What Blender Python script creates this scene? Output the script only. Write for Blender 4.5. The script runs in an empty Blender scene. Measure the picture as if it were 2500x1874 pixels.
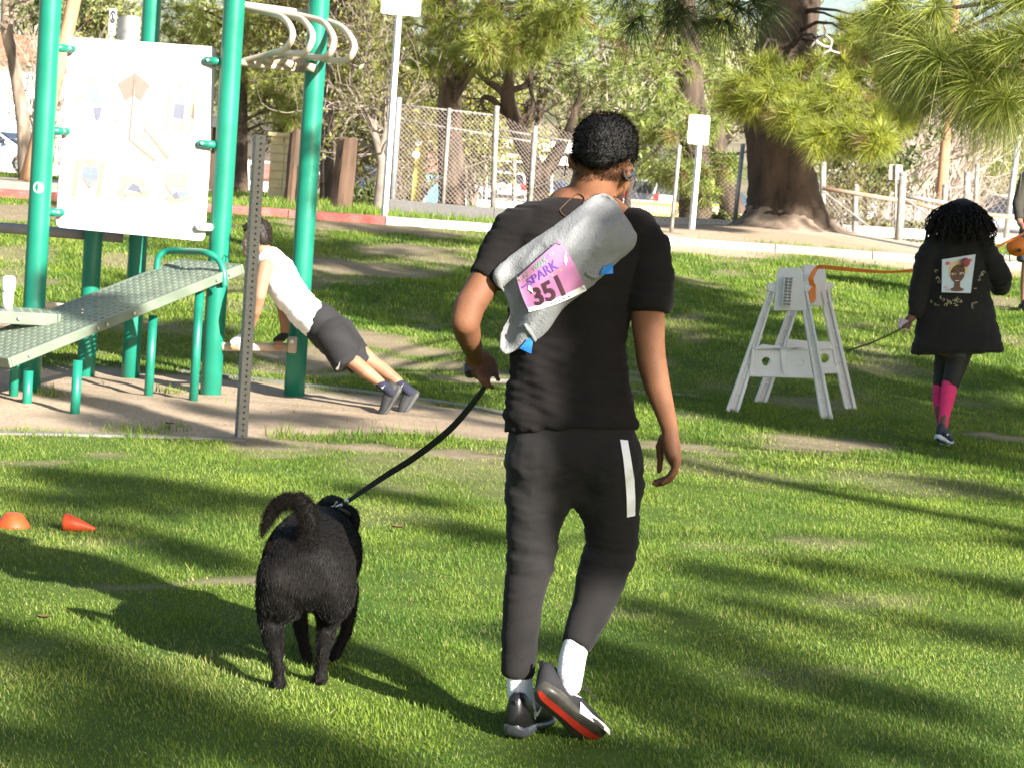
import bpy, bmesh, math, random
import numpy as np
from mathutils import Vector, Matrix

# ------------------------------------------------------------------ camera, sky, sun, exposure
scene = bpy.context.scene
col = scene.collection
FPX, CX, CY, EYE = 6000.0, 1250.0, 937.0, 1.62          # photograph is 2500 x 1874
PITCH = math.atan(507 / FPX); ROLL = math.radians(4.1)
_r0 = np.array([1.0, 0, 0]); _f = np.array([0, math.cos(PITCH), -math.sin(PITCH)]); _u0 = np.array([0, math.sin(PITCH), math.cos(PITCH)])
CR = math.cos(ROLL) * _r0 + math.sin(ROLL) * _u0
CU = -math.sin(ROLL) * _r0 + math.cos(ROLL) * _u0
CF = _f
CAMPOS = np.array([0, 0, EYE])
cam_data = bpy.data.cameras.new("camera"); cam = bpy.data.objects.new("camera", cam_data); col.objects.link(cam)
cam_data.sensor_width = 36.0; cam_data.lens = 36.0 * FPX / 2500.0
cam_data.clip_start = 0.1; cam_data.clip_end = 4000
cam.matrix_world = Matrix(((CR[0], CU[0], -CF[0], 0), (CR[1], CU[1], -CF[1], 0), (CR[2], CU[2], -CF[2], EYE), (0, 0, 0, 1)))
cam_data.dof.use_dof = True; cam_data.dof.focus_distance = 7.6; cam_data.dof.aperture_fstop = 18.0
scene.camera = cam

SUN_EL = math.radians(25.0); SUN_H = np.array([0.64, -0.768]); SUN_H = SUN_H / np.linalg.norm(SUN_H)
SUN_DIR = np.array([SUN_H[0] * math.cos(SUN_EL), SUN_H[1] * math.cos(SUN_EL), math.sin(SUN_EL)])   # towards the sun
world = bpy.data.worlds.new("World"); scene.world = world; world.use_nodes = True
wn = world.node_tree.nodes; wl = world.node_tree.links
sky = wn.new("ShaderNodeTexSky"); sky.sky_type = 'NISHITA'; sky.sun_disc = False
sky.sun_elevation = SUN_EL; sky.sun_rotation = math.atan2(SUN_DIR[0], SUN_DIR[1])
sky.air_density = 1.0; sky.dust_density = 1.6; sky.ozone_density = 1.0
wn["Background"].inputs["Strength"].default_value = 0.055
wl.new(sky.outputs[0], wn["Background"].inputs["Color"])
sun_d = bpy.data.lights.new("sun", 'SUN'); sun_d.energy = 4.9; sun_d.angle = math.radians(0.55); sun_d.color = (1.0, 0.945, 0.865)
sun_o = bpy.data.objects.new("sun", sun_d); col.objects.link(sun_o)
sun_o.rotation_euler = Vector(SUN_DIR).to_track_quat('Z', 'Y').to_euler(); sun_o.location = (30, -30, 30)
scene.view_settings.view_transform = 'Standard'; scene.view_settings.look = 'None'
scene.view_settings.gamma = 1.0; scene.view_settings.exposure = 1.9; scene.view_settings.use_curve_mapping = False
scene.render.engine = 'CYCLES'
scene.cycles.max_bounces = 6; scene.cycles.diffuse_bounces = 3; scene.cycles.glossy_bounces = 2
scene.cycles.transmission_bounces = 3; scene.cycles.transparent_max_bounces = 6
scene.cycles.use_denoising = True

# ------------------------------------------------------------------ helpers
rng = np.random.default_rng(7); random.seed(7)

def ray(px, py):
    return CF + (px - CX) / FPX * CR - (py - CY) / FPX * CU
def P(px, py, d):
    """world point seen at photo pixel (px, py), d metres along the camera axis"""
    return CAMPOS + ray(px, py) * d
def proj(p):
    v = np.asarray(p) - CAMPOS; d = v @ CF
    return CX + FPX * (v @ CR) / d, CY - FPX * (v @ CU) / d, d

def _hash(ix, iy, seed):
    h = (ix.astype(np.int64) * 374761393 + iy.astype(np.int64) * 668265263 + seed * 974711) & 0x7fffffff
    h = ((h ^ (h >> 13)) * 1274126177) & 0x7fffffff
    return ((h ^ (h >> 16)) & 0xffff) / 65535.0
def vnoise(x, y, seed=0):
    x = np.asarray(x, float); y = np.asarray(y, float)
    ix = np.floor(x); iy = np.floor(y); fx = x - ix; fy = y - iy
    fx = fx * fx * (3 - 2 * fx); fy = fy * fy * (3 - 2 * fy)
    ix = ix.astype(np.int64); iy = iy.astype(np.int64)
    a = _hash(ix, iy, seed); b = _hash(ix + 1, iy, seed); c = _hash(ix, iy + 1, seed); d = _hash(ix + 1, iy + 1, seed)
    return (a + (b - a) * fx) * (1 - fy) + (c + (d - c) * fx) * fy
def fnoise(x, y, seed=0, oct=3):
    s = 0; a = 0.5; n = 0
    for k in range(oct):
        s = s + a * vnoise(np.asarray(x) * 2 ** k, np.asarray(y) * 2 ** k, seed + k * 17); n += a; a *= 0.5
    return s / n
def noise3(p, seed=0):
    """cheap 3-D value noise from three planes, -1..1"""
    return (vnoise(p[:, 0] + 31.7 * p[:, 2], p[:, 1] + 17.3 * p[:, 2] * 0.7, seed) + vnoise(p[:, 1] - 5.1, p[:, 2] + 2.2 * p[:, 0], seed + 3)
            + vnoise(p[:, 2] + 9.4, p[:, 0] * 1.1 + 0.6 * p[:, 1], seed + 7)) / 1.5 - 1.0

_py = np.array([-120, 9, 13, 16, 18.5, 22, 26, 29.5, 30.3, 34, 50, 85, 115, 160, 200, 270, 400, 1000, 3000.])
_pz = np.array([0, 0, 0.02, 0.06, 0.12, 0.38, 0.64, 0.85, 0.95, 0.95, 0.85, 0.5, 0.1, 0, 1, 7, 16, 30, 30.])
def zg(x, y):
    x = np.asarray(x, float); y = np.asarray(y, float)
    z = np.interp(y, _py, _pz)
    w = np.clip((y - 17) / 3, 0, 1) * np.clip((29 - y) / 2, 0, 1)
    z = z + w * ((fnoise(x * 0.9, y * 0.55, 3) - 0.5) * 0.16 + (fnoise(x * 2.3, y * 1.4, 9) - 0.5) * 0.06)
    w2 = np.clip((17 - y) / 3, 0, 1)
    z = z + w2 * (fnoise(x * 0.5, y * 0.5, 5) - 0.5) * 0.035
    # mound round the big pine
    gx, gy = PINE_XY
    r2 = ((x - gx) / 2.6) ** 2 + ((y - gy) / 2.2) ** 2
    z = z + 0.22 * np.exp(-r2) * (y > 30)
    hill = np.clip((y - 165) / 60, 0, 1)
    z = z + hill * (fnoise(x * 0.012 + 4, y * 0.012, 21) - 0.45) * 9
    return z
PINE_XY = tuple(P(1925, 545, 35.5)[:2])
_DS = 4.0 * 1.004 ** np.arange(1160)
def groundpt(px, py):
    """terrain point under a photo pixel"""
    r = ray(px, py); Q = CAMPOS + r * _DS[:, None]; h = Q[:, 2] - zg(Q[:, 0], Q[:, 1]); k = np.argmax(h <= 0)
    if h[k] > 0: return CAMPOS + r * 400
    if k == 0: return Q[0]
    t = h[k - 1] / (h[k - 1] - h[k]); return CAMPOS + r * (_DS[k - 1] + (_DS[k] - _DS[k - 1]) * t)
def onground(px, d):
    """ground point on the column of pixel px at depth d"""
    Y = np.linspace(-500, 2600, 3000); Q = CAMPOS + (CF + (px - CX) / FPX * CR - ((Y - CY) / FPX)[:, None] * CU) * d
    h = Q[:, 2] - zg(Q[:, 0], Q[:, 1]); k = max(1, int(np.argmax(h <= 0))); t = h[k - 1] / (h[k - 1] - h[k] + 1e-12); return Q[k - 1] + (Q[k] - Q[k - 1]) * t

def tag(o, label=None, cat=None, group=None, kind=None):
    if label: o['label'] = label
    if cat: o['category'] = cat
    if group: o['group'] = group
    if kind: o['kind'] = kind
    return o
def empty(name, loc, label=None, cat=None, group=None):
    o = bpy.data.objects.new(name, None); col.objects.link(o); o.location = tuple(float(v) for v in loc)
    o.empty_display_size = 0.1
    return tag(o, label, cat, group)
def rootloc(p):
    while p is not None and p.parent is not None: p = p.parent
    return np.array(p.location) if p is not None else np.zeros(3)

def link_mesh(me, name, mat=None, parent=None, smooth=False):
    o = bpy.data.objects.new(name, me); col.objects.link(o)
    if parent is not None: o.parent = parent
    if mat is not None and len(me.materials) == 0:
        me.materials.append(mat)
    if smooth:
        me.polygons.foreach_set("use_smooth", np.ones(len(me.polygons), bool))
    return o
def np_mesh(name, V, tris=None, quads=None, cols=None, attr='col'):
    me = bpy.data.meshes.new(name); V = np.ascontiguousarray(V, np.float32)
    idx = []; starts = []; totals = []; n = 0
    if tris is not None and len(tris):
        t = np.asarray(tris, np.int32); idx.append(t.ravel()); starts.append(np.arange(len(t)) * 3 + n); totals.append(np.full(len(t), 3)); n += t.size
    if quads is not None and len(quads):
        t = np.asarray(quads, np.int32); idx.append(t.ravel()); starts.append(np.arange(len(t)) * 4 + n); totals.append(np.full(len(t), 4)); n += t.size
    idx = np.concatenate(idx); starts = np.concatenate(starts); totals = np.concatenate(totals)
    me.vertices.add(len(V)); me.vertices.foreach_set("co", V.ravel())
    me.loops.add(len(idx)); me.loops.foreach_set("vertex_index", idx.astype(np.int32))
    me.polygons.add(len(starts)); me.polygons.foreach_set("loop_start", starts.astype(np.int32))
    try: me.polygons.foreach_set("loop_total", totals.astype(np.int32))
    except Exception: pass
    me.update(calc_edges=True)
    if cols is not None:
        a = me.color_attributes.new(attr, 'FLOAT_COLOR', 'POINT')
        c = np.ones((len(V), 4), np.float32); c[:, :cols.shape[1]] = cols
        a.data.foreach_set("color", c.ravel())
    return me

class MB:
    """collects shapes in world space; build() links them as ONE mesh object under a parent"""
    def __init__(s): s.V = []; s.F = []; s.n = 0
    def add(s, V, F):
        V = np.asarray(V, float); s.V.append(V); s.F += [tuple(int(i) + s.n for i in f) for f in F]; s.n += len(V); return s
    def box(s, c, size, R=None):
        h = np.array(size) / 2.0
        v = np.array([[x, y, z] for x in (-1, 1) for y in (-1, 1) for z in (-1, 1)]) * h
        if R is not None: v = v @ np.asarray(R).T
        return s.add(v + np.asarray(c), [(0, 1, 3, 2), (4, 6, 7, 5), (0, 4, 5, 1), (2, 3, 7, 6), (0, 2, 6, 4), (1, 5, 7, 3)])
    def bar(s, a, b, w, t, up=(0, 0, 1)):
        """rectangular bar from a to b, w across, t along up"""
        a = np.asarray(a, float); b = np.asarray(b, float); d = b - a; L = np.linalg.norm(d); d = d / L
        u = np.asarray(up, float); x = np.cross(d, u); 
        if np.linalg.norm(x) < 1e-5: x = np.cross(d, (0, 1, 0))
        x /= np.linalg.norm(x); u = np.cross(x, d)
        v = [p + sx * x * w / 2 + su * u * t / 2 for p in (a, b) for sx, su in ((-1, -1), (1, -1), (1, 1), (-1, 1))]
        return s.add(v, [(3, 2, 1, 0), (4, 5, 6, 7), (0, 1, 5, 4), (1, 2, 6, 5), (2, 3, 7, 6), (3, 0, 4, 7)])
    def tube(s, path, rad, n=10, cap=True, ref=None):
        path = [np.asarray(p, float) for p in path]; m = len(path)
        if np.isscalar(rad): rad = [rad] * m
        V = []; x = None
        for i in range(m):
            t = path[min(i + 1, m - 1)] - path[max(i - 1, 0)]; t = t / (np.linalg.norm(t) + 1e-9)
            if x is None:
                x = np.cross(t, (0.123, 0.456, 0.881) if ref is None else ref)
                if np.linalg.norm(x) < 1e-4: x = np.cross(t, (1, 0, 0))
            x = x - t * (x @ t); x /= np.linalg.norm(x) + 1e-9; y = np.cross(t, x)
            for k in range(n):
                a = 2 * math.pi * k / n; V.append(path[i] + rad[i] * (math.cos(a) * x + math.sin(a) * y))
        F = [(i * n + k, i * n + (k + 1) % n, (i + 1) * n + (k + 1) % n, (i + 1) * n + k) for i in range(m - 1) for k in range(n)]
        if cap: F += [tuple(range(n - 1, -1, -1)), tuple((m - 1) * n + k for k in range(n))]
        return s.add(V, F)
    def ellipsoid(s, c, r, R=None, nu=14, nv=9):
        V = []; F = []
        for j in range(nv + 1):
            th = math.pi * j / nv
            for i in range(nu):
                ph = 2 * math.pi * i / nu
                V.append((math.sin(th) * math.cos(ph) * r[0], math.sin(th) * math.sin(ph) * r[1], math.cos(th) * r[2]))
        V = np.array(V)
        if R is not None: V = V @ np.asarray(R).T
        for j in range(nv):
            for i in range(nu):
                F.append((j * nu + i, (j + 1) * nu + i, (j + 1) * nu + (i + 1) % nu, j * nu + (i + 1) % nu))
        return s.add(V + np.asarray(c), F)
    def prism(s, poly, off):
        """planar polygon (world points) extruded by vector off"""
        poly = np.asarray(poly, float); n = len(poly)
        return s.add(np.vstack([poly, poly + np.asarray(off)]), [tuple(range(n)), tuple(range(2 * n - 1, n - 1, -1))] + [(i, n + i, n + (i + 1) % n, (i + 1) % n) for i in range(n)])
    def rod(s, nodes, n=18, rounded=(True, True)):
        """loft of elliptical sections; node = (px, py, depth, half width in px, half depth in m)"""
        N = []
        pts = [P(*q[:3]) for q in nodes]
        rw = [q[3] * q[2] / FPX for q in nodes]; rd = [q[4] if len(q) > 4 else q[3] * q[2] / FPX for q in nodes]
        m = len(nodes)
        seq = []
        def tan(i):
            t = pts[min(i + 1, m - 1)] - pts[max(i - 1, 0)]; return t / (np.linalg.norm(t) + 1e-9)
        if rounded[0]:
            t = tan(0)
            for f, k in ((0.95, 0.30), (0.8, 0.62), (0.5, 0.88)): seq.insert(0, (pts[0] - t * k * min(rw[0], rd[0]), rw[0] * f, rd[0] * f, t))
        for i in range(m): seq.append((pts[i], rw[i], rd[i], tan(i)))
        if rounded[1]:
            t = tan(m - 1)
            for f, k in ((0.95, 0.30), (0.8, 0.62), (0.5, 0.88)): seq.append((pts[-1] + t * k * min(rw[-1], rd[-1]), rw[-1] * f, rd[-1] * f, t))
        V = []; px = None
        for p, a, b, t in seq:
            x = np.cross(t, CF); L = np.linalg.norm(x)
            if L < 0.25: x = px if px is not None else CR
            else: x = x / L
            x = x - t * (x @ t); x /= np.linalg.norm(x); px = x
            y = np.cross(t, x)
            for k in range(n):
                an = 2 * math.pi * k / n; V.append(p + a * math.cos(an) * x + b * math.sin(an) * y)
        M = len(seq)
        F = [(i * n + k, i * n + (k + 1) % n, (i + 1) * n + (k + 1) % n, (i + 1) * n + k) for i in range(M - 1) for k in range(n)]
        F += [tuple(range(n - 1, -1, -1)), tuple((M - 1) * n + k for k in range(n))]
        return s.add(V, F)
    def ball(s, px, py, d, rpx, rd=None, rh=None):
        r = rpx * d / FPX
        R = np.stack([CR, CF, CU], 1)
        return s.ellipsoid(P(px, py, d), (r, rd if rd is not None else r, (rh * d / FPX) if rh else r), R)
    def arr(s): return np.vstack(s.V)
    def build(s, name, mat, parent=None, smooth=False, bevel=0):
        V = s.arr() - rootloc(parent)
        me = bpy.data.meshes.new(name); me.from_pydata(V.tolist(), [], s.F); me.update()
        o = link_mesh(me, name, mat, parent, smooth)
        if bevel:
            md = o.modifiers.new("bevel", 'BEVEL'); md.width = bevel; md.segments = 2; md.limit_method = 'ANGLE'; md.angle_limit = math.radians(40)
        return o
    def remesh(s, name, mat, parent=None, voxel=0.008, smooth_it=4, disp=None, post=4):
        """voxel union of everything collected: one continuous skin"""
        V = s.arr(); me = bpy.data.meshes.new(name + "_src"); me.from_pydata(V.tolist(), [], s.F); me.update()
        o = bpy.data.objects.new(name + "_tmp", me); col.objects.link(o)
        m1 = o.modifiers.new("r", 'REMESH'); m1.mode = 'VOXEL'; m1.voxel_size = voxel; m1.use_smooth_shade = True
        if smooth_it:
            m2 = o.modifiers.new("s", 'SMOOTH'); m2.factor = 0.5; m2.iterations = smooth_it
        dg = bpy.context.evaluated_depsgraph_get()
        res = bpy.data.meshes.new_from_object(o.evaluated_get(dg), depsgraph=dg)
        bpy.data.objects.remove(o); bpy.data.meshes.remove(me)
        res.name = name
        n = len(res.vertices); co = np.empty(n * 3, np.float32); res.vertices.foreach_get("co", co); co = co.reshape(-1, 3).astype(float)
        if disp is not None:
            no = np.empty(n * 3, np.float32); res.vertex_normals.foreach_get("vector", no); no = no.reshape(-1, 3)
            co = co + no * disp(co, no)[:, None]
            ed = np.empty(len(res.edges) * 2, np.int32); res.edges.foreach_get("vertices", ed); ed = ed.reshape(-1, 2)
            deg = np.bincount(ed.ravel(), minlength=n)[:, None] + 1e-9
            for _ in range(post):                       # settle the folds
                acc = np.stack([np.bincount(ed[:, 0], co[ed[:, 1], k], n) + np.bincount(ed[:, 1], co[ed[:, 0], k], n) for k in range(3)], 1); co = .5 * co + .5 * acc / deg
        co -= rootloc(parent)
        res.vertices.foreach_set("co", co.astype(np.float32).ravel()); res.update()
        res.materials.clear()
        return link_mesh(res, name, mat, parent, True)

def mesh_points(o):
    """world-space vertices and normals of an unrotated mesh object"""
    me = o.data; n = len(me.vertices)
    co = np.empty(n * 3, np.float32); me.vertices.foreach_get("co", co)
    no = np.empty(n * 3, np.float32); me.vertex_normals.foreach_get("vector", no)
    return co.reshape(-1, 3).astype(float) + rootloc(o), no.reshape(-1, 3).astype(float)

def ribbons(base, dirs, L, W, droop=0.0, segs=1, side=None):
    """tapering blades: returns V, tris"""
    base = np.asarray(base, float); dirs = np.asarray(dirs, float); N = len(base)
    L = np.broadcast_to(np.asarray(L, float), (N,)); W = np.broadcast_to(np.asarray(W, float), (N,)); droop = np.broadcast_to(np.asarray(droop, float), (N,))
    if side is None:
        r = rng.normal(size=(N, 3)); side = np.cross(dirs, r)
    side = side / (np.linalg.norm(side, axis=1, keepdims=True) + 1e-9)
    k = 2 * segs + 1; V = np.empty((N, k, 3))
    for j in range(segs + 1):
        t = j / segs
        c = base + dirs * (L * t)[:, None]; c = c - np.array([0, 0, 1.0]) * (droop * L * t * t)[:, None]
        if j < segs:
            w = (W * 0.5 * (1 - 0.75 * t))[:, None] * side
            V[:, 2 * j] = c - w; V[:, 2 * j + 1] = c + w
        else: V[:, 2 * segs] = c
    T = []
    for j in range(segs - 1):
        a = 2 * j; T += [(a, a + 1, a + 3), (a, a + 3, a + 2)]
    a = 2 * (segs - 1); T.append((a, a + 1, a + 2))
    T = (np.array(T)[None] + (np.arange(N) * k)[:, None, None]).reshape(-1, 3)
    return V.reshape(-1, 3), T, k

# ------------------------------------------------------------------ materials
def _mix(nt, a, b, fac):
    m = nt.nodes.new("ShaderNodeMix"); m.data_type = 'RGBA'
    if isinstance(fac, (int, float)): m.inputs[0].default_value = fac
    else: nt.links.new(fac, m.inputs[0])
    for s, v in ((6, a), (7, b)):
        if isinstance(v, tuple): m.inputs[s].default_value = (*v[:3], 1)
        else: nt.links.new(v, m.inputs[s])
    return m.outputs[2]
def _ramp(nt, fac, p0, p1):
    r = nt.nodes.new("ShaderNodeMapRange"); r.inputs[1].default_value = p0; r.inputs[2].default_value = p1
    nt.links.new(fac, r.inputs[0]); return r.outputs[0]
def _noise(nt, vec, scale, detail=4, rough=0.55):
    n = nt.nodes.new("ShaderNodeTexNoise"); n.inputs["Scale"].default_value = scale; n.inputs["Detail"].default_value = detail; n.inputs["Roughness"].default_value = rough
    nt.links.new(vec, n.inputs["Vector"]); return n.outputs["Fac"]
def _coords(nt, stretch=None):
    tc = nt.nodes.new("ShaderNodeTexCoord"); v = tc.outputs["Object"]
    if stretch:
        mp = nt.nodes.new("ShaderNodeMapping"); mp.inputs["Scale"].default_value = stretch; nt.links.new(v, mp.inputs["Vector"]); v = mp.outputs["Vector"]
    return v
def newmat(name):
    m = bpy.data.materials.new(name); m.use_nodes = True; return m, m.node_tree, m.node_tree.nodes["Principled BSDF"]
MATS = {}
def M(name, c, rough=0.6, var=0.18, scale=9.0, bump=0.0, bscale=60.0, metal=0.0, c2=None, stretch=None, spec=0.4, sheen=0.0, fine=0.0, sss=0.0):
    if name in MATS: return MATS[name]
    m, nt, b = newmat(name); v = _coords(nt, stretch)
    hi = tuple(min(1, x * (1 + var)) for x in c); lo = tuple(x * (1 - var) for x in c)
    if c2 is not None: hi = c2
    f = _ramp(nt, _noise(nt, v, scale), 0.32, 0.68)
    colr = _mix(nt, lo, hi, f)
    if fine:
        f2 = _ramp(nt, _noise(nt, v, scale * 14, 2), 0.35, 0.65)
        colr = _mix(nt, colr, tuple(x * (1 - fine) for x in c), f2)
    nt.links.new(colr, b.inputs["Base Color"])
    r = nt.nodes.new("ShaderNodeMapRange"); r.inputs[3].default_value = max(0.02, rough - 0.08); r.inputs[4].default_value = min(1, rough + 0.08)
    nt.links.new(f, r.inputs[0]); nt.links.new(r.outputs[0], b.inputs["Roughness"])
    b.inputs["Metallic"].default_value = metal; b.inputs["Specular IOR Level"].default_value = spec
    if sheen: b.inputs["Sheen Weight"].default_value = sheen; b.inputs["Sheen Roughness"].default_value = 0.5
    if sss: b.inputs["Subsurface Weight"].default_value = sss; b.inputs["Subsurface Radius"].default_value = (0.02, 0.008, 0.004); b.inputs["Subsurface Scale"].default_value = 0.5
    if bump:
        bn = nt.nodes.new("ShaderNodeBump"); bn.inputs["Strength"].default_value = bump; bn.inputs["Distance"].default_value = 0.01
        nt.links.new(_noise(nt, v, bscale, 5), bn.inputs["Height"]); nt.links.new(bn.outputs[0], b.inputs["Normal"])
    MATS[name] = m; return m
def leafmat(name, transl=0.35, rough=0.5, gloss=0.06):
    """per-leaf colour from the mesh attribute, some light passes through"""
    m = bpy.data.materials.new(name); m.use_nodes = True; nt = m.node_tree; nt.nodes.remove(nt.nodes["Principled BSDF"])
    a = nt.nodes.new("ShaderNodeAttribute"); a.attribute_name = 'col'
    d = nt.nodes.new("ShaderNodeBsdfDiffuse"); t = nt.nodes.new("ShaderNodeBsdfTranslucent"); g = nt.nodes.new("ShaderNodeBsdfGlossy"); g.inputs["Roughness"].default_value = rough
    nt.links.new(a.outputs["Color"], d.inputs[0]); nt.links.new(a.outputs["Color"], t.inputs[0])
    x = nt.nodes.new("ShaderNodeMixShader"); x.inputs[0].default_value = transl; nt.links.new(d.outputs[0], x.inputs[1]); nt.links.new(t.outputs[0], x.inputs[2])
    y = nt.nodes.new("ShaderNodeMixShader"); y.inputs[0].default_value = gloss; nt.links.new(x.outputs[0], y.inputs[1]); nt.links.new(g.outputs[0], y.inputs[2])
    nt.links.new(y.outputs[0], nt.nodes["Material Output"].inputs["Surface"])
    return m
def text_mesh(txt, size=1.0, bold=0.0, sub=False):
    """flat lettering as 2-D vertices and triangles"""
    cu = bpy.data.curves.new("txt", 'FONT'); cu.body = txt; cu.size = size; cu.offset = bold; cu.resolution_u = 3
    o = bpy.data.objects.new("txt", cu); col.objects.link(o)
    dg = bpy.context.evaluated_depsgraph_get(); me = bpy.data.meshes.new_from_object(o.evaluated_get(dg))
    bm = bmesh.new(); bm.from_mesh(me); bmesh.ops.triangulate(bm, faces=bm.faces)
    for _ in range(3):
        es_ = [e for e in bm.edges if e.calc_length() > .12 * size]
        if sub and es_: bmesh.ops.subdivide_edges(bm, edges=es_, cuts=1); bmesh.ops.triangulate(bm, faces=bm.faces)
    V = np.array([v.co[:2] for v in bm.verts]); bm.verts.index_update(); T = [tuple(v.index for v in f.verts) for f in bm.faces]
    bm.free(); bpy.data.objects.remove(o); bpy.data.curves.remove(cu); bpy.data.meshes.remove(me)
    return V, T
# ------------------------------------------------------------------ the ground: one sheet to the horizon
def ell(px, py, hw, hh, s=1.0):
    c = groundpt(px, py); a = groundpt(px, py - hh); b = groundpt(px, py + hh)
    d = proj(c)[2]
    return (c[0], c[1], hw * d / FPX, max(0.12, abs(a[1] - b[1]) / 2), s)
# bare earth showing through the lawn (traced in the photograph, put down on the terrain)
DIRT = [ell(*q) for q in (
    (640, 1095, 90, 12, .95), (900, 1093, 330, 10, .95), (1640, 1092, 120, 10, .85), (2010, 1083, 170, 11, .8), (2430, 1068, 110, 8, .8),
    (500, 1432, 95, 12, .8), (290, 1425, 110, 9, .55), (260, 1118, 60, 8, .7), (60, 1125, 90, 6, .6), (640, 1118, 80, 10, .5), (760, 1113, 60, 10, .4),
    (2030, 1330, 70, 12, .4), (1760, 1340, 80, 10, .28), (1300, 1130, 120, 14, .45), (2250, 1180, 260, 30, .38), (1750, 1150, 180, 30, .4), (2080, 1450, 160, 14, .35),
    (930, 1175, 90, 14, .32), (230, 1345, 60, 6, .3), (1560, 1500, 90, 16, .3), (1950, 1640, 130, 16, .25),
    (800, 880, 220, 22, .9), (930, 822, 90, 16, .9), (1010, 850, 130, 14, .9), (700, 905, 140, 10, .7), (1120, 900, 120, 10, .8), (1180, 930, 150, 9, .8),
    (860, 655, 190, 20, .85), (1000, 610, 130, 14, .85), (1090, 640, 120, 14, .7), (330, 640, 90, 20, .6), (60, 620, 80, 24, .6), (60, 690, 90, 20, .6),
    (320, 720, 70, 16, .5), (560, 740, 90, 14, .4), (900, 560, 260, 10, .85), (60, 520, 130, 20, .9), (330, 560, 150, 16, .6), (300, 790, 200, 14, .5),
    (1560, 930, 70, 9, .8), (1620, 880, 60, 6, .6), (1700, 690, 70, 12, .6), (1680, 770, 60, 10, .6), (1790, 640, 60, 10, .5), (2460, 740, 60, 14, .7), (2440, 830, 50, 12, .5),
    (1560, 905, 90, 6, .7), (1880, 720, 60, 10, .35), (2100, 800, 80, 10, .3), (1700, 1010, 80, 8, .4))]
PIT = np.array([groundpt(*q)[:2] for q in ((-420, 1040), (-200, 1052), (0, 1056), (140, 1058), (300, 1062), (470, 1066), (620, 1074), (720, 1064), (860, 1058), (1000, 1062), (1150, 1070), (1260, 1074), (1330, 1062),
                                           (1290, 1030), (1180, 1004), (1060, 984), (900, 963), (750, 945), (600, 928), (440, 912), (300, 900), (150, 893), (0, 890), (-200, 880), (-420, 872))])
PALE = [ell(*q) for q in ((1800, 578, 260, 16), (1950, 556, 190, 20), (2080, 600, 150, 14), (2300, 640, 260, 12), (1560, 583, 150, 12), (1650, 552, 190, 5))]

def in_poly(x, y, poly):
    r = np.zeros(x.shape, bool); n = len(poly)
    for i in range(n):
        x1, y1 = poly[i]; x2, y2 = poly[(i + 1) % n]
        c = ((y1 > y) != (y2 > y)); 
        with np.errstate(divide='ignore', invalid='ignore'):
            r ^= c & (x < (x2 - x1) * (y - y1) / (y2 - y1 + 1e-12) + x1)
    return r
def dirt_mask(x, y):
    wx = x + (fnoise(x * 2.1, y * 2.1, 41) - .5) * 0.55; wy = y + (fnoise(x * 2.0, y * 1.4, 51) - .5) * 0.9
    m = np.zeros_like(x)
    for cx, cy, rx, ry, s in DIRT:
        q = ((wx - cx) / rx) ** 2 + ((wy - cy) / ry) ** 2
        m = np.maximum(m, s * np.clip(1.5 - q * 0.9, 0, 1))
    n = fnoise(x * 1.3, y * 0.8, 61)
    m = np.maximum(m, np.clip((n - 0.68) * 4, 0, 0.5) * np.clip((y - 9) / 6, .3, 1))
    return m
def pit_mask(x, y):
    wx = x + (fnoise(x * 3, y * 3, 71) - .5) * 0.16; wy = y + (fnoise(x * 2.5, y * 2.5, 81) - .5) * 0.3
    return in_poly(wx, wy, PIT)
def pale_mask(x, y):
    wx = x + (fnoise(x * 1.5, y * 1.5, 91) - .5) * 0.9; wy = y + (fnoise(x * 1.2, y, 95) - .5) * 0.9
    m = np.zeros_like(x)
    for cx, cy, rx, ry, s in PALE:
        q = ((wx - cx) / rx) ** 2 + ((wy - cy) / ry) ** 2; m = np.maximum(m, np.clip(1.6 - q, 0, 1))
    return m * (y > 29.3)

xs = np.concatenate([-np.geomspace(900, 9.2, 46), np.arange(-9, 10.6, 0.15), np.geomspace(10.7, 900, 46)])
ys = np.concatenate([np.linspace(-110, 2, 14), np.arange(3, 35, 0.15), np.arange(35.5, 130, 2.4), np.geomspace(132, 2800, 46)])
GX, GY = np.meshgrid(xs, ys); GZ = zg(GX, GY)
nx, ny = len(xs), len(ys)
gV = np.stack([GX.ravel(), GY.ravel(), GZ.ravel()], 1)
ii, jj = np.meshgrid(np.arange(nx - 1), np.arange(ny - 1)); a0 = (jj * nx + ii).ravel()
gQ = np.stack([a0, a0 + 1, a0 + nx + 1, a0 + nx], 1)
fx, fy = gV[:, 0], gV[:, 1]
gd = dirt_mask(fx, fy); gs = np.maximum(pit_mask(fx, fy).astype(float), pale_mask(fx, fy) * (fy > 29.3))
gb = np.clip((fy - 30.4) / 0.4, 0, 1)          # beyond the kerb: trodden earth, pavement, lot, dry hill
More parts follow.
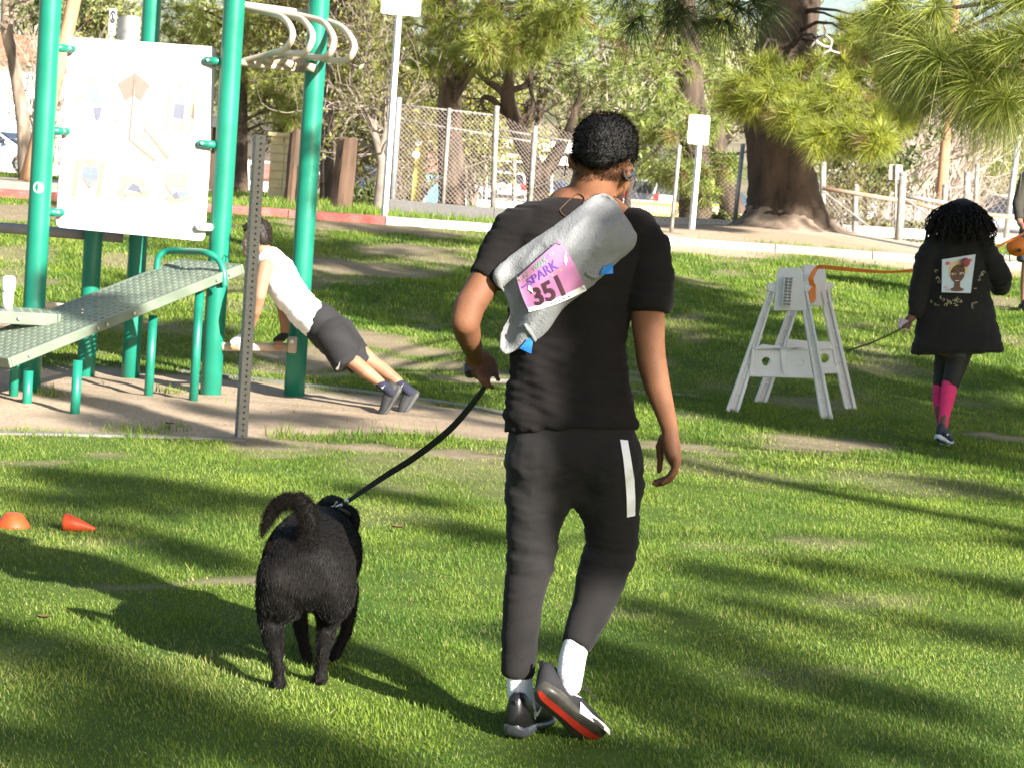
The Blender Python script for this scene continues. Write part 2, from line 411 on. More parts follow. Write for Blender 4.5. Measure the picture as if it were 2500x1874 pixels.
# soften the pit edge over neighbouring vertices
gs2 = gs.reshape(ny, nx); gs2 = (gs2 + np.roll(gs2, 1, 0) + np.roll(gs2, -1, 0) + np.roll(gs2, 1, 1) + np.roll(gs2, -1, 1)) / 5; gs = gs2.ravel()
pitc = in_poly(fx, fy, PIT)
gV[:, 2] += np.where(pitc, (fnoise(fx * 2.2, fy * 2.2, 33) - .6) * 0.05, 0)
me = np_mesh("ground", gV, None, gQ, np.stack([gd, gs, gb], 1), 'mask')
gm, nt, b = newmat("ground_soil"); v = _coords(nt)
at = nt.nodes.new("ShaderNodeAttribute"); at.attribute_name = 'mask'; sp = nt.nodes.new("ShaderNodeSeparateColor"); nt.links.new(at.outputs["Color"], sp.inputs[0])
n1 = _ramp(nt, _noise(nt, v, 3.5, 6, 0.65), .35, .65); n2 = _ramp(nt, _noise(nt, v, 42, 4, .7), .3, .7); n3 = _ramp(nt, _noise(nt, v, 0.55, 4), .38, .62)
turf = _mix(nt, (.050, .105, .012), (.10, .165, .018), n1); n2t = nt.nodes.new('ShaderNodeMath'); n2t.operation = 'MULTIPLY'; n2t.inputs[1].default_value = .45; nt.links.new(n2, n2t.inputs[0]); turf = _mix(nt, turf, (.06, .055, .022), n2t.outputs[0])
earth = _mix(nt, (.26, .20, .13), (.37, .30, .21), n1); earth = _mix(nt, earth, (.20, .15, .095), n2)
sand = _mix(nt, (.42, .325, .225), (.52, .42, .31), n3); sand = _mix(nt, sand, (.31, .23, .155), n2)
far = _mix(nt, (.40, .335, .25), (.52, .46, .38), n3)
hillc = _mix(nt, (.24, .20, .14), (.10, .11, .05), _ramp(nt, _noise(nt, v, 0.06, 6, .7), .42, .58))
hm = nt.nodes.new("ShaderNodeSeparateXYZ"); nt.links.new(v, hm.inputs[0]); far = _mix(nt, far, hillc, _ramp(nt, hm.outputs[1], 160, 190))
c = _mix(nt, turf, earth, sp.outputs[0]); c = _mix(nt, c, far, sp.outputs[2]); c = _mix(nt, c, sand, sp.outputs[1])
nt.links.new(c, b.inputs["Base Color"]); b.inputs["Roughness"].default_value = .95; b.inputs["Specular IOR Level"].default_value = .15
bn = nt.nodes.new("ShaderNodeBump"); bn.inputs["Strength"].default_value = .7; bn.inputs["Distance"].default_value = .02
nt.links.new(_noise(nt, v, 28, 6, .7), bn.inputs["Height"]); nt.links.new(bn.outputs[0], b.inputs["Normal"])
tag(link_mesh(me, "ground", gm, None, True), kind='structure')

# ------------------------------------------------------------------ kerb: painted stones, each its own piece
kx = float(P(945, 530, 30.1)[0])
m_red = M("kerb_red_paint", (.50, .13, .11), .7, .25, 6, .3, 40, c2=(.62, .24, .2), fine=.3)
m_whk = M("kerb_white_paint", (.66, .63, .57), .7, .15, 6, .3, 40, fine=.15)
kerb = empty("kerb", (kx, 30.1, float(zg(kx, 30.1)))); tag(kerb, kind='structure')
seg = 1.19
def kerb_stone(x0, mat, n):
    bm = MB(); z = 0.80
    prof = [(30.0, z), (30.0, .985), (30.025, 1.01), (30.19, 1.015), (30.21, z)]
    poly = np.array([(x0, y, zz) for y, zz in prof]); bm.prism(poly, (seg - .012, 0, 0)); return bm.build("kerb_stone", mat, kerb)
for k in range(-9, 0): kerb_stone(kx + k * seg, m_red, k)
m_dusty = M("kerb_dusty_concrete", (.34, .30, .245), .85, .2, 5, .3, 40, fine=.2)
for k in range(0, 11): kerb_stone(kx + k * seg, m_whk if k < 3 else m_dusty, k)

# ------------------------------------------------------------------ concrete edging of the exercise pit
m_conc = M("edging_concrete", (.21, .195, .175), .85, .2, 5, .4, 30, fine=.2)
def edging(name, pts):
    bm = MB(); q = [groundpt(*p) for p in pts]
    for p in q: p[2] = zg(p[0], p[1])
    L = []; w = .10
    for i in range(len(q)):
        t = q[min(i + 1, len(q) - 1)] - q[max(i - 1, 0)]; t[2] = 0; t /= np.linalg.norm(t); s = np.array([-t[1], t[0], 0])
        L.append((q[i] - s * w / 2, q[i] + s * w / 2))
    V = []; F = []
    for a, c in L: V += [a - (0, 0, .1), a + (0, 0, .012), c + (0, 0, .012), c - (0, 0, .1)]
    for i in range(len(L) - 1):
        for k in range(3): F.append((i * 4 + k, i * 4 + k + 1, i * 4 + 4 + k + 1, i * 4 + 4 + k))
    bm.add(V, F); return tag(bm.build(name, m_conc), kind='structure')
edging("pit_edging", [(x, y - 3) for x, y in ((440, 910), (600, 927), (750, 944), (900, 962), (1060, 983), (1180, 1003), (1300, 1028))])
edging("pit_edging", [(-200, 1054), (0, 1058), (140, 1060), (300, 1064), (470, 1069), (600, 1075)])
edging("pit_edging", [(1180, 925), (1420, 945), (1600, 962), (1700, 968)])
# ------------------------------------------------------------------ trees and shrubs
m_bark_d = M("bark_dark", (.055, .040, .030), .95, .45, 5, 1.0, 30, stretch=(1, 1, .25), c2=(.12, .085, .06))
m_bark_p = M("bark_pine", (.034, .024, .018), .95, .45, 4, 1.0, 22, stretch=(1, 1, .22), c2=(.105, .072, .05))
m_bark_b = M("bark_brown", (.075, .052, .038), .95, .4, 5, .9, 28, stretch=(1, 1, .25), c2=(.16, .115, .082))
m_bark_g = M("bark_grey", (.16, .125, .095), .95, .35, 5, .8, 30, stretch=(1, 1, .3), c2=(.33, .26, .19))
m_twig = M("twig_grey", (.20, .165, .135), .9, .3, 4)
m_twigd = M("twig_dark", (.06, .047, .038), .9, .3, 4)
m_twigp = M("twig_pale", (.36, .30, .245), .9, .25, 4)
m_leaf = leafmat("foliage", .3, .5, .05)
m_cone = M("pine_cone", (.17, .095, .05), .9, .4, 40, .5)

def unit(n, g):
    v = g.normal(size=(n, 3)); return v / np.linalg.norm(v, axis=1, keepdims=True)
def tufts(clumps, per, needles, L, W, droop, c_lo, c_hi, g, segs=1, tip=None, up=.35, flat=.75, shell=.5):
    """needle tufts spread through ellipsoid clumps; clump = (centre, radius)"""
    cs = []; ax = []; sz = []
    for c, r in clumps:
        n = max(4, int(per * g.uniform(.8, 1.2))); u = unit(n, g); rr = (shell + (1 - shell) * g.uniform(size=n)) * r
        p = np.asarray(c) + u * rr[:, None] * np.array([1, 1, flat]); a = u + np.array([0, 0, up]); cs.append(p); ax.append(a); sz.append(g.uniform(.8, 1.2, n))
    cs = np.vstack(cs); ax = np.vstack(ax); ax /= np.linalg.norm(ax, axis=1, keepdims=True); sz = np.concatenate(sz)
    n = len(cs); base = np.repeat(cs, needles, 0); A = np.repeat(ax, needles, 0); S = np.repeat(sz, needles)
    d = A * .55 + unit(n * needles, g) * .85; d /= np.linalg.norm(d, axis=1, keepdims=True)
    V, T, k = ribbons(base, d, L * S * g.uniform(.7, 1.15, n * needles), W, droop * g.uniform(.5, 1.4, n * needles), segs)
    mix = np.clip(g.normal(.5, .25, n), 0, 1); mix = np.clip(np.repeat(mix, needles) + g.normal(0, .12, n * needles), 0, 1)[:, None]
    c = np.array(c_lo) * (1 - mix) + np.array(c_hi) * mix
    brown = np.repeat(g.uniform(size=n) < .06, needles); c[brown] = (.22, .13, .05)
    C = np.repeat(c, k, 0)
    if tip is not None: C.reshape(-1, k, 3)[:, -1] = tip
    return V, T, C, cs
def leaves(clumps, per, size, c_lo, c_hi, g, flat=.8, shell=.35):
    """small folded leaf faces through the crown"""
    cs = []
    for c, r in clumps:
        n = int(per * g.uniform(.8, 1.2)); u = unit(n, g); rr = (shell + (1 - shell) * g.uniform(size=n) ** .7) * r
        cs.append(np.asarray(c) + u * rr[:, None] * np.array([1, 1, flat]))
    cs = np.vstack(cs); n = len(cs); d = unit(n, g); s = np.cross(d, unit(n, g)); s /= np.linalg.norm(s, axis=1, keepdims=True)
    l = size * g.uniform(.6, 1.3, n)[:, None]
    V = np.stack([cs - d * l, cs + s * l * .45, cs + d * l, cs - s * l * .45], 1).reshape(-1, 3)
    Q = np.arange(n * 4).reshape(-1, 4)
    mix = np.clip(fnoise(cs[:, 0] * 1.7, cs[:, 2] * 1.7 + cs[:, 1], 5) * 1.4 - .2 + g.normal(0, .2, n), 0, 1)[:, None]
    c = np.array(c_lo) * (1 - mix) + np.array(c_hi) * mix
    return V, Q, np.repeat(c, 4, 0)
def limb(bm, a, b, r0, r1, g, n=7, sag=.12, k=5):
    a = np.asarray(a, float); b = np.asarray(b, float); L = np.linalg.norm(b - a); off = g.normal(0, .06 * L, 3)
    pts = []; rr = []
    for i in range(k + 1):
        t = i / k; p = a + (b - a) * t + off * math.sin(math.pi * t) + np.array([0, 0, sag * L]) * math.sin(math.pi * t); pts.append(p); rr.append(r0 + (r1 - r0) * t)
    bm.tube(pts, rr, n, cap=True); return pts
def trunk_rough(o, amp, sc, seed=0):
    """furrowed bark relief on a dense trunk mesh"""
    co, no = mesh_points(o); q = co * np.array([sc, sc, sc * .22])
    f = np.abs(noise3(q, seed)) * 1.3 + .6 * noise3(q * 2.3, seed + 5)
    co = co + no * (amp * (f - .5))[:, None] - rootloc(o)
    o.data.vertices.foreach_set("co", co.astype(np.float32).ravel()); o.data.update()
def smooth_path(pts, rad, k=8):
    pts = [np.asarray(p, float) for p in pts]; out = []; rr = []
    for i in range(len(pts) - 1):
        p0 = pts[max(i - 1, 0)]; p1 = pts[i]; p2 = pts[i + 1]; p3 = pts[min(i + 2, len(pts) - 1)]
        for j in range(k):
            t = j / k; out.append(.5 * (2 * p1 + (p2 - p0) * t + (2 * p0 - 5 * p1 + 4 * p2 - p3) * t * t + (3 * p1 - p0 - 3 * p2 + p3) * t ** 3)); rr.append(rad[i] + (rad[i + 1] - rad[i]) * t)
    out.append(pts[-1]); rr.append(rad[-1]); return out, rr

def pine(label, path, rad, clumps, bark, seed, per=14, needles=22, L=.25, W=.012, droop=.25, c_lo=(.05, .085, .018), c_hi=(.15, .19, .035), segs=1, group=None, tip=None, rough=.02, name="pine_tree", limb_r=.035, nseg=24, att=-.25, shell=.5):
    g = np.random.default_rng(seed); base = np.array(path[0]); root = empty(name, base, label, "tree", group)
    pts, rr = smooth_path(path, rad, 10); bm = MB(); bm.tube(pts, rr, nseg)
    t = bm.build("trunk", bark, root, True); trunk_rough(t, rough, 9, seed)
    V, T, C, cs = tufts(clumps, per, needles, L, W, droop, c_lo, c_hi, g, segs, tip, shell=shell)
    me = np_mesh("crown", V - base, T, None, C); link_mesh(me, "crown", m_leaf, root)
    bl = MB(); P3 = np.array(pts)
    for c, r in clumps:
        c = np.asarray(c); dd = np.linalg.norm(P3 - (c + np.array([0, 0, att * np.linalg.norm(c[:2] - base[:2])])), axis=1); i = int(np.argmin(dd))
        lp = limb(bl, P3[i], c, min(rr[i] * .55, limb_r + .004 * dd[i]), .008, g)
        for _ in range(4): limb(bl, lp[-2], c + unit(1, g)[0] * r * .75, .010, .004, g, 4, 0, 3)
    bl.build("limbs", bark, root, True)
    return root
def px_clumps(lst, g, jd=1.0):
    """clumps given as (px, py, depth, radius px)"""
    return [(P(x, y, d + g.uniform(-jd, jd)), r * d / FPX) for x, y, d, r in lst]

def skeleton(g, start, d, L, r, depth, out, spread=.6, up=.1, kids=(2, 3), wig=.16):
    d = np.asarray(d, float); p = np.asarray(start, float); pts = [p]; n = 4
    for i in range(n):
        d = d + g.normal(0, wig, 3) + np.array([0, 0, up * .3]); d /= np.linalg.norm(d); p = p + d * L / n; pts.append(p)
    out.append((pts, [r * (1 - .45 * i / n) for i in range(n + 1)], depth))
    if depth == 0: return
    for i in range(int(g.integers(kids[0], kids[1] + 1))):
        j = int(g.integers(1, n + 1)) if i else n
        nd = d + g.normal(0, spread, 3) + np.array([0, 0, up]); nd /= np.linalg.norm(nd)
        skeleton(g, pts[j], nd, L * g.uniform(.55, .85), r * .55, depth - 1, out, spread, up, kids, wig)
def skel_mesh(out, n_thick=6):
    bm = MB()
    for pts, rr, dep in out: bm.tube(pts, rr, n_thick if rr[0] > .03 else (4 if rr[0] > .012 else 3), cap=False)
    return bm
def bare_tree(label, paths, mat, seed, depth=3, Lf=.9, group=None, name="bare_tree", leaf=None, twig_r=.02, cat="tree", starts=(.45, 1.0), nstart=7, spread=.6, up=.12):
    """paths: list of (points, radii): hand-laid trunk and main limbs; twigs grow from them"""
    g = np.random.default_rng(seed); base = np.array(paths[0][0][0]); root = empty(name, base, label, cat, group)
    bm = MB(); out = []
    for k, (pp, rr) in enumerate(paths):
        a, r = smooth_path(pp, rr, 6); bm.tube(a, r, 14)
        n = len(a)
        for _ in range(nstart if k else nstart // 2):
            i = int(g.uniform(starts[0], starts[1]) * (n - 1)); t = a[min(i + 1, n - 1)] - a[max(i - 1, 0)]; t = t / np.linalg.norm(t)
            d = t * .5 + unit(1, g)[0] * .8 + np.array([0, 0, .2]); d /= np.linalg.norm(d)
            skeleton(g, a[i], d, Lf * g.uniform(.6, 1.2), min(twig_r, r[i] * .6), depth, out, spread, up)
    tr = bm.build("trunk", mat, root, True)
    skel_mesh(out).build("twigs", mat, root)
    if leaf:
        per, size, lo, hi = leaf
        cl = [(np.asarray(pts[-1]), .25) for pts, rr, dep in out if dep <= 1]
        V, Q, C = leaves(cl, per, size, lo, hi, g, 1, 0)
        link_mesh(np_mesh("leaves", V - base, None, Q, C), "leaves", m_leaf, root)
    return root
def shrub(label, px, py, d, w, h, seed, mat, leaf=None, stems=14, depth=3, name="shrub", group=None, base=None, r0=.018, up=.12):
    g = np.random.default_rng(seed); base = onground(px, d) if base is None else base
    root = empty(name, base, label, "shrub", group); out = []
    for _ in range(stems):
        a = g.uniform(0, 2 * np.pi); dd = np.array([math.cos(a) * .55 * w / h, math.sin(a) * .55 * w / h, 1.0]); dd /= np.linalg.norm(dd)
        skeleton(g, base + np.array([math.cos(a), math.sin(a), 0]) * g.uniform(0, .12) * w, dd, h * g.uniform(.35, .5), r0 * h * .5, depth, out, .55, up)
    skel_mesh(out, 5).build("stems", mat, root)
    if leaf:
        per, size, lo, hi = leaf
        cl = [(np.asarray(p), .16 * h * .6) for pts, rr, dep in out if dep <= 1 for p in pts[2:]]
        V, Q, C = leaves(cl, per, size, lo, hi, g, 1, 0)
        link_mesh(np_mesh("leaves", V - base, None, Q, C), "leaves", m_leaf, root)
    return root
G0 = np.random.default_rng(99)
LIT_LO, LIT_HI = (.16, .21, .03), (.38, .41, .07)
GRN_LO, GRN_HI = (.12, .18, .03), (.31, .36, .07)

# the great pine beside the path
d = 35.5
path = [P(1922, 580, d), P(1920, 545, d), P(1914, 480, d), P(1905, 400, d), P(1896, 290, d), P(1918, 120, d), P(1936, 0, d), P(1950, -200, d), P(1960, -500, d), P(1965, -850, d)]
path[0][2] = zg(*path[0][:2]) - .3
rad = [q * d / FPX for q in (148, 112, 90, 82, 77, 72, 68, 58, 42, 18)]
cl = px_clumps([(1820, 215, 33.6, 46), (1862, 165, 33.7, 48), (1890, 235, 33.2, 66), (1840, 260, 33.2, 48), (1950, 190, 33.3, 66), (1975, 262, 32.8, 70), (2040, 170, 33.4, 62), (2050, 245, 32.6, 76), (2120, 215, 33.0, 66), (2115, 290, 32.4, 60),
                (2185, 230, 33.0, 56), (2190, 285, 32.7, 50), (2070, 330, 32.4, 50), (2000, 340, 32.4, 42), (2140, 345, 32.2, 44), (1925, 285, 32.6, 46), (2230, 265, 33, 36), (1790, 245, 33.8, 30), (2060, 120, 34, 46), (2110, 120, 34, 56), (2170, 150, 34, 50),
                (2085, 70, 34.4, 46), (2150, 60, 34.4, 60), (1760, 40, 34.4, 50)], G0, .35)
cl_in = len(cl)
for k in range(34):
    a = G0.uniform(0, 2 * np.pi); z = G0.uniform(5.6, 14); r = G0.uniform(1.2, 5.0) * (1.15 - (z - 5) / 13)
    cl.append((np.array([path[5][0] + math.cos(a) * r, path[5][1] + math.sin(a) * r, z]), G0.uniform(.55, .9)))
pine("massive old pine with dark furrowed trunk flaring into pale roots on a bare mound", path, rad, cl, m_bark_p, 11, per=38, needles=56, L=.26, W=.0075, droop=.18, c_lo=(.15, .20, .02), c_hi=(.40, .42, .05), segs=1, rough=.05, nseg=40, limb_r=.028, att=.12)

# root flare of the great pine: dusty, its sunlit paleness put into the colour
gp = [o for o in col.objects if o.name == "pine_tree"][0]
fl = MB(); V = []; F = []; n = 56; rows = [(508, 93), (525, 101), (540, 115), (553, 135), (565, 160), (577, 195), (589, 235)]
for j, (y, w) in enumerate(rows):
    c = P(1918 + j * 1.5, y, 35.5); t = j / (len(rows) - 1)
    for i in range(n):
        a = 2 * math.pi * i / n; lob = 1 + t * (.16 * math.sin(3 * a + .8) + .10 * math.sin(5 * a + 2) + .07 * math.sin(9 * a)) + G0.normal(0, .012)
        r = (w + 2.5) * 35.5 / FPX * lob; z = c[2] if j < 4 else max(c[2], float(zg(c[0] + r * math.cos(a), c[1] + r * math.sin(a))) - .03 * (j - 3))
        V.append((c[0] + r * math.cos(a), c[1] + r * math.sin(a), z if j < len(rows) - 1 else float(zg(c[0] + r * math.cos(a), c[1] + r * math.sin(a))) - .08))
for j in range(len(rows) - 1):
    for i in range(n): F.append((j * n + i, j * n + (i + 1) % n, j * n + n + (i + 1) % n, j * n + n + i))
fl.add(V, F); rf = fl.build("root_flare", M("dusty_sunlit_bark", (.15, .105, .072), .95, .4, 4, 1.0, 26, c2=(.34, .26, .19)), gp, True)
# pale fallen-bough stub high on the great pine: dead grey branch
dd = 32.9; rt = empty("dead_branch", P(2010, 75, dd), "bare bone-white dead branch caught in the lit pine bough", "branch")
bm = MB()
for pl in (((2012, 62), (2014, 85), (1992, 100), (1978, 118)), ((2014, 85), (2030, 100), (2028, 122), (2050, 130)), ((2028, 122), (2010, 132), (2006, 140)), ((1992, 100), (2010, 112), (2028, 115)), ((2014, 85), (2022, 92), (2030, 100))):
    a, r = smooth_path([P(x, y, dd + .05 * i) for i, (x, y) in enumerate(pl)], [.02 - .003 * i for i in range(len(pl))], 5); bm.tube(a, r, 7)
bm.build("branch", M("dead_wood", (.52, .47, .40), .85, .15), rt, True)

# pine with long hanging boughs left of the great pine
d = 44
path = [onground(1700, d), P(1697, 430, d), P(1690, 250, d), P(1680, 100, d), P(1665, -150, d), P(1650, -600, d)]
cl = px_clumps([(1400, 40, d, 60), (1470, 30, d, 75), (1430, 110, d - 1, 70), (1510, 110, d - 1, 80), (1590, 60, d, 80), (1480, 190, d - 1, 74), (1570, 190, d - 2, 82), (1640, 150, d - 1, 74), (1540, 280, d - 2, 66), (1620, 270, d - 2, 76), (1670, 320, d - 2, 56), (1600, 350, d - 2, 56),
                (1500, 310, d - 1, 46), (1440, 270, d - 1, 44), (1690, 420, d - 2, 40), (1650, 430, d - 1, 40), (1730, 300, d - 1, 56), (1750, 200, d, 56), (1730, 110, d, 56), (1560, 400, d - 1, 36), (1620, 420, d - 1, 36), (1770, 400, d, 40), (1720, 470, d - 1, 34), (1400, 200, d, 40), (1360, 90, d, 50), (1520, 20, d, 60), (1650, 40, d, 60)], G0, .7)
for k in range(14): cl.append((P(G0.uniform(1350, 1900), G0.uniform(-500, -60), d + G0.uniform(-2, 2)), G0.uniform(.5, .9)))
pine("bushy pine with hanging green boughs rising behind the white notice sign", path, [q * d / FPX for q in (46, 38, 32, 28, 22, 10)], cl, m_bark_d, 12, per=40, needles=24, L=.26, W=.014, c_lo=GRN_LO, c_hi=GRN_HI, rough=.03)

# straight-trunked pine behind the chain-link fence
d = 40
path = [onground(1104, d), P(1100, 400, d), P(1098, 250, d), P(1097, 150, d), P(1092, 0, d), P(1085, -250, d), P(1080, -600, d)]
cl = px_clumps([(985, 140, d, 56), (1045, 110, d - 1, 66), (1010, 60, d, 66), (1110, 60, d - 1, 76), (1150, 130, d - 1, 56), (1190, 70, d - 1, 66), (1040, 165, d - 1, 44), (1080, 20, d, 66), (960, 30, d, 60), (1250, 30, d, 60), (1300, 90, d, 50), (1240, 130, d - 1, 40), (1320, 20, d, 56), (985, 190, d, 36),
                (1190, 30, d - 3, 40), (1240, 95, d - 3, 48), (1180, 105, d - 3, 36), (1290, 130, d - 2, 40), (1330, 60, d - 3, 50), (1390, 30, d - 3, 46)], G0, .7)
for k in range(14): cl.append((P(G0.uniform(850, 1350), G0.uniform(-500, -40), d + G0.uniform(-2, 2)), G0.uniform(.5, .9)))
pine("straight pine with bare brown trunk standing behind the chain-link fence", path, [q * d / FPX for q in (36, 32, 29, 28, 26, 20, 8)], cl, m_bark_b, 13, per=42, needles=24, L=.25, W=.013, c_lo=LIT_LO, c_hi=(.36, .39, .06), rough=.025)

# pair of pines left, behind the exercise station
for (bx, d, lab, lst, sd) in ((585, 50, "leaning pine with sparse yellow-green tufts behind the two green posts", [(400, 20, 60), (450, 50, 60), (420, 100, 46), (500, 30, 66), (540, 90, 50), (620, 60, 50), (640, 130, 56), (680, 190, 56), (620, 210, 46), (660, 255, 46), (720, 270, 36), (700, 110, 46), (560, 160, 46), (590, 10, 50), (690, 310, 30)], 14),
                              (800, 47, "slender dark pine with olive tufts beside the tall white sign", [(760, 20, 56), (740, 90, 46), (780, 150, 46), (900, 40, 46), (890, 110, 50), (920, 170, 46), (940, 90, 46), (800, 60, 46), (930, 10, 50), (860, 180, 40), (770, 220, 30)], 15)):
    path = [onground(bx, d), P(bx + 2, 330, d), P(bx + 4, 180, d), P(bx + 12, 0, d), P(bx + 20, -300, d)]
    cl = px_clumps([(x, y, d - .5, r) for x, y, r in lst], G0, .8)
    for k in range(9): cl.append((P(bx + G0.uniform(-200, 200), G0.uniform(-350, -40), d + G0.uniform(-2, 2)), G0.uniform(.5, .9)))
    pine(lab, path, [q * d / FPX for q in (22, 18, 16, 14, 8)], cl, m_bark_d, sd, per=38, needles=22, L=.26, W=.015, c_lo=LIT_LO, c_hi=LIT_HI, rough=.02)

# curved trunk at the far left
d = 46
pts = [(66, 400), (62, 368), (56, 300), (44, 215), (31, 143), (18, 83), (20, 0), (30, -120)]
path = [P(x, y, d) for x, y in pts]; path[0] = onground(66, d)
cl = px_clumps([(75, 10, d, 50), (110, 40, d + 1, 40), (150, 0, d, 50), (30, -60, d, 60), (-60, 20, d, 60), (110, -60, d, 60), (-30, -40, d, 60), (210, 20, d + 2, 30)], G0)
pine("curving sunlit trunk of a tree leaning by the parked silver car", path, [q * d / FPX for q in (22, 20, 17, 16, 14, 15, 17, 12)], cl, m_bark_g, 16, per=20, needles=20, L=.22, W=.015, c_lo=(.05, .075, .02), c_hi=(.13, .15, .035), name="broad_tree", rough=.015)

# olive-brown leafy tree between post and sign
g = np.random.default_rng(17); d = 45
bare_tree("olive-brown leafy tree with dark forked trunk behind the wooden posts", [
    ([onground(806, d), P(803, 380, d), P(800, 260, d), P(806, 120, d), P(820, -60, d)], [q * d / FPX for q in (14, 12, 11, 9, 5)]),
    ([P(802, 300, d), P(850, 210, d), P(870, 110, d), P(880, 0, d)], [q * d / FPX for q in (8, 6, 4, 3)]),
    ([P(801, 260, d), P(765, 180, d), P(750, 60, d)], [q * d / FPX for q in (7, 5, 3)])], m_bark_d, 17, 2, 1.1, name="olive_tree", leaf=(26, .055, (.09, .085, .02), (.30, .24, .05)), nstart=12)

# small bare tree by the sign, its fork and arching limb
d = 38
q = lambda x, y: P(x, y, d)
bare_tree("small bare tree with arching limb beside the perforated sign pole", [
    ([onground(925, d), q(930, 455), q(932, 400), q(925, 365), q(915, 330)], [.11, .085, .07, .065, .06]),
    ([q(922, 355), q(908, 305), q(888, 278), q(858, 262), q(835, 272)], [.05, .042, .035, .025, .015]),
    ([q(915, 335), q(912, 280), q(905, 215), q(900, 150), q(905, 90)], [.05, .04, .03, .022, .012]),
    ([q(928, 372), q(942, 320), q(941, 275)], [.06, .05, .042])], m_twig, 18, 3, .9, leaf=(3, .05, (.08, .085, .02), (.2, .19, .045)), nstart=8, twig_r=.018)
# twisted dark tree behind the fence
d = 41
bare_tree("twisted black tree with forked trunk and hooked limb behind the chain-link fence", [
    ([onground(1318, d), P(1312, 470, d), P(1300, 400, d), P(1278, 350, d), P(1258, 300, d), P(1240, 245, d), P(1245, 190, d), P(1262, 120, d), P(1275, 20, d)], [q_ * d / FPX for q_ in (30, 27, 23, 22, 20, 19, 13, 9, 5)]),
    ([P(1246, 262, d), P(1222, 222, d), P(1190, 200, d), P(1165, 175, d), P(1150, 150, d)], [q_ * d / FPX for q_ in (12, 9, 7, 5, 3)]),
    ([P(1250, 285, d), P(1222, 268, d), P(1210, 250, d), P(1185, 238, d), P(1176, 250, d), P(1186, 272, d)], [q_ * d / FPX for q_ in (9, 8, 8, 7, 5, 3)]),
    ([P(1312, 440, d), P(1345, 400, d), P(1375, 345, d), P(1395, 300, d), P(1420, 220, d)], [q_ * d / FPX for q_ in (22, 18, 14, 10, 5)]),
    ([P(1250, 220, d), P(1290, 205, d), P(1300, 170, d), P(1330, 140, d)], [q_ * d / FPX for q_ in (9, 7, 5, 3)]),
    ([P(1262, 300, d), P(1300, 260, d), P(1290, 200, d)], [q_ * d / FPX for q_ in (7, 5, 3)])], m_bark_d, 19, 3, .85, nstart=6, twig_r=.016)
# thin dark sapling behind the man's shoulder
d = 40
bare_tree("thin dark sapling beside the orange pickets", [([onground(1535, d), P(1532, 490, d), P(1545, 430, d), P(1540, 380, d)], [.08, .06, .04, .02])], m_twigd, 20, 2, .5, nstart=8, name="sapling", twig_r=.012, leaf=(6, .06, (.1, .15, .02), (.22, .27, .05)))
# trunk of the leaning tree behind the fence by the great pine
d = 47
bare_tree("dark leaning trunk seen through the wire beside the great pine", [([onground(1800, d), P(1785, 500, d), P(1768, 440, d), P(1755, 380, d), P(1750, 250, d)], [q_ * d / FPX for q_ in (38, 30, 24, 22, 14)])], m_bark_d, 21, 2, .8, nstart=6, name="leaning_tree")

# shrubs and brush right of the great pine
shrub("large beige thicket of bare twigs below the pale rooftop", 2170, 0, 66, 2.4, 5.0, 31, m_twigp, None, 30, 3, "bare_thicket")
shrub("pale bare thicket growing against the leaning brown pole", 2262, 0, 70, 2.2, 5.4, 32, m_twigp, None, 28, 3, "bare_thicket")
shrub("grey bare thicket behind the curly-haired walker", 2335, 0, 76, 1.4, 4.4, 33, m_twigp, None, 24, 3, "bare_thicket")
shrub("low brown brush beside the great pine's roots", 2040, 0, 40, 1.4, 1.5, 34, m_twig, (2, .04, (.12, .12, .03), (.25, .22, .06)), 16, 3, "brush")
shrub("dark green bush behind the rusty rail", 2075, 0, 60, 2.6, 3.6, 35, m_twig, (10, .09, (.05, .075, .02), (.13, .15, .035)), 12, 2, "bush")
shrub("bright lime-green bush by the white pickup", 2445, 0, 104, 4.4, 6.6, 36, m_twig, (14, .10, (.12, .17, .02), (.28, .33, .05)), 16, 2, "bush")
shrub("yellow-green bush at the edge of the lot behind the fence wire", 1150, 0, 60, .9, 3.6, 37, m_twig, (12, .08, (.14, .16, .02), (.30, .30, .05)), 14, 2, "bush")
shrub("brown twiggy hedge behind the yellow swing frame", 1010, 0, 62, 2.4, 3.4, 38, m_twig, (6, .07, (.10, .09, .025), (.2, .17, .05)), 16, 3, "hedge_bush")
shrub("thin brown scrub beneath the hanging pine boughs", 1600, 0, 56, 1.6, 1.1, 39, m_twig, None, 10, 2, "scrub")
shrub("grey scrub between the curved trunk and the station panel", 105, 0, 62, 2.6, 4.2, 40, m_twigp, (1, .06, (.12, .1, .03), (.24, .2, .06)), 20, 3, "scrub")
shrub("tangled dry brush behind the two wooden posts", 800, 0, 52, 2.6, 2.9, 41, m_twig, (5, .06, (.07, .08, .02), (.2, .19, .05)), 20, 3, "dry_brush")
shrub("brown thicket arching over the low white wall", 960, 0, 56, 2.4, 2.4, 42, m_twig, (3, .06, (.10, .09, .025), (.2, .17, .05)), 20, 3, "dry_brush")
shrub("small grey-green sage clump below the mural boards", 2230, 0, 50, .9, .5, 43, m_twig, (8, .05, (.14, .15, .06), (.24, .24, .11)), 12, 2, "sage_bush")
shrub("grey-green sage clump beside the slanting stake", 2150, 0, 49, .8, .5, 44, m_twig, (8, .05, (.14, .15, .06), (.24, .24, .11)), 12, 2, "sage_bush")
shrub("dark low bush at the foot of the bare tree", 880, 0, 41, .9, .45, 45, m_twigd, (14, .05, (.04, .06, .015), (.10, .12, .03)), 12, 2, "low_bush")
shrub("low bush at the foot of the yellow-green lit post", 1765, 0, 43, .6, .42, 46, m_twig, (10, .04, (.07, .09, .025), (.17, .18, .05)), 12, 2, "low_bush")

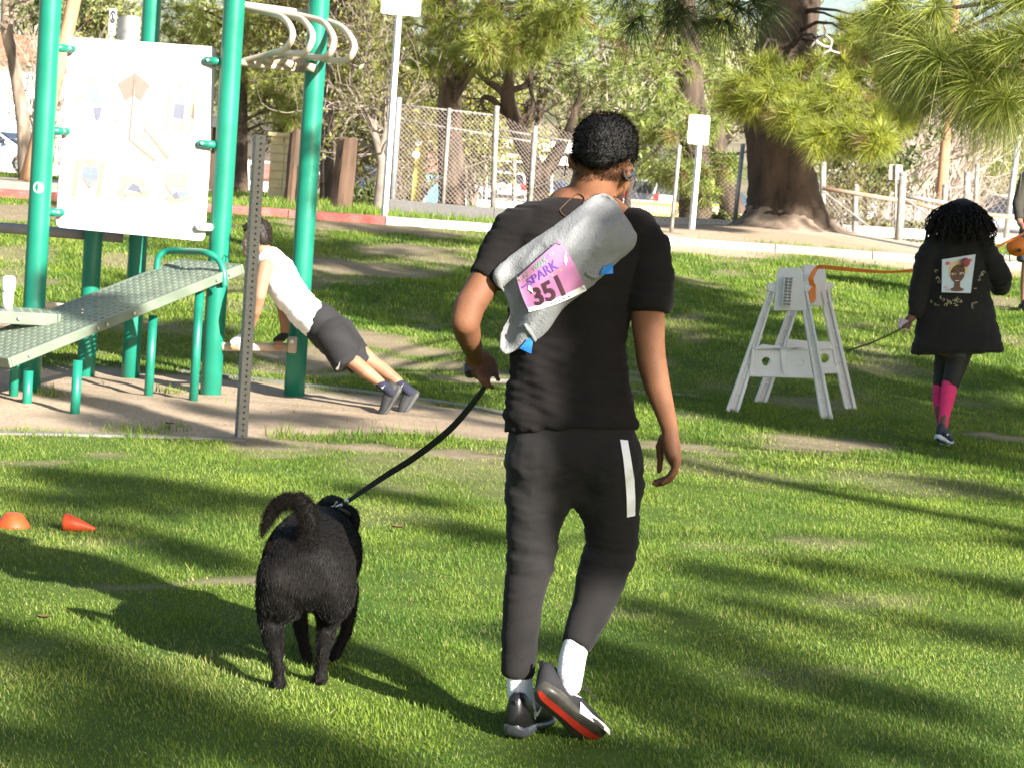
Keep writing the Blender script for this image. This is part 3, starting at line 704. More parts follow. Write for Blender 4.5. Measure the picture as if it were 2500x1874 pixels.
# tree line behind the lot: a few kinds, copied along the street
def treeline_proto(kind, sd):
    g = np.random.default_rng(sd); root = empty("street_tree", (0, 0, 0), None, "tree", "trees behind the lot")
    out = []; bm = MB(); h = 8.0
    bm.tube([(0, 0, -.4), (.1, 0, 1.2), (.05, .1, 2.6)], [.28, .22, .18], 8)
    for _ in range(9): skeleton(g, (.05, .1, g.uniform(1.6, 2.6)), np.array([g.normal(0, .5), g.normal(0, .5), 1.0]), 2.6, .12, 3, out, .5, .16)
    for pts, rr, dep in out: bm.tube(pts, rr, 5 if dep > 1 else 3, cap=False)
    bm.build("trunk", (m_twig, m_bark_d, m_twigp)[kind], root)
    if kind < 2:
        cl = [(np.asarray(p), .55) for pts, rr, dep in out if dep <= 1 for p in pts[2::2]]
        V, Q, C = leaves(cl, 16 if kind == 1 else 9, .13, ((.24, .25, .11), (.14, .17, .06))[kind], ((.46, .45, .22), (.34, .36, .12))[kind], g, 1, 0)
        link_mesh(np_mesh("crown", V, None, Q, C), "crown", m_leaf, root)
    return root
protos = [treeline_proto(0, 51), treeline_proto(1, 52), treeline_proto(2, 53)]
LAB = ["hazy grey-green street tree in the row behind the parking lot", "dark green street tree in the row behind the parking lot", "bare pale street tree in the row behind the parking lot"]
used = [False] * 3; gl = np.random.default_rng(61)
for k, px in enumerate(range(-60, 2620, 118)):
    kind = (2, 0, 1, 0, 2, 1, 0, 1, 0)[k % 9]; d = gl.uniform(118, 150); base = onground(px + gl.uniform(-40, 40), d); s = gl.uniform(.75, 1.5); rz = gl.uniform(0, 6.28)
    if not used[kind]: r = protos[kind]; used[kind] = True
    else:
        r = protos[kind].copy(); col.objects.link(r)
        for ch in protos[kind].children: c2 = ch.copy(); col.objects.link(c2); c2.parent = r
    r.location = tuple(base); r.rotation_euler = (0, 0, rz); r.scale = (s, s, s); r['label'] = LAB[kind]
# ------------------------------------------------------------------ fences, walls, signs, lot
m_galv = M("galvanised_steel", (.50, .50, .49), .45, .2, 14, .15, 60, metal=.55)
m_wpipe = M("weathered_pipe", (.22, .21, .19), .6, .25, 8, .25, 40, c2=(.33, .31, .28))
m_rust = M("rusty_pipe", (.50, .44, .36), .75, .4, 7, .3, 40, c2=(.34, .17, .08))
m_wire = M("fence_wire", (.20, .165, .14), .6, .2, 10, metal=.4)
m_wall = M("low_wall_concrete", (.135, .13, .125), .9, .15, 3, .3, 30, fine=.15)
m_wood = M("weathered_timber", (.058, .035, .023), .9, .4, 5, .9, 25, stretch=(1, 1, .12), c2=(.125, .076, .048))
m_wood2 = M("orange_timber", (.34, .18, .09), .85, .3, 4, .5, 25, stretch=(1, 1, .1), c2=(.46, .28, .16))
m_white = M("white_enamel", (.78, .78, .76), .4, .04, 6)
m_yel = M("yellow_paint", (.62, .50, .10), .5, .15, 6)
def perp(bm, a, b, r, n=10): bm.tube([a, b], r, n)

def wires(bm, A, B, C, D, pitch=.066, w=.0065):
    """diamond wire between bottom edge A-B and top edge D-C"""
    A, B, C, D = [np.asarray(q, float) for q in (A, B, C, D)]
    Lx = np.linalg.norm(B - A); Hz = np.linalg.norm(D - A)
    def at(u, v): return (A * (1 - u) + B * u) * (1 - v) + (D * (1 - u) + C * u) * v
    k = Hz / Lx; n = int((Lx + Hz) / pitch); base = []; dirs = []; L = []
    for s in (1, -1):
        for i in range(n + 1):
            c = i * pitch / Lx if s == 1 else i * pitch / Lx
            u0 = c - k; u1 = c
            if s == -1: p0 = (u1, 0); p1 = (u0, 1)
            else: p0 = (u0, 0); p1 = (u1, 1)
            # clip to 0..1 in u
            (ua, va), (ub, vb) = p0, p1
            def clip(u, v, u2, v2):
                if u < 0: t = (0 - u) / (u2 - u); return 0, v + (v2 - v) * t
                if u > 1: t = (1 - u) / (u2 - u); return 1, v + (v2 - v) * t
                return u, v
            if max(ua, ub) <= 0 or min(ua, ub) >= 1: continue
            a = clip(ua, va, ub, vb); b_ = clip(ub, vb, ua, va)
            base.append(at(*a)); e = at(*b_) - base[-1]; l = np.linalg.norm(e)
            if l < 1e-4: base.pop(); continue
            dirs.append(e / l); L.append(l)
    for p, dd, l in zip(base, dirs, L): bm.tube([p, p + dd * l], w / 2, 3, cap=False)

# chain-link fence on a low concrete wall, left of the man
d = 34.0
fr = empty("chain_link_fence", P(1150, 500, d), "galvanised chain-link fence with pipe rails on a low concrete wall", "fence")
def fpost(a, b, r, mat=m_wpipe, par=fr):
    bm = MB(); bm.tube([a, b], r, 12); bm.ellipsoid(b, (r * 1.15, r * 1.15, r * .8)); return bm.build("post", mat, par, True)
def frail(a, b, r=.016, mat=m_wpipe, par=fr):
    bm = MB(); bm.tube([a, b], r, 8); return bm.build("rail", mat, par, True)
fpost(P(957, 492, d), P(974, 243, d), .04, M('dull_galv', (.24, .245, .25), .5, .2))
fpost(P(1203, 507, d), P(1213, 263, d), .036)
fpost(P(1293, 512, d), P(1307, 312, d), .036)
fpost(P(1081, 502, d), P(1097, 268, d), .028)
fpost(P(1420, 530, d), P(1432, 345, d), .035)
for a, b in (((975, 256), (1212, 283)), ((976, 293), (1210, 332)), ((1210, 332), (1300, 347)), ((1213, 316), (1307, 332)), ((1307, 332), (1432, 352))): frail(P(*a, d + .02), P(*b, d + .02))
for a, b in (((962, 478), (1208, 385)), ((1295, 462), (1400, 425)), ((1208, 385), (1120, 415)), ((1292, 470), (1230, 492))):
    bm = MB(); bm.tube([P(*a, d - .02), P(*b, d - .02)], .008, 6); bm.build("brace_wire", m_wire, fr)
bm = MB()
wires(bm, P(959, 488, d), P(1204, 503, d), P(1212, 280, d), P(974, 254, d))
wires(bm, P(1204, 503, d), P(1293, 508, d), P(1306, 322, d), P(1212, 275, d))
wires(bm, P(1293, 508, d), P(1420, 522, d), P(1431, 335, d), P(1306, 300, d))
tag(bm.build("wire_mesh", m_wire, fr), kind='stuff')
# its wall
wr = empty("low_wall", P(1150, 520, d), "low grey concrete wall carrying the chain-link fence", "wall")
for (a0, a1), (x0, x1) in zip((((950, 486), (1206, 509)), ((1206, 509), (1440, 531))), ((0, 0), (0, 0))):
    A = P(*a0, d); B = P(*a1, d); bm = MB(); h = .33
    bm.prism([A + (0, -.1, 0), B + (0, -.1, 0), B + (0, -.1, -h - .25), A + (0, -.1, -h - .25)], (0, .22, 0)); bm.build("wall_panel", m_wall, wr, bevel=.012)

# leaning fence posts and wire right of the man
fr2 = empty("chain_link_fence", P(1720, 560, 36), "sagging chain-link fence with thin leaning posts beside the great pine", "fence")
d = 36
fpost(P(1638, 572, 33.5), P(1659, 358, 33.5), .028, m_wpipe, fr2); fpost(P(1793, 548, d), P(1814, 355, d), .034, m_galv, fr2); fpost(P(1503, 545, d), P(1516, 470, d), .05, m_wpipe, fr2)
bm = MB(); wires(bm, P(1500, 535, d), P(1795, 546, d), P(1812, 375, d), P(1520, 345, d), .075); bm2 = bm
tag(bm.build("wire_mesh", m_wire, fr2), kind='stuff')
bm = MB(); bm.tube([P(1500, 340, d), P(1650, 372, d), P(1813, 378, d)], .006, 5); bm.build("tension_wire", m_wire, fr2)
bm = MB(); bm.bar(P(1500, 532, 37), P(1830, 552, 37), .18, .13); tag(bm.build("wall_kerb", m_whk, fr2), None)

# rusty pipe rail fence right of the great pine
d = 37
fr3 = empty("pipe_rail_fence", P(2200, 600, d), "rust-streaked white pipe fence running behind the woman in black", "fence")
fpost(P(2008, 560, d), P(2010, 400, d), .045, m_wpipe, fr3); fpost(P(2192, 612, 35), P(2205, 427, 35), .055, m_wpipe, fr3); fpost(P(2085, 580, d), P(2090, 455, d), .04, m_wpipe, fr3)
fpost(P(2455, 582, d), P(2487, 335, d), .045, m_galv, fr3); fpost(P(2380, 520, d + 9), P(2386, 405, d + 9), .045, m_wpipe, fr3); fpost(P(2358, 505, d + 8), P(2362, 425, d + 8), .06, m_wpipe, fr3)
fpost(P(2300, 560, d), P(2308, 455, d), .045, m_wpipe, fr3)
for a, b, mm in (((2008, 460), (2205, 492), m_rust), ((2205, 492), (2302, 512), m_rust), ((2205, 478), (2305, 496), m_wpipe), ((2302, 512), (2500, 535), m_rust)): frail(P(*a, d - .6), P(*b, d - .6), .034, mm, fr3)
for a, b in (((2010, 468), (2130, 560)), ((2206, 482), (2290, 545))):
    bm = MB(); bm.tube([P(*a, d - .7), P(*b, d - .7)], .014, 6); bm.build("brace_wire", m_wpipe, fr3)
bm = MB(); wires(bm, P(2010, 556, d), P(2195, 600, d), P(2204, 492, d), P(2010, 462, d), .085); wires(bm, P(2195, 600, d), P(2455, 585, d), P(2480, 420, d), P(2205, 492, d), .085)
tag(bm.build("wire_mesh", m_wire, fr3), kind='stuff')
bm = MB(); bm.bar(P(2030, 560, 40), P(2560, 590, 40), .2, .16); bm.build("kerb_strip", m_whk, fr3)
# slanting stakes behind it
for a, b, lab in (((2130, 560), (2180, 470), "grey stake slanting between the mural boards and the rail fence"), ((2075, 560), (2066, 470), "upright bare trunk stub behind the rail fence")):
    st = empty("wood_stake", P(*a, 42), lab, "stake"); bm = MB(); bm.tube([P(*a, 42), (P(*a, 42) + P(*b, 42)) / 2 + (.02, 0, .01), P(*b, 42)], [.06, .055, .045], 8); bm.build("stake", m_twig, st, True)

# ------------------------------------------------------------------ perforated posts and signs
def perf_post(parent, a, b, w, yaw, hole=.012, pitch=.032, mat=m_galv, name="perforated_post", two=True):
    """square tube with real holes in its two visible sides"""
    a = np.asarray(a, float); b = np.asarray(b, float); ax = b - a; L = np.linalg.norm(ax); ax /= L
    e1 = np.array([math.cos(yaw), math.sin(yaw), 0]); e1 -= ax * (e1 @ ax); e1 /= np.linalg.norm(e1); e2 = np.cross(ax, e1)
    bm = MB(); n = int(L / pitch); pitch = L / n; t = .003
    def side(c, s, outn):
        V = []; F = []
        for i in range(n):
            z0 = i * pitch; zc = z0 + pitch / 2; k = len(V)
            q = [(-w / 2, z0), (w / 2, z0), (w / 2, z0 + pitch), (-w / 2, z0 + pitch)]
            for u, v in q: V.append(a + c + s * u + ax * v)
            for j in range(8):
                an = math.pi * (j / 4 + 1.25); V.append(a + c + s * (hole / 2 * math.cos(an)) + ax * (zc + hole / 2 * math.sin(an)))
            h = k + 4
            F += [(k, k + 1, h + 2, h + 1, h), (k + 1, k + 2, h + 4, h + 3, h + 2), (k + 2, k + 3, h + 6, h + 5, h + 4), (k + 3, k, h, h + 7, h + 6)]
        bm.add(V, F)
    for c, s in ((-e2 * w / 2, e1), (e2 * w / 2, -e1), (e1 * w / 2, e2), (-e1 * w / 2, -e2)): side(c, s, None)
    return bm.build(name, mat, parent)
def planar(c):
    """slide the third corner along its sight line into the plane of the others"""
    TL, TR, BR, BL = [np.asarray(q, float) for q in c]; n = np.cross(TR - TL, BL - TL); r = BR - CAMPOS; return TL, TR, CAMPOS + r * (((TL - CAMPOS) @ n) / (r @ n)), BL
def sign_plate(parent, corners, mat, t=.006, rad=.03, name="sign_plate"):
    corners = planar(corners)
    TL, TR, BR, BL = [np.asarray(q, float) for q in corners]; n = np.cross(TR - TL, BL - TL); n /= np.linalg.norm(n)
    if n @ CF < 0: n = -n
    q = []
    W = np.linalg.norm(TR - TL); Hh = np.linalg.norm(BL - TL)
    for (cu, cv, a0) in ((rad / W, rad / Hh, 180), (1 - rad / W, rad / Hh, 270), (1 - rad / W, 1 - rad / Hh, 0), (rad / W, 1 - rad / Hh, 90)):
        for k in range(5):
            an = math.radians(a0 + k * 22.5); u = cu + rad / W * math.cos(an); v = cv + rad / Hh * math.sin(an)
            q.append((TL * (1 - u) + TR * u) * (1 - v) + (BL * (1 - u) + BR * u) * v)
    bm = MB(); bm.prism(q, n * t); return bm.build(name, mat, parent)
def decal(parent, corners, polys, mat, name, off=.004):
    """flat print: polygons in 0..1 sheet space laid just proud of a plate"""
    corners = planar(corners)
    if name.startswith('printed') and len(polys) > 1: return [decal(parent, corners, [q], mat, name, off) for q in polys]
    TL, TR, BR, BL = [np.asarray(q, float) for q in corners]; n = np.cross(TR - TL, BL - TL); n /= np.linalg.norm(n)
    if n @ CF > 0: n = -n
    bm = MB()
    for V, F in polys:
        V = np.asarray(V, float); u = V[:, :1]; v = V[:, 1:2]
        bm.add((TL * (1 - u) + TR * u) * (1 - v) + (BL * (1 - u) + BR * u) * v + n * off, F)
    return bm.build(name, mat, parent)
def poly2(pts): return (pts, [tuple(range(len(pts)))])
def line2(a, b, w):
    a = np.array(a, float); b = np.array(b, float); e = b - a; e = np.array([-e[1], e[0]]) / np.linalg.norm(e) * w / 2
    return ([a - e, b - e, b + e, a + e], [(0, 1, 2, 3)])
def txt2(s, x, y, h, aspect=1.0, bold=0.0, sx=1.0):
    V, T = text_mesh(s, 1.0, bold); V = V * (h / .73); V[:, 0] *= sx * aspect
    return (np.stack([x + V[:, 0], y - V[:, 1]], 1), T)
def ellip2(cx, cy, rx, ry, n=16, hole=None):
    return ([(cx + rx * math.cos(2 * math.pi * k / n), cy + ry * math.sin(2 * math.pi * k / n)) for k in range(n)], [tuple(range(n))])
m_ink = M("black_ink", (.03, .03, .035), .6, .1)
m_inkf = M("faded_ink", (.30, .30, .31), .6, .1)

# tall white sign by the red kerb
d = 30.6
r1 = empty("sign_post", P(938, 525, d), "tall perforated pole with blank white plate where the kerb paint turns from red to white", "sign")
perf_post(r1, P(938, 530, d) - (0, 0, .15), P(977, -20, d), .062, .55, .016, .04, M("bright_galvanised", (.66, .66, .65), .45, .1, 10, metal=.25))
c = (P(933, -40, d - .04), P(1030, -36, d - .04), P(1026, 41, d - .04), P(930, 33, d - .04)); sign_plate(r1, c, m_white)
# notice sign right of the man
d = 33
r2 = empty("notice_sign", P(1693, 540, d), "white notice plate with faded lettering on a perforated pole near the great pine", "sign")
perf_post(r2, P(1690, 542, d) - (0, 0, .1), P(1707, 350, d), .06, .5, .016, .045, M("bright_galvanised", (.6, .6, .6), .45))
c = (P(1683, 280, d - .05), P(1734, 283, d - .05), P(1729, 355, d - .05), P(1678, 351, d - .05)); sign_plate(r2, c, m_white)
decal(r2, c, [txt2("PADE", .06, .76, .09, 1, 0, 1.25)], m_inkf, "lettering", .006); decal(r2, c, [poly2([(.24, .83), (.32, .795), (.42, .815), (.82, .83), (.82, .845), (.4, .85), (.26, .85)])], m_inkf, "underline", .006)
# back of a sign, right
d = 38
r3 = empty("sign_post", P(2184, 600, d), "plain beige back of a square sign on a thin post behind the rail fence", "sign")
bm = MB(); bm.tube([P(2186, 600, d), P(2187, 402, d)], .022, 8); bm.build("pole", m_wpipe, r3)
sign_plate(r3, (P(2172, 402, d + .03), P(2204, 403, d + .03), P(2203, 440, d + .03), P(2170, 439, d + .03)), M("sign_back", (.45, .40, .33), .6, .1), rad=.02)
# no-pedestrian sign and bent plate behind the station panel
d = 36
r4 = empty("street_sign", onground(262, d), "narrow grey sign with a circled slashed figure above the station panel", "sign")
bm = MB(); bm.tube([onground(262, d), P(270, 90, d)], .03, 8); bm.build("pole", m_galv, r4)
c = (P(268, 20, d), P(286, 22, d), P(281, 88, d), P(264, 86, d)); sign_plate(r4, c, M("grey_sign", (.42, .41, .46), .5, .1), rad=.01)
ring = []
for k in range(16):
    a = 2 * math.pi * k / 16; b_ = 2 * math.pi * (k + 1) / 16
    ring.append(line2((.5 + .38 * math.cos(a), .32 + .20 * math.sin(a)), (.5 + .38 * math.cos(b_), .32 + .20 * math.sin(b_)), .09))
decal(r4, c, ring + [line2((.3, .18), (.72, .46), .08), ellip2(.5, .24, .08, .03, 8), line2((.5, .27), (.46, .37), .16), line2((.46, .36), (.36, .45), .09), line2((.48, .36), (.6, .44), .09)], m_ink, "symbol", .006)
decal(r4, c, [line2((.2, .80), (.75, .80), .03), line2((.2, .86), (.6, .86), .03)], m_ink, "print", .006)
r5 = empty("bent_plate", onground(330, d + .6), "grey curved metal plate on a perforated pole behind the station panel", "sign")
bm = MB(); V = []; F = []
for i in range(9):
    t = i / 8; an = math.pi * (t - .5) * .9
    for py in (38, 100): V.append(P(288 + 56 * t - (py - 38) * .07 + (0 if py > 40 else 0), py + 6 * (1 - math.cos(an)) * (1 if py < 60 else 0), d + .5 - .25 * math.cos(an)))
for i in range(8): F.append((i * 2, i * 2 + 2, i * 2 + 3, i * 2 + 1))
bm.add(V, F); bm.build("plate", M("dull_metal", (.40, .39, .36), .5, .2, 6, metal=.3), r5, True)
perf_post(r5, onground(322, d + .6), P(332, 45, d + .6), .05, .4, .015, .05)

# ------------------------------------------------------------------ timber posts, block pillar, poles
def timber(label, b0, b1, wpx, d, yaw, group=None):
    B = P(*b0, d); T = P(*b1, d); w = wpx * d / FPX; r = empty("timber_post", B, label, "post", group)
    bm = MB(); n = 7; V = []; F = []; g = np.random.default_rng(int(b0[0])); m = 12
    for i in range(n):
        t = i / (n - 1); c = B * (1 - t) + T * t - (0, 0, .2 * (1 - t))
        for k in range(m):
            a = 2 * math.pi * k / m + yaw; sq = 1 / max(abs(math.cos(a - yaw)), abs(math.sin(a - yaw))); rr = w * min(sq, 1.22) * (1 + g.normal(0, .035)) * (1.04 - .1 * t)
            V.append(c + (rr * math.cos(a), rr * math.sin(a), (0 if i < n - 1 else g.normal(0, .03))))
    for i in range(n - 1):
        for k in range(m): F.append((i * m + k, i * m + (k + 1) % m, i * m + m + (k + 1) % m, i * m + m + k))
    F.append(tuple((n - 1) * m + k for k in range(m))); bm.add(V, F); bm.build("timber", m_wood, r); return r
d = 35.5
timber("thick brown timber post half hidden behind a green station post", (712, 492), (726, 322), 17, d, .5)
timber("stout timber post with split face hidden mostly behind the green post", (746, 500), (757, 328), 16, d + .5, .2)
timber("stout weathered timber post with cracked top standing free in the weeds", (833, 496), (850, 340), 24, d - .8, .75)
m_block = M("yellow_block", (.55, .47, .26), .9, .12, 5, .3, 40)
bp = empty("block_pillar", P(690, 480, 46), "pale yellow masonry block pillar with flat cap", "pillar")
A = P(690, 482, 46); hh = float((P(692, 334, 46) - A)[2]); nb = 7; blk = None
for i in range(nb):
    for h2 in range(2):
        off = .13 if i % 2 else 0
        bm = MB(); w0 = .25; x0 = A[0] - .26 + h2 * .262; bm.box((x0 + .13, A[1], A[2] + hh * (i + .5) / nb), (.252, .5, hh / nb - .012)); bm.build("block", m_block, bp)
bm = MB(); bm.box((A[0], A[1], A[2] + hh / 2), (.49, .46, hh)); bm.build("mortar_core", M("mortar", (.40, .36, .26), .95), bp)
bm = MB(); bm.box((A[0], A[1], A[2] + hh + .03), (.62, .6, .07)); bm.build("cap", m_block, bp)
# poles
d = 44
up = empty("utility_pole", onground(72, d), "leaning brown timber pole beside the parked silver car", "pole"); bm = MB()
bm.tube([onground(72, d), P(100, 330, d), P(168, 60, d), P(200, -90, d)], [.19, .17, .13, .12], 12); bm.build("pole", m_wood2, up, True)
d = 64
up = empty("utility_pole", onground(2292, d), "tall reddish-brown utility pole leaning among bare thickets", "pole"); bm = MB()
bm.tube([onground(2288, d), P(2295, 520, d), P(2312, 300, d), P(2338, -60, d)], [.16, .15, .13, .12], 12); bm.build("pole", m_wood2, up, True)
# yellow frame with white lamps
d = 42
yf = empty("yellow_arch", onground(1012, d), "yellow painted timber frame post with white discs behind the fence", "frame")
bm = MB(); bm.bar(onground(1012, d) - (0, 0, .05), P(1030, 318, d), .15, .15, CF); bm.build("post", m_yel, yf, bevel=.01)
bm = MB(); bm.bar(P(995, 300, d), P(1043, 330, d), .12, .1); bm.build("beam", m_yel, yf, bevel=.01)
bm = MB(); bm.bar(P(1018, 312, d + .1), P(1040, 326, d - .3), .1, .09); bm.build("beam", m_yel, yf)
for q in ((1022, 348), (1016, 378)):
    bm = MB(); c = P(*q, d - .12); bm.tube([c, c + CF * .06], .065, 14); bm.build("disc", m_white, yf)
yp = empty("yellow_post", onground(1728, 50), "thin bright yellow post behind the wire beside the great pine", "post"); bm = MB(); bm.tube([onground(1728, 50), P(1738, 440, 50)], .055, 8); bm.build("post", m_yel, yp)

# ------------------------------------------------------------------ pickets, rails, low walls, mural boards
pk = empty("picket_fence", P(1580, 520, 58), "orange-and-yellow picket railing at the edge of the lot", "fence")
m_or = M("orange_picket", (.62, .22, .07), .6, .2); pkm = None
for i in range(24):
    x = 1545 + i * 8.2; b_ = P(x, 528, 58); t = P(x + 1.8, 494 + .06 * (x - 1545), 58)
    if pkm is None:
        bm = MB(); bm.bar(b_, t, .035, .03, CF); o = bm.build("picket", m_or, pk); pkm = (o, b_)
    else:
        o = pkm[0].copy(); col.objects.link(o); o.parent = pk; o.location = tuple(b_ - pkm[1])
        if i % 3 == 0: o.data = o.data.copy(); o.data.materials.clear(); o.data.materials.append(m_yel)
for y in (496, 522):
    bm = MB(); bm.tube([P(1540, y, 58), P(1745, y + 12, 58)], .03, 6); bm.build("rail", m_yel, pk)
for (x0, y0, x1, y1, d, lab) in ((905, 468, 1010, 478, 66, "yellow hand rail along the lot behind the sign pole"), (1325, 474, 1420, 482, 66, "yellow hand rail behind the twisted tree"), (1690, 496, 1790, 505, 56, "yellow hand rail beside the thin yellow post")):
    yr = empty("hand_rail", P(x0, y0 + 20, d), lab, "railing")
    bm = MB(); bm.tube([P(x0, y0, d), P(x1, y1, d)], .028, 6); bm.build("rail", m_yel, yr)
    for k in range(6):
        t = k / 5; a = P(x0 + (x1 - x0) * t, y0 + (y1 - y0) * t, d); bm = MB(); bm.tube([a, a - (0, 0, .75)], .02, 6); bm.build("baluster", m_yel, yr)
m_stuc = M("white_stucco", (.74, .71, .66), .9, .06, 2, .2, 30)
def simple_wall(label, a, b, d, h, mat, t=.2, nm="boundary_wall"):
    A = P(*a, d); B = P(*b, d); r = empty(nm, (A + B) / 2, label, "wall")
    bm = MB(); bm.prism([A, B, B - (0, 0, h), A - (0, 0, h)], (0, t, 0)); bm.build("wall_panel", mat, r, bevel=.02)
    bm = MB(); e = (B - A) / np.linalg.norm(B - A) * .03; bm.prism([A - e + (0, -.03, 0), B + e + (0, -.03, 0), B + e + (0, -.03, .06), A - e + (0, -.03, .06)], (0, t + .06, 0)); bm.build("coping", mat, r); return r
simple_wall("long low white wall along the parking lot behind the fence", (845, 473), (1420, 508), 74, 1.1, m_stuc)
simple_wall("low white wall behind the wire beside the great pine", (1700, 505), (1800, 514), 60, .7, m_stuc)
simple_wall("pale low wall behind the backpacker", (1500, 488), (1700, 503), 92, 1.0, m_stuc)
# mural boards
mb = empty("mural_boards", P(2190, 560, 56), "row of colourful poster boards standing behind the rail fence", "boards")
cols = [(.5, .16, .12), (.62, .5, .42), (.35, .3, .5), (.6, .42, .15), (.25, .42, .36), (.30, .5, .6), (.6, .58, .52)]
gmu = np.random.default_rng(5)
m_frame = M("board_frame", (.16, .14, .13), .7, .2)
for i, (x0, x1, y0, y1) in enumerate(((2046, 2080, 478, 540), (2084, 2112, 480, 545), (2116, 2150, 484, 548), (2154, 2178, 486, 550), (2180, 2214, 492, 560), (2232, 2266, 498, 566))):
    d = 56; bm = MB(); c = (P(x0, y0, d), P(x1, y0 + 2, d), P(x1 - 3, y1, d), P(x0 - 3, y1 - 2, d)); bm.prism(c, CF * .08); o = bm.build("board", m_frame, mb)
    for k in range(5 if i < 4 else 3):
        u0 = gmu.uniform(.06, .55); v0 = gmu.uniform(.06, .6); u1 = u0 + gmu.uniform(.25, .4); v1 = v0 + gmu.uniform(.15, .32)
        cc = cols[int(gmu.integers(0, 7))] if i < 4 else ((.62, .7, .72), (.18, .36, .30), (.25, .5, .65))[k % 3]
        decal(mb, c, [poly2([(u0, v0), (min(u1, .95), v0), (min(u1, .95), min(v1, .95)), (u0, min(v1, .95))])], M("poster_%d_%d" % (i, k), cc, .7, .35, 12), "poster", .006 + .004 * k)
    for u in (.1, .9):
        a = c[3] * (1 - u) + c[2] * u; bm = MB(); bm.bar(a, a - (0, 0, .5), .06, .06); bm.build("leg", m_frame, mb)

# ------------------------------------------------------------------ buildings
m_roof_t = M("terracotta_roof", (.36, .15, .09), .9, .3, 3, .3, 20)
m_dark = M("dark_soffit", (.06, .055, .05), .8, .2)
m_glass = M("window_glass", (.03, .035, .045), .12, .2, 3, spec=.7)
hb = empty("house", onground(60, 112), "white stucco house with low red-tiled roof behind the curved trunk", "house")
b0 = onground(60, 112); bm = MB(); bm.box(b0 + (0, 4, 2.2), (7.4, 7, 5.6)); bm.build("wall", m_stuc, hb)
bm = MB(); z = b0[2] + 5.0; x0, x1 = b0[0] - 4.1, b0[0] + 4.1; y0, y1 = b0[1] - .2, b0[1] + 8.2
bm.add([(x0, y0, z), (x1, y0, z), (x1, y1, z), (x0, y1, z), (x0 + 1.5, (y0 + y1) / 2, z + 1.4), (x1 - 1.5, (y0 + y1) / 2, z + 1.4)], [(0, 1, 5, 4), (1, 2, 5), (2, 3, 4, 5), (3, 0, 4), (3, 2, 1, 0)]); bm.build("roof", m_roof_t, hb)
for k in (-2, .4, 2.3):
    bm = MB(); bm.box(b0 + (k, .47, 2.9), (1.0, .06, 1.2)); w = bm.build("window", m_white, hb); bm = MB(); bm.box(b0 + (k, .43, 2.9), (.82, .06, 1.0)); bm.build("pane", m_glass, w)
kb = empty("kiosk", onground(620, 60), "white walled restroom hut with dark overhanging roof behind the station", "building")
b0 = onground(620, 60); zt = float(P(620, 318, 60)[2]); zb = b0[2] - .2
bm = MB(); bm.box((b0[0], b0[1] + 1.6, (zb + zt) / 2), (2.0, 3, zt - zb)); bm.build("wall", m_stuc, kb)
bm = MB(); bm.box((b0[0] + .1, b0[1] + 1.2, zt + .12), (3.1, 4.6, .26)); bm.build("roof", m_dark, kb)
bm = MB(); bm.box((b0[0] - .85, b0[1] + .02, (zb + zt) / 2), (.5, .16, zt - zb)); bm.build("corner_post", m_wood, kb)
bm = MB(); bm.box((b0[0] + .45, b0[1] + .04, zb + .75), (1.0, .12, .38)); bm.build("red_band", m_red, kb)
# carport with flat white roofs
cp = empty("carport", onground(1300, 104), "open carport with flat white roof edges behind the twisted tree", "carport")
for (xa, ya, xb, yb, h) in ((1150, 331, 1420, 352, .42), (1172, 371, 1520, 392, .36)):
    A = P(xa, ya, 104); B = P(xb, yb, 104); bm = MB(); bm.prism([A, B, B - (0, 0, h), A - (0, 0, h)], (0, 5, 0)); bm.build("roof", m_stuc, cp)
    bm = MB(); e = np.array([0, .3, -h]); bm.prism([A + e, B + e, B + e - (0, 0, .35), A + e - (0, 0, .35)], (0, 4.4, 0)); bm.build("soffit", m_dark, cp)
for x in (1185, 1255, 1345, 1430, 1500):
    a = P(x, 385, 104); bm = MB(); bm.bar(a, onground(x, 104) - (0, 0, .2), .14, .14); bm.build("post", m_wpipe, cp)
# street booth (pink / blue panels)
bo = empty("booth", onground(1055, 70), "small booth with pink panel and blue base beside the straight pine", "booth"); b0 = onground(1055, 70)
bm = MB(); bm.box(b0 + (0, .3, 1.35), (.5, .5, 1.0)); bm.build("upper_panel", M("pink_panel", (.5, .18, .19), .6), bo); bm = MB(); bm.box(b0 + (.02, .3, .4), (.44, .44, .9)); bm.build("base_panel", M("blue_panel", (.10, .42, .60), .5), bo)
# pale house on the slope, right
hb = empty("house", onground(2230, 150), "pale hillside house with flat light roof above the bare thickets", "house"); b0 = onground(2230, 150)
zt = float(P(2200, 392, 150)[2]); bm = MB(); bm.box((b0[0], b0[1] + 4, (zt + b0[2]) / 2), (6.5, 7, zt - b0[2])); bm.build("wall", M("grey_stucco", (.45, .42, .39), .9, .1), hb)
bm = MB(); bm.box((b0[0], b0[1] + 4, zt + .15), (8, 8.4, .4)); bm.build("roof", m_stuc, hb)
for k in (-1.8, 1.4):
    bm = MB(); bm.box((b0[0] + k, b0[1] + .46, zt - 1.2), (1.3, .08, .9)); w = bm.build("window", m_white, hb); bm = MB(); bm.box((b0[0] + k, b0[1] + .41, zt - 1.2), (1.1, .06, .7)); bm.build("pane", m_glass, w)

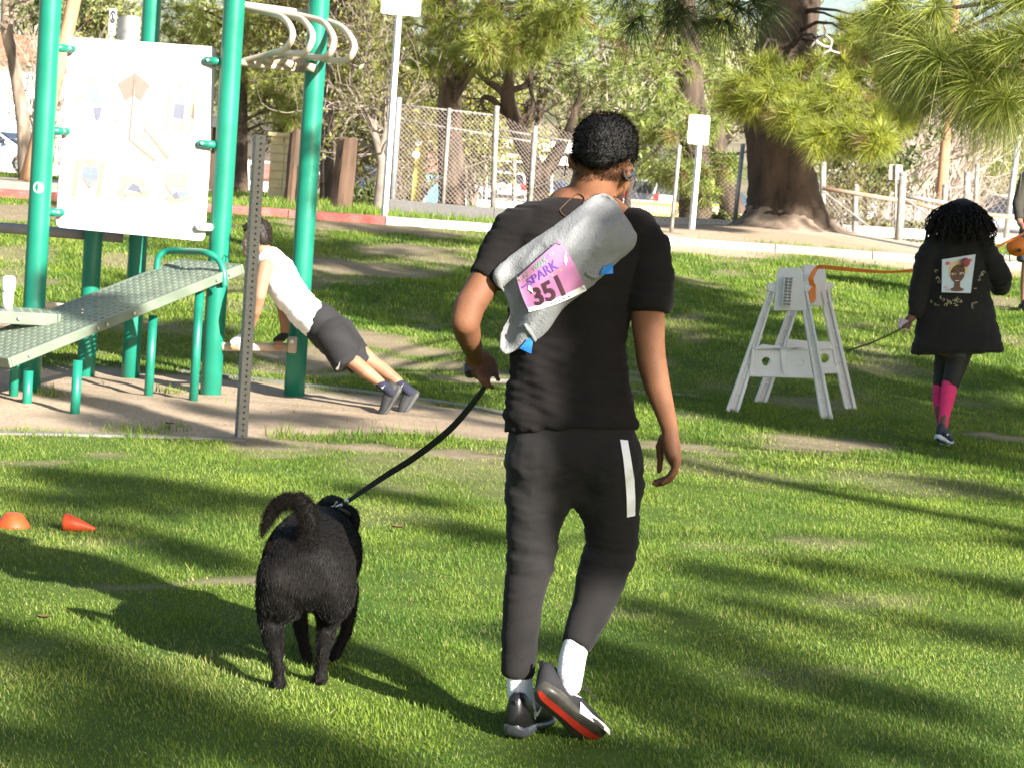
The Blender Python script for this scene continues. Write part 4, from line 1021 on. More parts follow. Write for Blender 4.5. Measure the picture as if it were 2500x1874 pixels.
# ------------------------------------------------------------------ parked cars
m_tyre = M("tyre_rubber", (.025, .025, .025), .85, .2); m_rim = M("alloy_rim", (.45, .45, .46), .35, .1, metal=.8)
m_tl = M("tail_lamp", (.42, .02, .02), .3, .1); m_hl = M("head_lamp", (.75, .75, .72), .15, .05, spec=.8); m_plate = M("licence_plate", (.7, .7, .68), .5, .05); m_trim = M("black_trim", (.03, .03, .032), .5, .1)
def car(label, kind, paint, loc, yaw):
    r = empty("parked_car", (0, 0, 0), label, "car", "cars in the parking lot")
    H = {'sedan': 1.45, 'van': 1.75, 'suv': 1.82}[kind]; W = {'sedan': .89, 'van': .97, 'suv': .98}[kind]
    if kind == 'sedan': st = [(-2.28, .55, .74), (-2.2, .92, .94), (-1.55, .98, 1.02), (-.85, 1.0, H - .04), (-.2, 1.0, H), (.35, .98, H - .05), (1.15, .95, .98), (2.0, .80, .84), (2.25, .55, .62)]
    else: st = [(-2.35, .6, .8), (-2.28, 1.02, 1.1), (-2.1, 1.08, H - .08), (-1.2, 1.08, H), (.2, 1.08, H - .02), (.55, 1.06, H - .10), (1.25, 1.02, 1.08), (2.1, .92, .98), (2.35, .6, .7)]
    V = []; F = []; n = 10
    for i, (x, zs, zt) in enumerate(st):
        w = W * (.93 if i in (0, len(st) - 1) else 1); wt = w * (.78 if zt > 1.15 else .93); zb = .30 if 0 < i < len(st) - 1 else .42
        for s in ((-w * .96, zb), (-w, zb + .15), (-w, zs - .06), (-w * .97, zs), (-wt, zt - .04), (-wt * .9, zt), (wt * .9, zt), (wt, zt - .04), (w * .97, zs), (w, zs - .06), (w, zb + .15), (w * .96, zb)): V.append((x, s[0], s[1]))
    m = 12
    for i in range(len(st) - 1):
        for k in range(m): F.append((i * m + k, i * m + (k + 1) % m, i * m + m + (k + 1) % m, i * m + m + k))
    F += [tuple(range(m - 1, -1, -1)), tuple((len(st) - 1) * m + k for k in range(m))]
    bm = MB(); bm.add(V, F); bm.build("body", paint, r, True, bevel=.02)
    # windows stand just proud of the body
    def quadpanel(pts, nm, mat, off):
        bm = MB(); bm.prism(pts, off); return bm.build(nm, mat, r)
    i0 = 3 if kind == 'sedan' else 2
    xa, xb = (-1.35, .95) if kind == 'sedan' else (-2.0, 1.05)
    zs, zt = (1.03, H - .09) if kind == 'sedan' else (1.14, H - .13)
    for s in (-1, 1):
        yb, yt = s * W * .985, s * W * .80
        mid = (xa + xb) / 2 - .1
        for a, b_, ta, tb in ((xa, mid - .05, xa + .42, mid - .05), (mid + .05, xb, mid + .05, xb - .62)):
            quadpanel([(a, yb, zs), (b_, yb, zs), (tb, yt, zt), (ta, yt, zt)], "side_window", m_glass, (0, s * .012, .004))
    wx0, wx1 = (1.18, .42) if kind == 'sedan' else (1.28, .62)
    quadpanel([(wx0, -W * .82, zs - .02), (wx0, W * .82, zs - .02), (wx1, W * .70, zt + .02), (wx1, -W * .70, zt + .02)], "windshield", m_glass, (.03, 0, .03))
    rx0, rx1 = (-1.55, -.92) if kind == 'sedan' else (-2.3, -2.13)
    quadpanel([(rx0, -W * .80, zs), (rx0, W * .80, zs), (rx1, W * .70, zt), (rx1, -W * .70, zt)], "rear_window", m_glass, (-.03, 0, .01))
    for x in (-1.4, 1.4):
        for s in (-1, 1):
            bm = MB(); bm.tube([(x, s * (W - .2), .33), (x, s * (W + .01), .33)], .33, 18); t = bm.build("wheel", m_tyre, r)
            bm = MB(); bm.tube([(x, s * (W - .02), .33), (x, s * (W + .025), .33)], .21, 14); bm.build("rim", m_rim, t)
    xr = -2.27 if kind == 'sedan' else -2.36; xf = 2.2 if kind == 'sedan' else 2.3
    for s in (-1, 1):
        bm = MB(); bm.box((xr + .05, s * W * .78, .82 if kind == 'sedan' else .98), (.12, .26, .16 if kind == 'sedan' else .34)); bm.build("tail_lamp", m_tl, r)
        bm = MB(); bm.box((xf - .06, s * W * .72, .70), (.14, .36, .14)); bm.build("head_lamp", m_hl, r)
        bm = MB(); bm.ellipsoid((.85, s * (W + .09), 1.05), (.07, .10, .075)); bm.build("wing_mirror", paint, r, True)
    bm = MB(); bm.box((xr, 0, .7), (.06, .34, .13)); bm.build("plate", m_plate, r); bm = MB(); bm.box((xf + .02, 0, .52), (.06, 1.1, .2)); bm.build("grille", m_trim, r)
    bm = MB(); bm.box((xr + .02, 0, .46), (.12, 1.7, .14)); bm.build("bumper", m_trim, r)
    r.location = tuple(float(q) for q in loc); r.rotation_euler = (0, 0, yaw); return r
pt = lambda n, c: M(n, c, .22, .05, 3, spec=.7)
c_sil, c_wh, c_bl, c_dk, c_gr, c_red = pt("paint_silver", (.45, .50, .58)), pt("paint_white", (.74, .74, .74)), pt("paint_blue", (.05, .09, .17)), pt("paint_dark", (.03, .035, .045)), pt("paint_grey", (.25, .26, .28)), pt("paint_red", (.4, .03, .03))
car("silver-blue sedan parked beyond the grass by the leaning pole", 'sedan', c_sil, onground(-12, 88), math.radians(-14))
car("white minivan seen from behind under the carport edge", 'van', c_wh, onground(1236, 128), math.radians(92))
car("dark blue car beside the twisted trunk", 'sedan', c_bl, onground(1345, 120), math.radians(80))
car("dark blue car behind the small bare tree", 'sedan', c_bl, onground(905, 118), math.radians(172))
car("dark grey car behind the yellow frame", 'sedan', c_dk, onground(980, 120), math.radians(10))
car("silver car under the hanging boughs behind the picket railing", 'suv', c_sil, onground(1570, 118), math.radians(85))
car("white suv parked behind the orange pickets", 'suv', c_wh, onground(1618, 116), math.radians(96))
car("dark car half hidden by the great pine's trunk", 'sedan', c_bl, onground(1775, 116), math.radians(75))
car("big white pickup-like suv facing the park behind the fence at the far end", 'suv', c_wh, onground(2462, 92), math.radians(-105))
car("grey car beyond the pale low wall", 'sedan', c_gr, onground(1090, 126), math.radians(5))
car("white car partly behind the standing timber post", 'sedan', c_wh, onground(800, 112), math.radians(100))
# ------------------------------------------------------------------ outdoor exercise station
m_green = M("green_powder_coat", (.009, .185, .12), .34, .10, 3, .03, 40, spec=.55)
m_sage = M("sage_plastic_coat", (.145, .178, .13), .5, .15, 6, .08, 60)
m_tan = M("tan_powder_coat", (.55, .44, .34), .4, .08, 5, spec=.5)
m_bolt = M("steel_bolt", (.55, .55, .55), .3, .1, metal=.8)
m_panel = M("panel_white", (.40, .395, .39), .35, .03, 2)
es = empty("exercise_station", onground(400, 16.2), "green-posted outdoor exercise station with white instruction panel, loops and sloping bench", "exercise equipment")
PR = .069
def gpost(px, d, top, r=PR, mat=None, name="post", extra=-.3):
    b = onground(px, d); bm = MB(); n = 9
    pts = [b + np.array([0, 0, extra])] + [b + np.array([0, 0, (top - b[2]) * k / n]) for k in range(1, n + 1)]
    bm.tube(pts, r, 28); return bm.build(name, mat or m_green, es, True), b
o, bL = gpost(72, 15.6, 3.6); o, b1 = gpost(514, 16.1, 3.6); o, b2 = gpost(718, 16.35, 3.6)
o, bR1 = gpost(318, 16.75, 3.6, .062); o, bR2 = gpost(209, 16.65, 1.95, .062)
bm = MB(); q = bL + (0, 0, float(P(108, 458, 15.6)[2]) - bL[2]); n_ = -CF; e1 = CR; V = []
for k in range(14): a = 2 * math.pi * k / 14; V.append(q + (.035 * math.sin(a)) * np.array([0, 0, 1]) + np.array([math.sin(.5 * math.cos(a)) * PR - 0, -math.cos(.5 * math.cos(a)) * (PR + .002), 0]))
bm.add(V, [tuple(range(14))]); bm.build("round_sticker", m_white, es)
# instruction panel
dl, dr = 15.62, 15.98
PC = (P(168, 90, dl), P(530, 115, dr), P(500, 590, dr), P(136, 555, dl))
pn = sign_plate(es, PC, m_panel, .02, .035, "instruction_panel")
pale = lambda n, c: M("print_" + n, tuple(x * .085 for x in c), .4, .25, 25)
P_or, P_orl, P_blue, P_navy, P_grn, P_skin, P_grey = pale("orange", (1.0, .36, .14)), pale("pale_orange", (2.1, 1.25, .72)), pale("sky_blue", (.55, .85, 1.3)), pale("navy", (.22, .30, .70)), pale("pale_green", (1.3, 2.0, .9)), pale("skin", (1.3, .95, .75)), pale("grey", (.70, .68, .67))
D = lambda polys, mat, nm, off=.003: decal(pn, PC, polys, mat, nm, off)
# background wash of the printed sheet and the five faint vignettes
D([poly2([(.02, .11), (.98, .09), (.985, .16), (.70, .17), (.36, .18), (.20, .25), (.13, .40), (.11, .6), (.12, .78), (.3, .86), (.7, .85), (.97, .88), (.97, .93), (.02, .91)])] if False else [line2((.05, .03), (.5, .035), .004)], P_grey, "printed_edge")
X = .455
D([poly2([(.345, .225), (.45, .165), (.45, .285), (.40, .315)]), ], P_or, "printed_diagram"); D([poly2([(.462, .165), (.56, .22), (.505, .31), (.462, .285)])], P_or, "printed_diagram")
D([line2((.35, .23), (.345, .49), .008), line2((.555, .225), (.54, .51), .008), line2((.455, .16), (.445, .51), .014), line2((.385, .41), (.38, .52), .006)], P_or, "printed_posts")
D([poly2([(.435, .51), (.455, .505), (.645, .60), (.62, .615), (.60, .612)]), poly2([(.545, .455), (.565, .452), (.735, .585), (.71, .60), (.69, .59)])], P_orl, "printed_bench"); D([line2((.44, .512), (.63, .612), .006), line2((.55, .458), (.715, .596), .006)], P_or, "printed_outline", .004)
D([ellip2(.175, .22, .035, .022), poly2([(.15, .25), (.22, .24), (.245, .33), (.17, .35)])], P_blue, "printed_figure"); D([poly2([(.19, .36), (.25, .355), (.24, .42), (.215, .43)])], P_navy, "printed_figure", .004); D([ellip2(.165, .222, .028, .022), line2((.15, .29), (.08, .33), .02)], P_skin, "printed_figure", .005)
D([poly2([(.68, .22), (.88, .22), (.88, .46), (.68, .46)])], pale("pale_path", (1.7, 1.6, 1.35)), "printed_scene", .0025); D([poly2([(.745, .23), (.80, .23), (.81, .31), (.74, .31)])], P_blue, "printed_figure"); D([poly2([(.735, .31), (.805, .31), (.80, .385), (.73, .38)])], P_navy, "printed_figure"); D([line2((.70, .23), (.69, .45), .02), line2((.865, .22), (.86, .45), .02), line2((.805, .385), (.80, .44), .016)], P_orl, "printed_posts"); D([poly2([(.82, .30), (.87, .30), (.87, .38), (.82, .36)])], P_grn, "printed_grass"); D([ellip2(.772, .205, .022, .02), line2((.755, .39), (.745, .45), .016), line2((.785, .39), (.785, .45), .016)], P_skin, "printed_figure", .004)
D([poly2([(.13, .63), (.27, .63), (.27, .70), (.13, .70)])], P_grn, "printed_grass"); D([poly2([(.155, .67), (.25, .67), (.255, .735), (.2, .77), (.15, .735)])], P_blue, "printed_figure", .004); D([poly2([(.10, .64), (.135, .64), (.12, .83), (.09, .83)]), poly2([(.27, .64), (.30, .64), (.275, .83), (.245, .82)])], P_orl, "printed_posts", .004); D([ellip2(.2, .645, .026, .022), line2((.16, .73), (.2, .78), .014), line2((.245, .73), (.2, .78), .014)], P_skin, "printed_figure", .005)
D([poly2([(.40, .70), (.57, .70), (.57, .75), (.40, .75)]), ], P_grn, "printed_grass"); D([poly2([(.45, .77), (.49, .735), (.535, .75), (.54, .78)])], P_navy, "printed_figure", .004); D([poly2([(.385, .785), (.6, .78), (.6, .80), (.39, .81)]), line2((.44, .80), (.44, .84), .012)], P_orl, "printed_bench", .004); D([poly2([(.39, .78), (.44, .74), (.46, .75), (.42, .79)]), poly2([(.54, .76), (.60, .765), (.60, .78), (.54, .78)])], P_skin, "printed_figure", .005)
D([poly2([(.70, .66), (.86, .66), (.86, .74), (.70, .74)])], P_grn, "printed_grass"); D([poly2([(.75, .775), (.79, .755), (.81, .79), (.78, .80)])], P_navy, "printed_figure", .004); D([poly2([(.80, .76), (.86, .745), (.87, .77), (.81, .785)])], P_blue, "printed_figure", .004); D([poly2([(.69, .79), (.9, .775), (.9, .79), (.76, .83)]), line2((.845, .68), (.84, .76), .008)], P_orl, "printed_bench", .0035); D([poly2([(.70, .73), (.71, .72), (.77, .77), (.75, .785)])], P_skin, "printed_figure", .005)
D([line2((.11, .905), (.24, .912), .005), line2((.11, .918), (.3, .928), .005), line2((.11, .932), (.2, .938), .005)], P_grey, "small_print")
# clamps that hold the panel
def clamp(px, py, d, post, s, mat=m_green):
    a = P(px, py, d); z = a[2]; c = np.array([post[0], post[1], z]); bm = MB(); e = (a - c); e[2] = 0; e /= np.linalg.norm(e)
    bm.tube([c + e * .05, a + e * .012 - CF * .02], .026, 14); bm.ellipsoid(a + e * .012 - CF * .02, (.026, .026, .026)); o = bm.build("clamp", mat, es, True)
    bm = MB(); bm.tube([a - CF * .035, a - CF * .055], .012, 8); bm.build("bolt", m_bolt, o)
for y in (121, 322, 520): clamp(174 - (y - 121) * .07, y, 15.6, bL, 1)
for y in (149, 352): clamp(510 - (y - 149) * .07, y, 15.95, b1, -1)
clamp(492, 555, 15.95, b1, -1, m_white)
# overhead loops
LOOPS = [[(600, 20), (672, 36), (700, 52), (714, 80), (708, 105), (692, 122), (660, 132), (592, 150)],
         [(640, 24), (722, 42), (748, 58), (763, 86), (757, 112), (742, 130), (722, 131), (690, 135), (612, 153)],
         [(690, 30), (772, 48), (800, 66), (815, 96), (810, 122), (795, 139), (772, 141), (742, 140), (650, 158)],
         [(770, 40), (825, 62), (850, 82), (865, 110), (860, 132), (845, 147), (815, 148), (790, 146), (700, 163)]]
for k, lp in enumerate(LOOPS):
    n = len(lp); pts = []
    for i, (x, y) in enumerate(lp):
        t = i / (n - 1); dd = 16.15 - .62 * math.sin(math.pi * min(1, t * 1.05)) + .04 * k; pts.append(P(x, y, dd))
    a, r = smooth_path(pts, [.021] * n, 6); bm = MB(); bm.tube(a, r, 12); bm.build("loop_bar", m_tan, es, True)
for a, b in (((590, 12), (800, 42)), ((588, 153), (770, 172))):
    bm = MB(); bm.tube([P(*a, 16.12), P(*b, 16.3)], .026, 12); bm.build("beam", m_tan, es, True)
for (x, y) in ((655, 142), (706, 152), (757, 160)):
    bm = MB(); bm.tube([P(x - 10, y + 2, 16.0), P(x + 12, y + 8, 16.0)], .027, 12); bm.build("sleeve", M("sleeve_tan", (.42, .32, .24), .5), es, True)
# sloping perforated bench
def holed_cell(bm, q, c, r, thick=None, n=8):
    """quad q (4 world points) with an n-gon hole"""
    q = [np.asarray(v, float) for v in q]; c = np.asarray(c, float); e1 = q[1] - q[0]; e1 = e1 / np.linalg.norm(e1); nn = np.cross(e1, q[3] - q[0]); nn /= np.linalg.norm(nn); e2 = np.cross(nn, e1)
    ring = [c + r * (math.cos(math.pi * (j * 2 / n + 1.25)) * e1 + math.sin(math.pi * (j * 2 / n + 1.25)) * e2) for j in range(n)]
    V = q + ring; h = 4; s = n // 4
    F = [(k, (k + 1) % 4) + tuple(h + ((k * s + s - j) % n) for j in range(s + 1)) for k in range(4)]
    bm.add(V, F)
    if thick is not None:
        t = np.asarray(thick); m = n; bm.add(ring + [v + t for v in ring], [(j, (j + 1) % m, m + (j + 1) % m, m + j) for j in range(m)])
def bench(A, e1, e2, L, W, name, n1, n2, mat=m_sage, th=.06):
    e1 = e1 / np.linalg.norm(e1); e2 = e2 / np.linalg.norm(e2); up = np.cross(e1, e2); up = up if up[2] > 0 else -up
    bm = MB(); mg = .025; l = L / n1; w = (W - 2 * mg) / n2
    for i in range(n1):
        for j in range(n2):
            o_ = A + e1 * (i * l) + e2 * (mg + j * w); sh = 0
            holed_cell(bm, [o_, o_ + e1 * l, o_ + e1 * l + e2 * w, o_ + e2 * w], o_ + e1 * l * .5 + e2 * w * .5, min(l, w) * .33, -up * .006)
    s = bm.build(name, mat, es)
    for off in (0, W - mg):
        bm = MB(); a = A + e2 * off; bm.prism([a + up * .002, a + e2 * mg + up * .002, a + e2 * mg - up * th, a - up * th], e1 * L); bm.build("bench_rim", mat, s, bevel=.006)
    for off in (-.02, L):
        a = A + e1 * off; bm = MB(); bm.prism([a + up * .003, a + e2 * W + up * .003, a + e2 * W - up * th, a - up * th], e1 * .02); bm.build("bench_end", mat, s, bevel=.006)
    return s, up
T1 = P(432, 634, 16.1); T2 = P(588, 648, 15.66); B2 = P(118, 880, 14.25)
e2 = T1 - T2; W_ = np.linalg.norm(e2); e1 = B2 - T2; e1 -= e2 * (e1 @ e2) / (e2 @ e2); L_ = np.linalg.norm(e1)
bs, bup = bench(T2, e1, e2, L_ * 1.02, W_, "sloping_bench", 36, 9)
for k in (.06, .12, .5, .62, .66, .95):
    a = T2 + e1 * k - bup * .03 - e2 / W_ * .004; bm = MB(); bm.tube([a, a - e2 / W_ * .008], .010, 8); bm.build("bolt", m_bolt, bs)
hp = [P(384, 690, 15.95), P(383, 655, 15.95), P(389, 625, 15.95), P(413, 613, 15.94), P(460, 614, 15.8), P(502, 617, 15.62), P(532, 633, 15.6), P(546, 665, 15.58), P(548, 700, 15.58)]
a, r = smooth_path(hp, [.021] * len(hp), 6); bm = MB(); bm.tube(a, r, 12); bm.build("handle", m_green, es, True)
bm = MB(); bm.bar(P(527, 668, 15.62), P(530, 704, 15.62), .075, .012, CF); bm.build("handle_bracket", m_green, es)
for x, y, d in ((190, 880, 14.55), (374, 770, 15.7), (488, 712, 15.6), (70, 905, 14.9)):
    t = P(x, y, d); g_ = np.array([t[0], t[1], zg(t[0], t[1]) - .12]); bm = MB(); bm.tube([t, g_], .029, 14); bm.build("bench_leg", m_green, es, True)
# flat bench at the left
A = P(141, 768, 15.05); e1 = -CR * .97 - np.array([0, .25, 0]); e1[2] = 0; e2 = np.array([-.25, .97, 0])
bs2, up2 = bench(A, e1, e2, 1.5, .42, "flat_bench", 26, 8, th=.075)
for k in (.23, .8):
    a = A + e1 / np.linalg.norm(e1) * k - up2 * .035 - e2 * .006; bm = MB(); bm.tube([a + e2 * .01, a - e2 * .008], .012, 8); bm.build("bolt", m_bolt, bs2)
    t = a + e2 * .2; bm = MB(); bm.tube([t, (t[0], t[1], float(zg(t[0], t[1])) - .1)], .029, 12); bm.build("bench_leg", m_green, es, True)
# horizontal bars
for a, b, d0, d1, r, m in (((-60, 551), (300, 581), 16.5, 16.7, .036, M("grey_bar", (.33, .29, .29), .45, .1)), ((105, 746), (205, 755), 15.75, 16.6, .026, m_tan), ((-40, 793), (120, 800), 16.3, 16.5, .024, m_tan), ((540, 846), (712, 848), 16.05, 16.28, .029, m_tan)):
    bm = MB(); bm.tube([P(*a, d0), P(*b, d1)], r, 12); bm.build("bar", m, es, True)
for x, y, d in ((195, 750, 16.5), (714, 842, 16.25)):
    bm = MB(); a = P(x, y, d); bm.box(a, (.06, .05, .11)); o = bm.build("bracket", m_tan, es, bevel=.012); bm = MB(); bm.tube([a - CF * .02 + (0, 0, .02), a - CF * .04 + (0, 0, .02)], .013, 8); bm.build("bolt", m_bolt, o)

# bottle on the flat bench
bt = P(18, 753, 15.22); br = empty("water_bottle", bt, "clear shaker bottle with tall white lid on the flat bench", "bottle")
bm = MB(); bm.tube([bt + (0, 0, -.006), bt + (0, 0, .03), bt + (0, 0, .10)], [.03, .034, .036], 18); bm.build("body", M("bottle_plastic", (.60, .58, .52), .15, .1, spec=.6), br, True)
bm = MB(); bm.tube([bt + (0, 0, .10), bt + (0, 0, .115), bt + (0, 0, .15), bt + (0, 0, .19), bt + (0, 0, .2)], [.036, .040, .044, .040, .03], 18); bm.build("lid", m_white, br, True)

# ------------------------------------------------------------------ perforated steel post on the grass edge
d = 13.9; pb = empty("perforated_post", onground(588, d), "bare square steel post full of punched holes standing at the pit edge", "post")
b0 = onground(588, d); hgt = float(P(634, 330, d)[2]) - b0[2]
perf_post(pb, b0 - (0, 0, .2), b0 + (0, 0, hgt), .058, .42, .0125, .033, M("weathered_galv", (.24, .235, .225), .55, .15, 8, .1, metal=.35), "square_tube")

# ------------------------------------------------------------------ plastic A-frame barricade
m_bar = M("white_hdpe", (.66, .67, .68), .45, .08, 5, .05, 30); m_bar2 = m_bar
bar = empty("a_frame_barricade", onground(1900, 17.5), "white plastic A-frame barricade with orange tape tied to its top", "barricade")
def cpx(cx, cy, d): return P(1650 + cx / 2.21, 400 + cy / 2.21, d)
def plate(polys, d, nm, th=.035, rib=None):
    bm = MB()
    for pg in polys: bm.prism([cpx(x, y, d) for x, y in pg], CF * th)
    return bm.build(nm, m_bar, bar, bevel=.006)
def legplate(pa, pb, pc, pd, d, nm):
    """channel leg: base web with two raised edge ribs and cross webs behind; pa-pb top, pc-pd bottom (outer, inner)"""
    A, B, C_, D_ = [np.array(q, float) for q in (pa, pb, pc, pd)]
    bm = MB(); L = lambda u, v: tuple((A * (1 - u) + B * u) * (1 - v) + (D_ * (1 - u) + C_ * u) * v)
    quad = lambda u0, u1, v0, v1, d0, th: bm.prism([cpx(*L(u0, v0), d0), cpx(*L(u1, v0), d0), cpx(*L(u1, v1), d0), cpx(*L(u0, v1), d0)], CF * th)
    quad(.0, .3, 0, 1, d, .05); quad(.7, 1., 0, 1, d, .05); quad(.3, .7, 0, 1, d + .018, .02)
    for v in np.linspace(.08, .95, 8): quad(.3, .7, v - .008, v + .008, d + .008, .04)
    return bm.build(nm, m_bar, bar, bevel=.004)
d = 17.2
legplate((500, 690), (537, 690), (335, 1356), (263, 1352), d, "leg"); legplate((712, 690), (668, 690), (785, 1385), (852, 1385), d, "leg")
plate([[(556, 560), (680, 562), (690, 640), (705, 795), (527, 792), (540, 640)], [(487, 648), (540, 640), (537, 695), (498, 690)], [(690, 648), (738, 662), (716, 692), (694, 690)]], d - .004, "head_plate", .045)
bm = MB()
for q, c in (([(410, 1000), (560, 1000), (575, 1130), (395, 1130)], (488, 1066)), ([(600, 1000), (712, 1000), (738, 1135), (590, 1132)], (668, 1072))):
    c3 = cpx(*c, d + .006); quad = [cpx(x, y, d + .006) for x, y in q]; holed_cell(bm, quad, c3, 24 / 2.21 * d / FPX, CF * .03, 16); bm.add(quad + [v + CF * .03 for v in quad], [(0, 1, 5, 4), (1, 2, 6, 5), (2, 3, 7, 6), (3, 0, 4, 7)])
bm.build("recess_panel", m_bar, bar)
plate([[(470, 972), (560, 984), (572, 1004), (600, 1004), (612, 986), (700, 984), (712, 1004), (410, 1004)], [(395, 1128), (738, 1133), (746, 1158), (400, 1148)], [(560, 1000), (600, 1000), (590, 1132), (575, 1130)], [(410, 1000), (426, 1000), (412, 1130), (395, 1130)]], d - .008, "cross_plate", .04)
d2 = 17.95
legplate((640, 700), (690, 700), (492, 1287), (424, 1283), d2, "leg"); legplate((832, 690), (775, 690), (917, 1342), (982, 1340), d2, "leg")
plate([[(690, 545), (800, 550), (815, 640), (812, 770), (680, 770), (684, 640)], [(812, 640), (862, 650), (830, 690), (812, 690)]], d2, "head_plate", .045)
bm = MB(); c3 = cpx(802, 1048, d2 + .006); quad = [cpx(x, y, d2 + .006) for x, y in ((730, 1000), (855, 1000), (872, 1090), (720, 1095))]; holed_cell(bm, quad, c3, 26 / 2.21 * d2 / FPX, CF * .03, 16); bm.build("recess_panel", m_bar, bar)
plate([[(600, 945), (700, 955), (832, 960), (846, 1002), (590, 1002)], [(560, 1090), (872, 1090), (882, 1132), (530, 1132)], [(590, 1000), (730, 1000), (720, 1092), (560, 1092)]], d2 - .006, "cross_plate", .04)
# hollow rail between the two frames: honeycomb end and orange face
a0 = cpx(600, 690, d - .03); a1 = cpx(742, 672, d2 + .06); hw, hh = .030, .235
bm = MB(); ax = a1 - a0; bm.bar(a0, a1, .055, .20); bm.build("rail", M("rail_orange_white", (.60, .60, .60), .5, .08), bar, bevel=.004)
bm = MB()
for i in range(10):
    z = -.1 + .2 * i / 9; bm.box(a0 - CF * .018 + CU * z, (.058, .04, .006))
for sx in (-.028, 0, .028): bm.box(a0 - CF * .018 + CR * sx, (.004, .04, .2))
bm.build("rail_end_grid", m_bar, bar)
bm = MB(); s = a0 + (a1 - a0) * .08 + CR * .0295; e_ = (a1 - a0) * .84; bm.prism([s + CU * .085, s - CU * .085, s - CU * .085 + e_, s + CU * .085 + e_], CR * .003); bm.build("orange_sheeting", M("orange_sheeting", (.55, .10, .012), .4, .08), bar)

# ------------------------------------------------------------------ tapes and reel
m_tape = M("orange_tape", (.62, .165, .014), .4, .12, 12); 
def ribbon(path, w, up=None, th=.0016):
    path = [np.asarray(p, float) for p in path]; m = len(path); V = []; F = []
    for i in range(m):
        u = np.array([0, 0, 1.0]) if up is None else np.asarray(up[i], float); u = u / np.linalg.norm(u); t = path[min(i + 1, m - 1)] - path[max(i - 1, 0)]; nn = np.cross(t, u); nn /= np.linalg.norm(nn) + 1e-9
        ww = w[i] if hasattr(w, '__len__') else w
        V += [path[i] - u * ww / 2 - nn * th, path[i] + u * ww / 2 - nn * th, path[i] + u * ww / 2 + nn * th, path[i] - u * ww / 2 + nn * th]
    for i in range(m - 1):
        for k in range(4): F.append((i * 4 + k, i * 4 + (k + 1) % 4, i * 4 + 4 + (k + 1) % 4, i * 4 + 4 + k))
    F += [(3, 2, 1, 0), tuple((m - 1) * 4 + k for k in range(4))]
    return V, F
tr = empty("orange_tape", P(2000, 655, 17.6), "orange flagging tape strung from the barricade past the woman in black", "tape")
tp = [(1982, 672, 17.75), (1990, 658, 17.55), (2004, 652, 17.5), (2060, 657, 17.45), (2130, 663, 17.4), (2190, 664, 17.35), (2262, 656, 17.3), (2340, 640, 17.4), (2410, 616, 17.6), (2460, 590, 18.0), (2510, 566, 18.4), (2600, 530, 19)]
a, r = smooth_path([P(*q) for q in tp], [1] * len(tp), 6); bm = MB(); V, F = ribbon(a, [0.017 + .013 * abs(math.sin(i * .11)) for i in range(len(a))]); bm.add(V, F); bm.build("strip", m_tape, tr)
a, r = smooth_path([P(x, y, dd) for x, y, dd in ((1992, 656, 17.5), (1980, 680, 17.48), (1985, 705, 17.5), (1982, 738, 17.5))], [1] * 4, 6); bm = MB(); V, F = ribbon(a, .04, [CR + .3 * CF] * len(a)); bm.add(V, F); bm.build("loose_end", m_tape, tr)
rl = empty("tape_reel", P(2484, 603, 18.3), "round orange tape reel with dark hub hanging at the tape beside a bystander", "reel")
c = P(2484, 602, 18.3); bm = MB()
R3 = np.stack([CR, CF, CU], 1); bm.ellipsoid(c, (.085, .04, .075), R3, 24, 12); bm.build("case", m_tape, rl, True)
bm = MB(); bm.tube([P(2488, 612, 18.25), P(2488, 612, 18.22)], .016, 12); bm.build("hub", m_trim, rl); bm = MB(); bm.tube([P(2462, 610, 18.3), P(2452, 620, 18.3), P(2448, 635, 18.3)], .006, 6); bm.build("clip", m_bolt, rl); bm = MB(); bm.tube([P(2463, 612, 18.3), P(2466, 640, 18.3)], .004, 6); bm.build("cord", m_trim, rl)

# ------------------------------------------------------------------ orange field markers
m_mark = M("orange_marker", (.50, .065, .014), .5, .12, 20)
c = groundpt(32, 1284); fm = empty("field_marker", c, "orange dome field marker sitting upright in the shaded grass", "marker"); bm = MB()
bm.tube([c + (0, 0, -.01), c + (0, 0, .012), c + (0, 0, .055), c + (0, 0, .057)], [.075, .068, .036, .03], 24); bm.build("shell", m_mark, fm, True)
c = groundpt(188, 1294); fm = empty("field_marker", c, "crumpled orange field marker tipped flat in the grass", "marker"); bm = MB()
bm.tube([c + (-.058, .0, .030), c + (-.052, 0, .030), c + (.0, .005, .022), c + (.055, .01, .012), c + (.075, .012, .008)], [.036, .043, .030, .014, .008], 20, cap=False)
bm.build("shell", m_mark, fm, True)
# ------------------------------------------------------------------ pines standing outside the picture, whose boughs hang in and whose shade falls on the lawn
d = 13.0
tx, ty = 6.7, 14.9
path = [np.array([tx, ty, float(zg(tx, ty)) - .3]), np.array([tx, ty, 1.5]), np.array([tx + .05, ty - .1, 4]), np.array([tx + .1, ty - .1, 7.5]), np.array([tx, ty, 11])]
gj = np.random.default_rng(71)
near = [(2300, 120, 13.0), (2410, 140, 12.8), (2490, 150, 12.6), (2380, 40, 13.2), (2250, 30, 13.4), (2235, 130, 13.5), (2200, 110, 13.9), (2470, 30, 13), (2330, 130, 12.9), (2440, 165, 12.7), (2560, 100, 12.7), (2540, 160, 12.7), (2500, 190, 13.2)]
root = empty("pine_tree", path[0], "tall pine whose long-needled boughs hang low above the woman in black", "tree")
pts, rr = smooth_path(path, [.34, .26, .2, .14, .06], 8); bm = MB(); bm.tube(pts, rr, 22); t = bm.build("trunk", m_bark_p, root, True); trunk_rough(t, .03, 9, 3)
bl = MB(); Vs = []; Ts = []; Cs = []; n0 = 0
hub = np.array([tx - .1, ty - .2, 3.4])
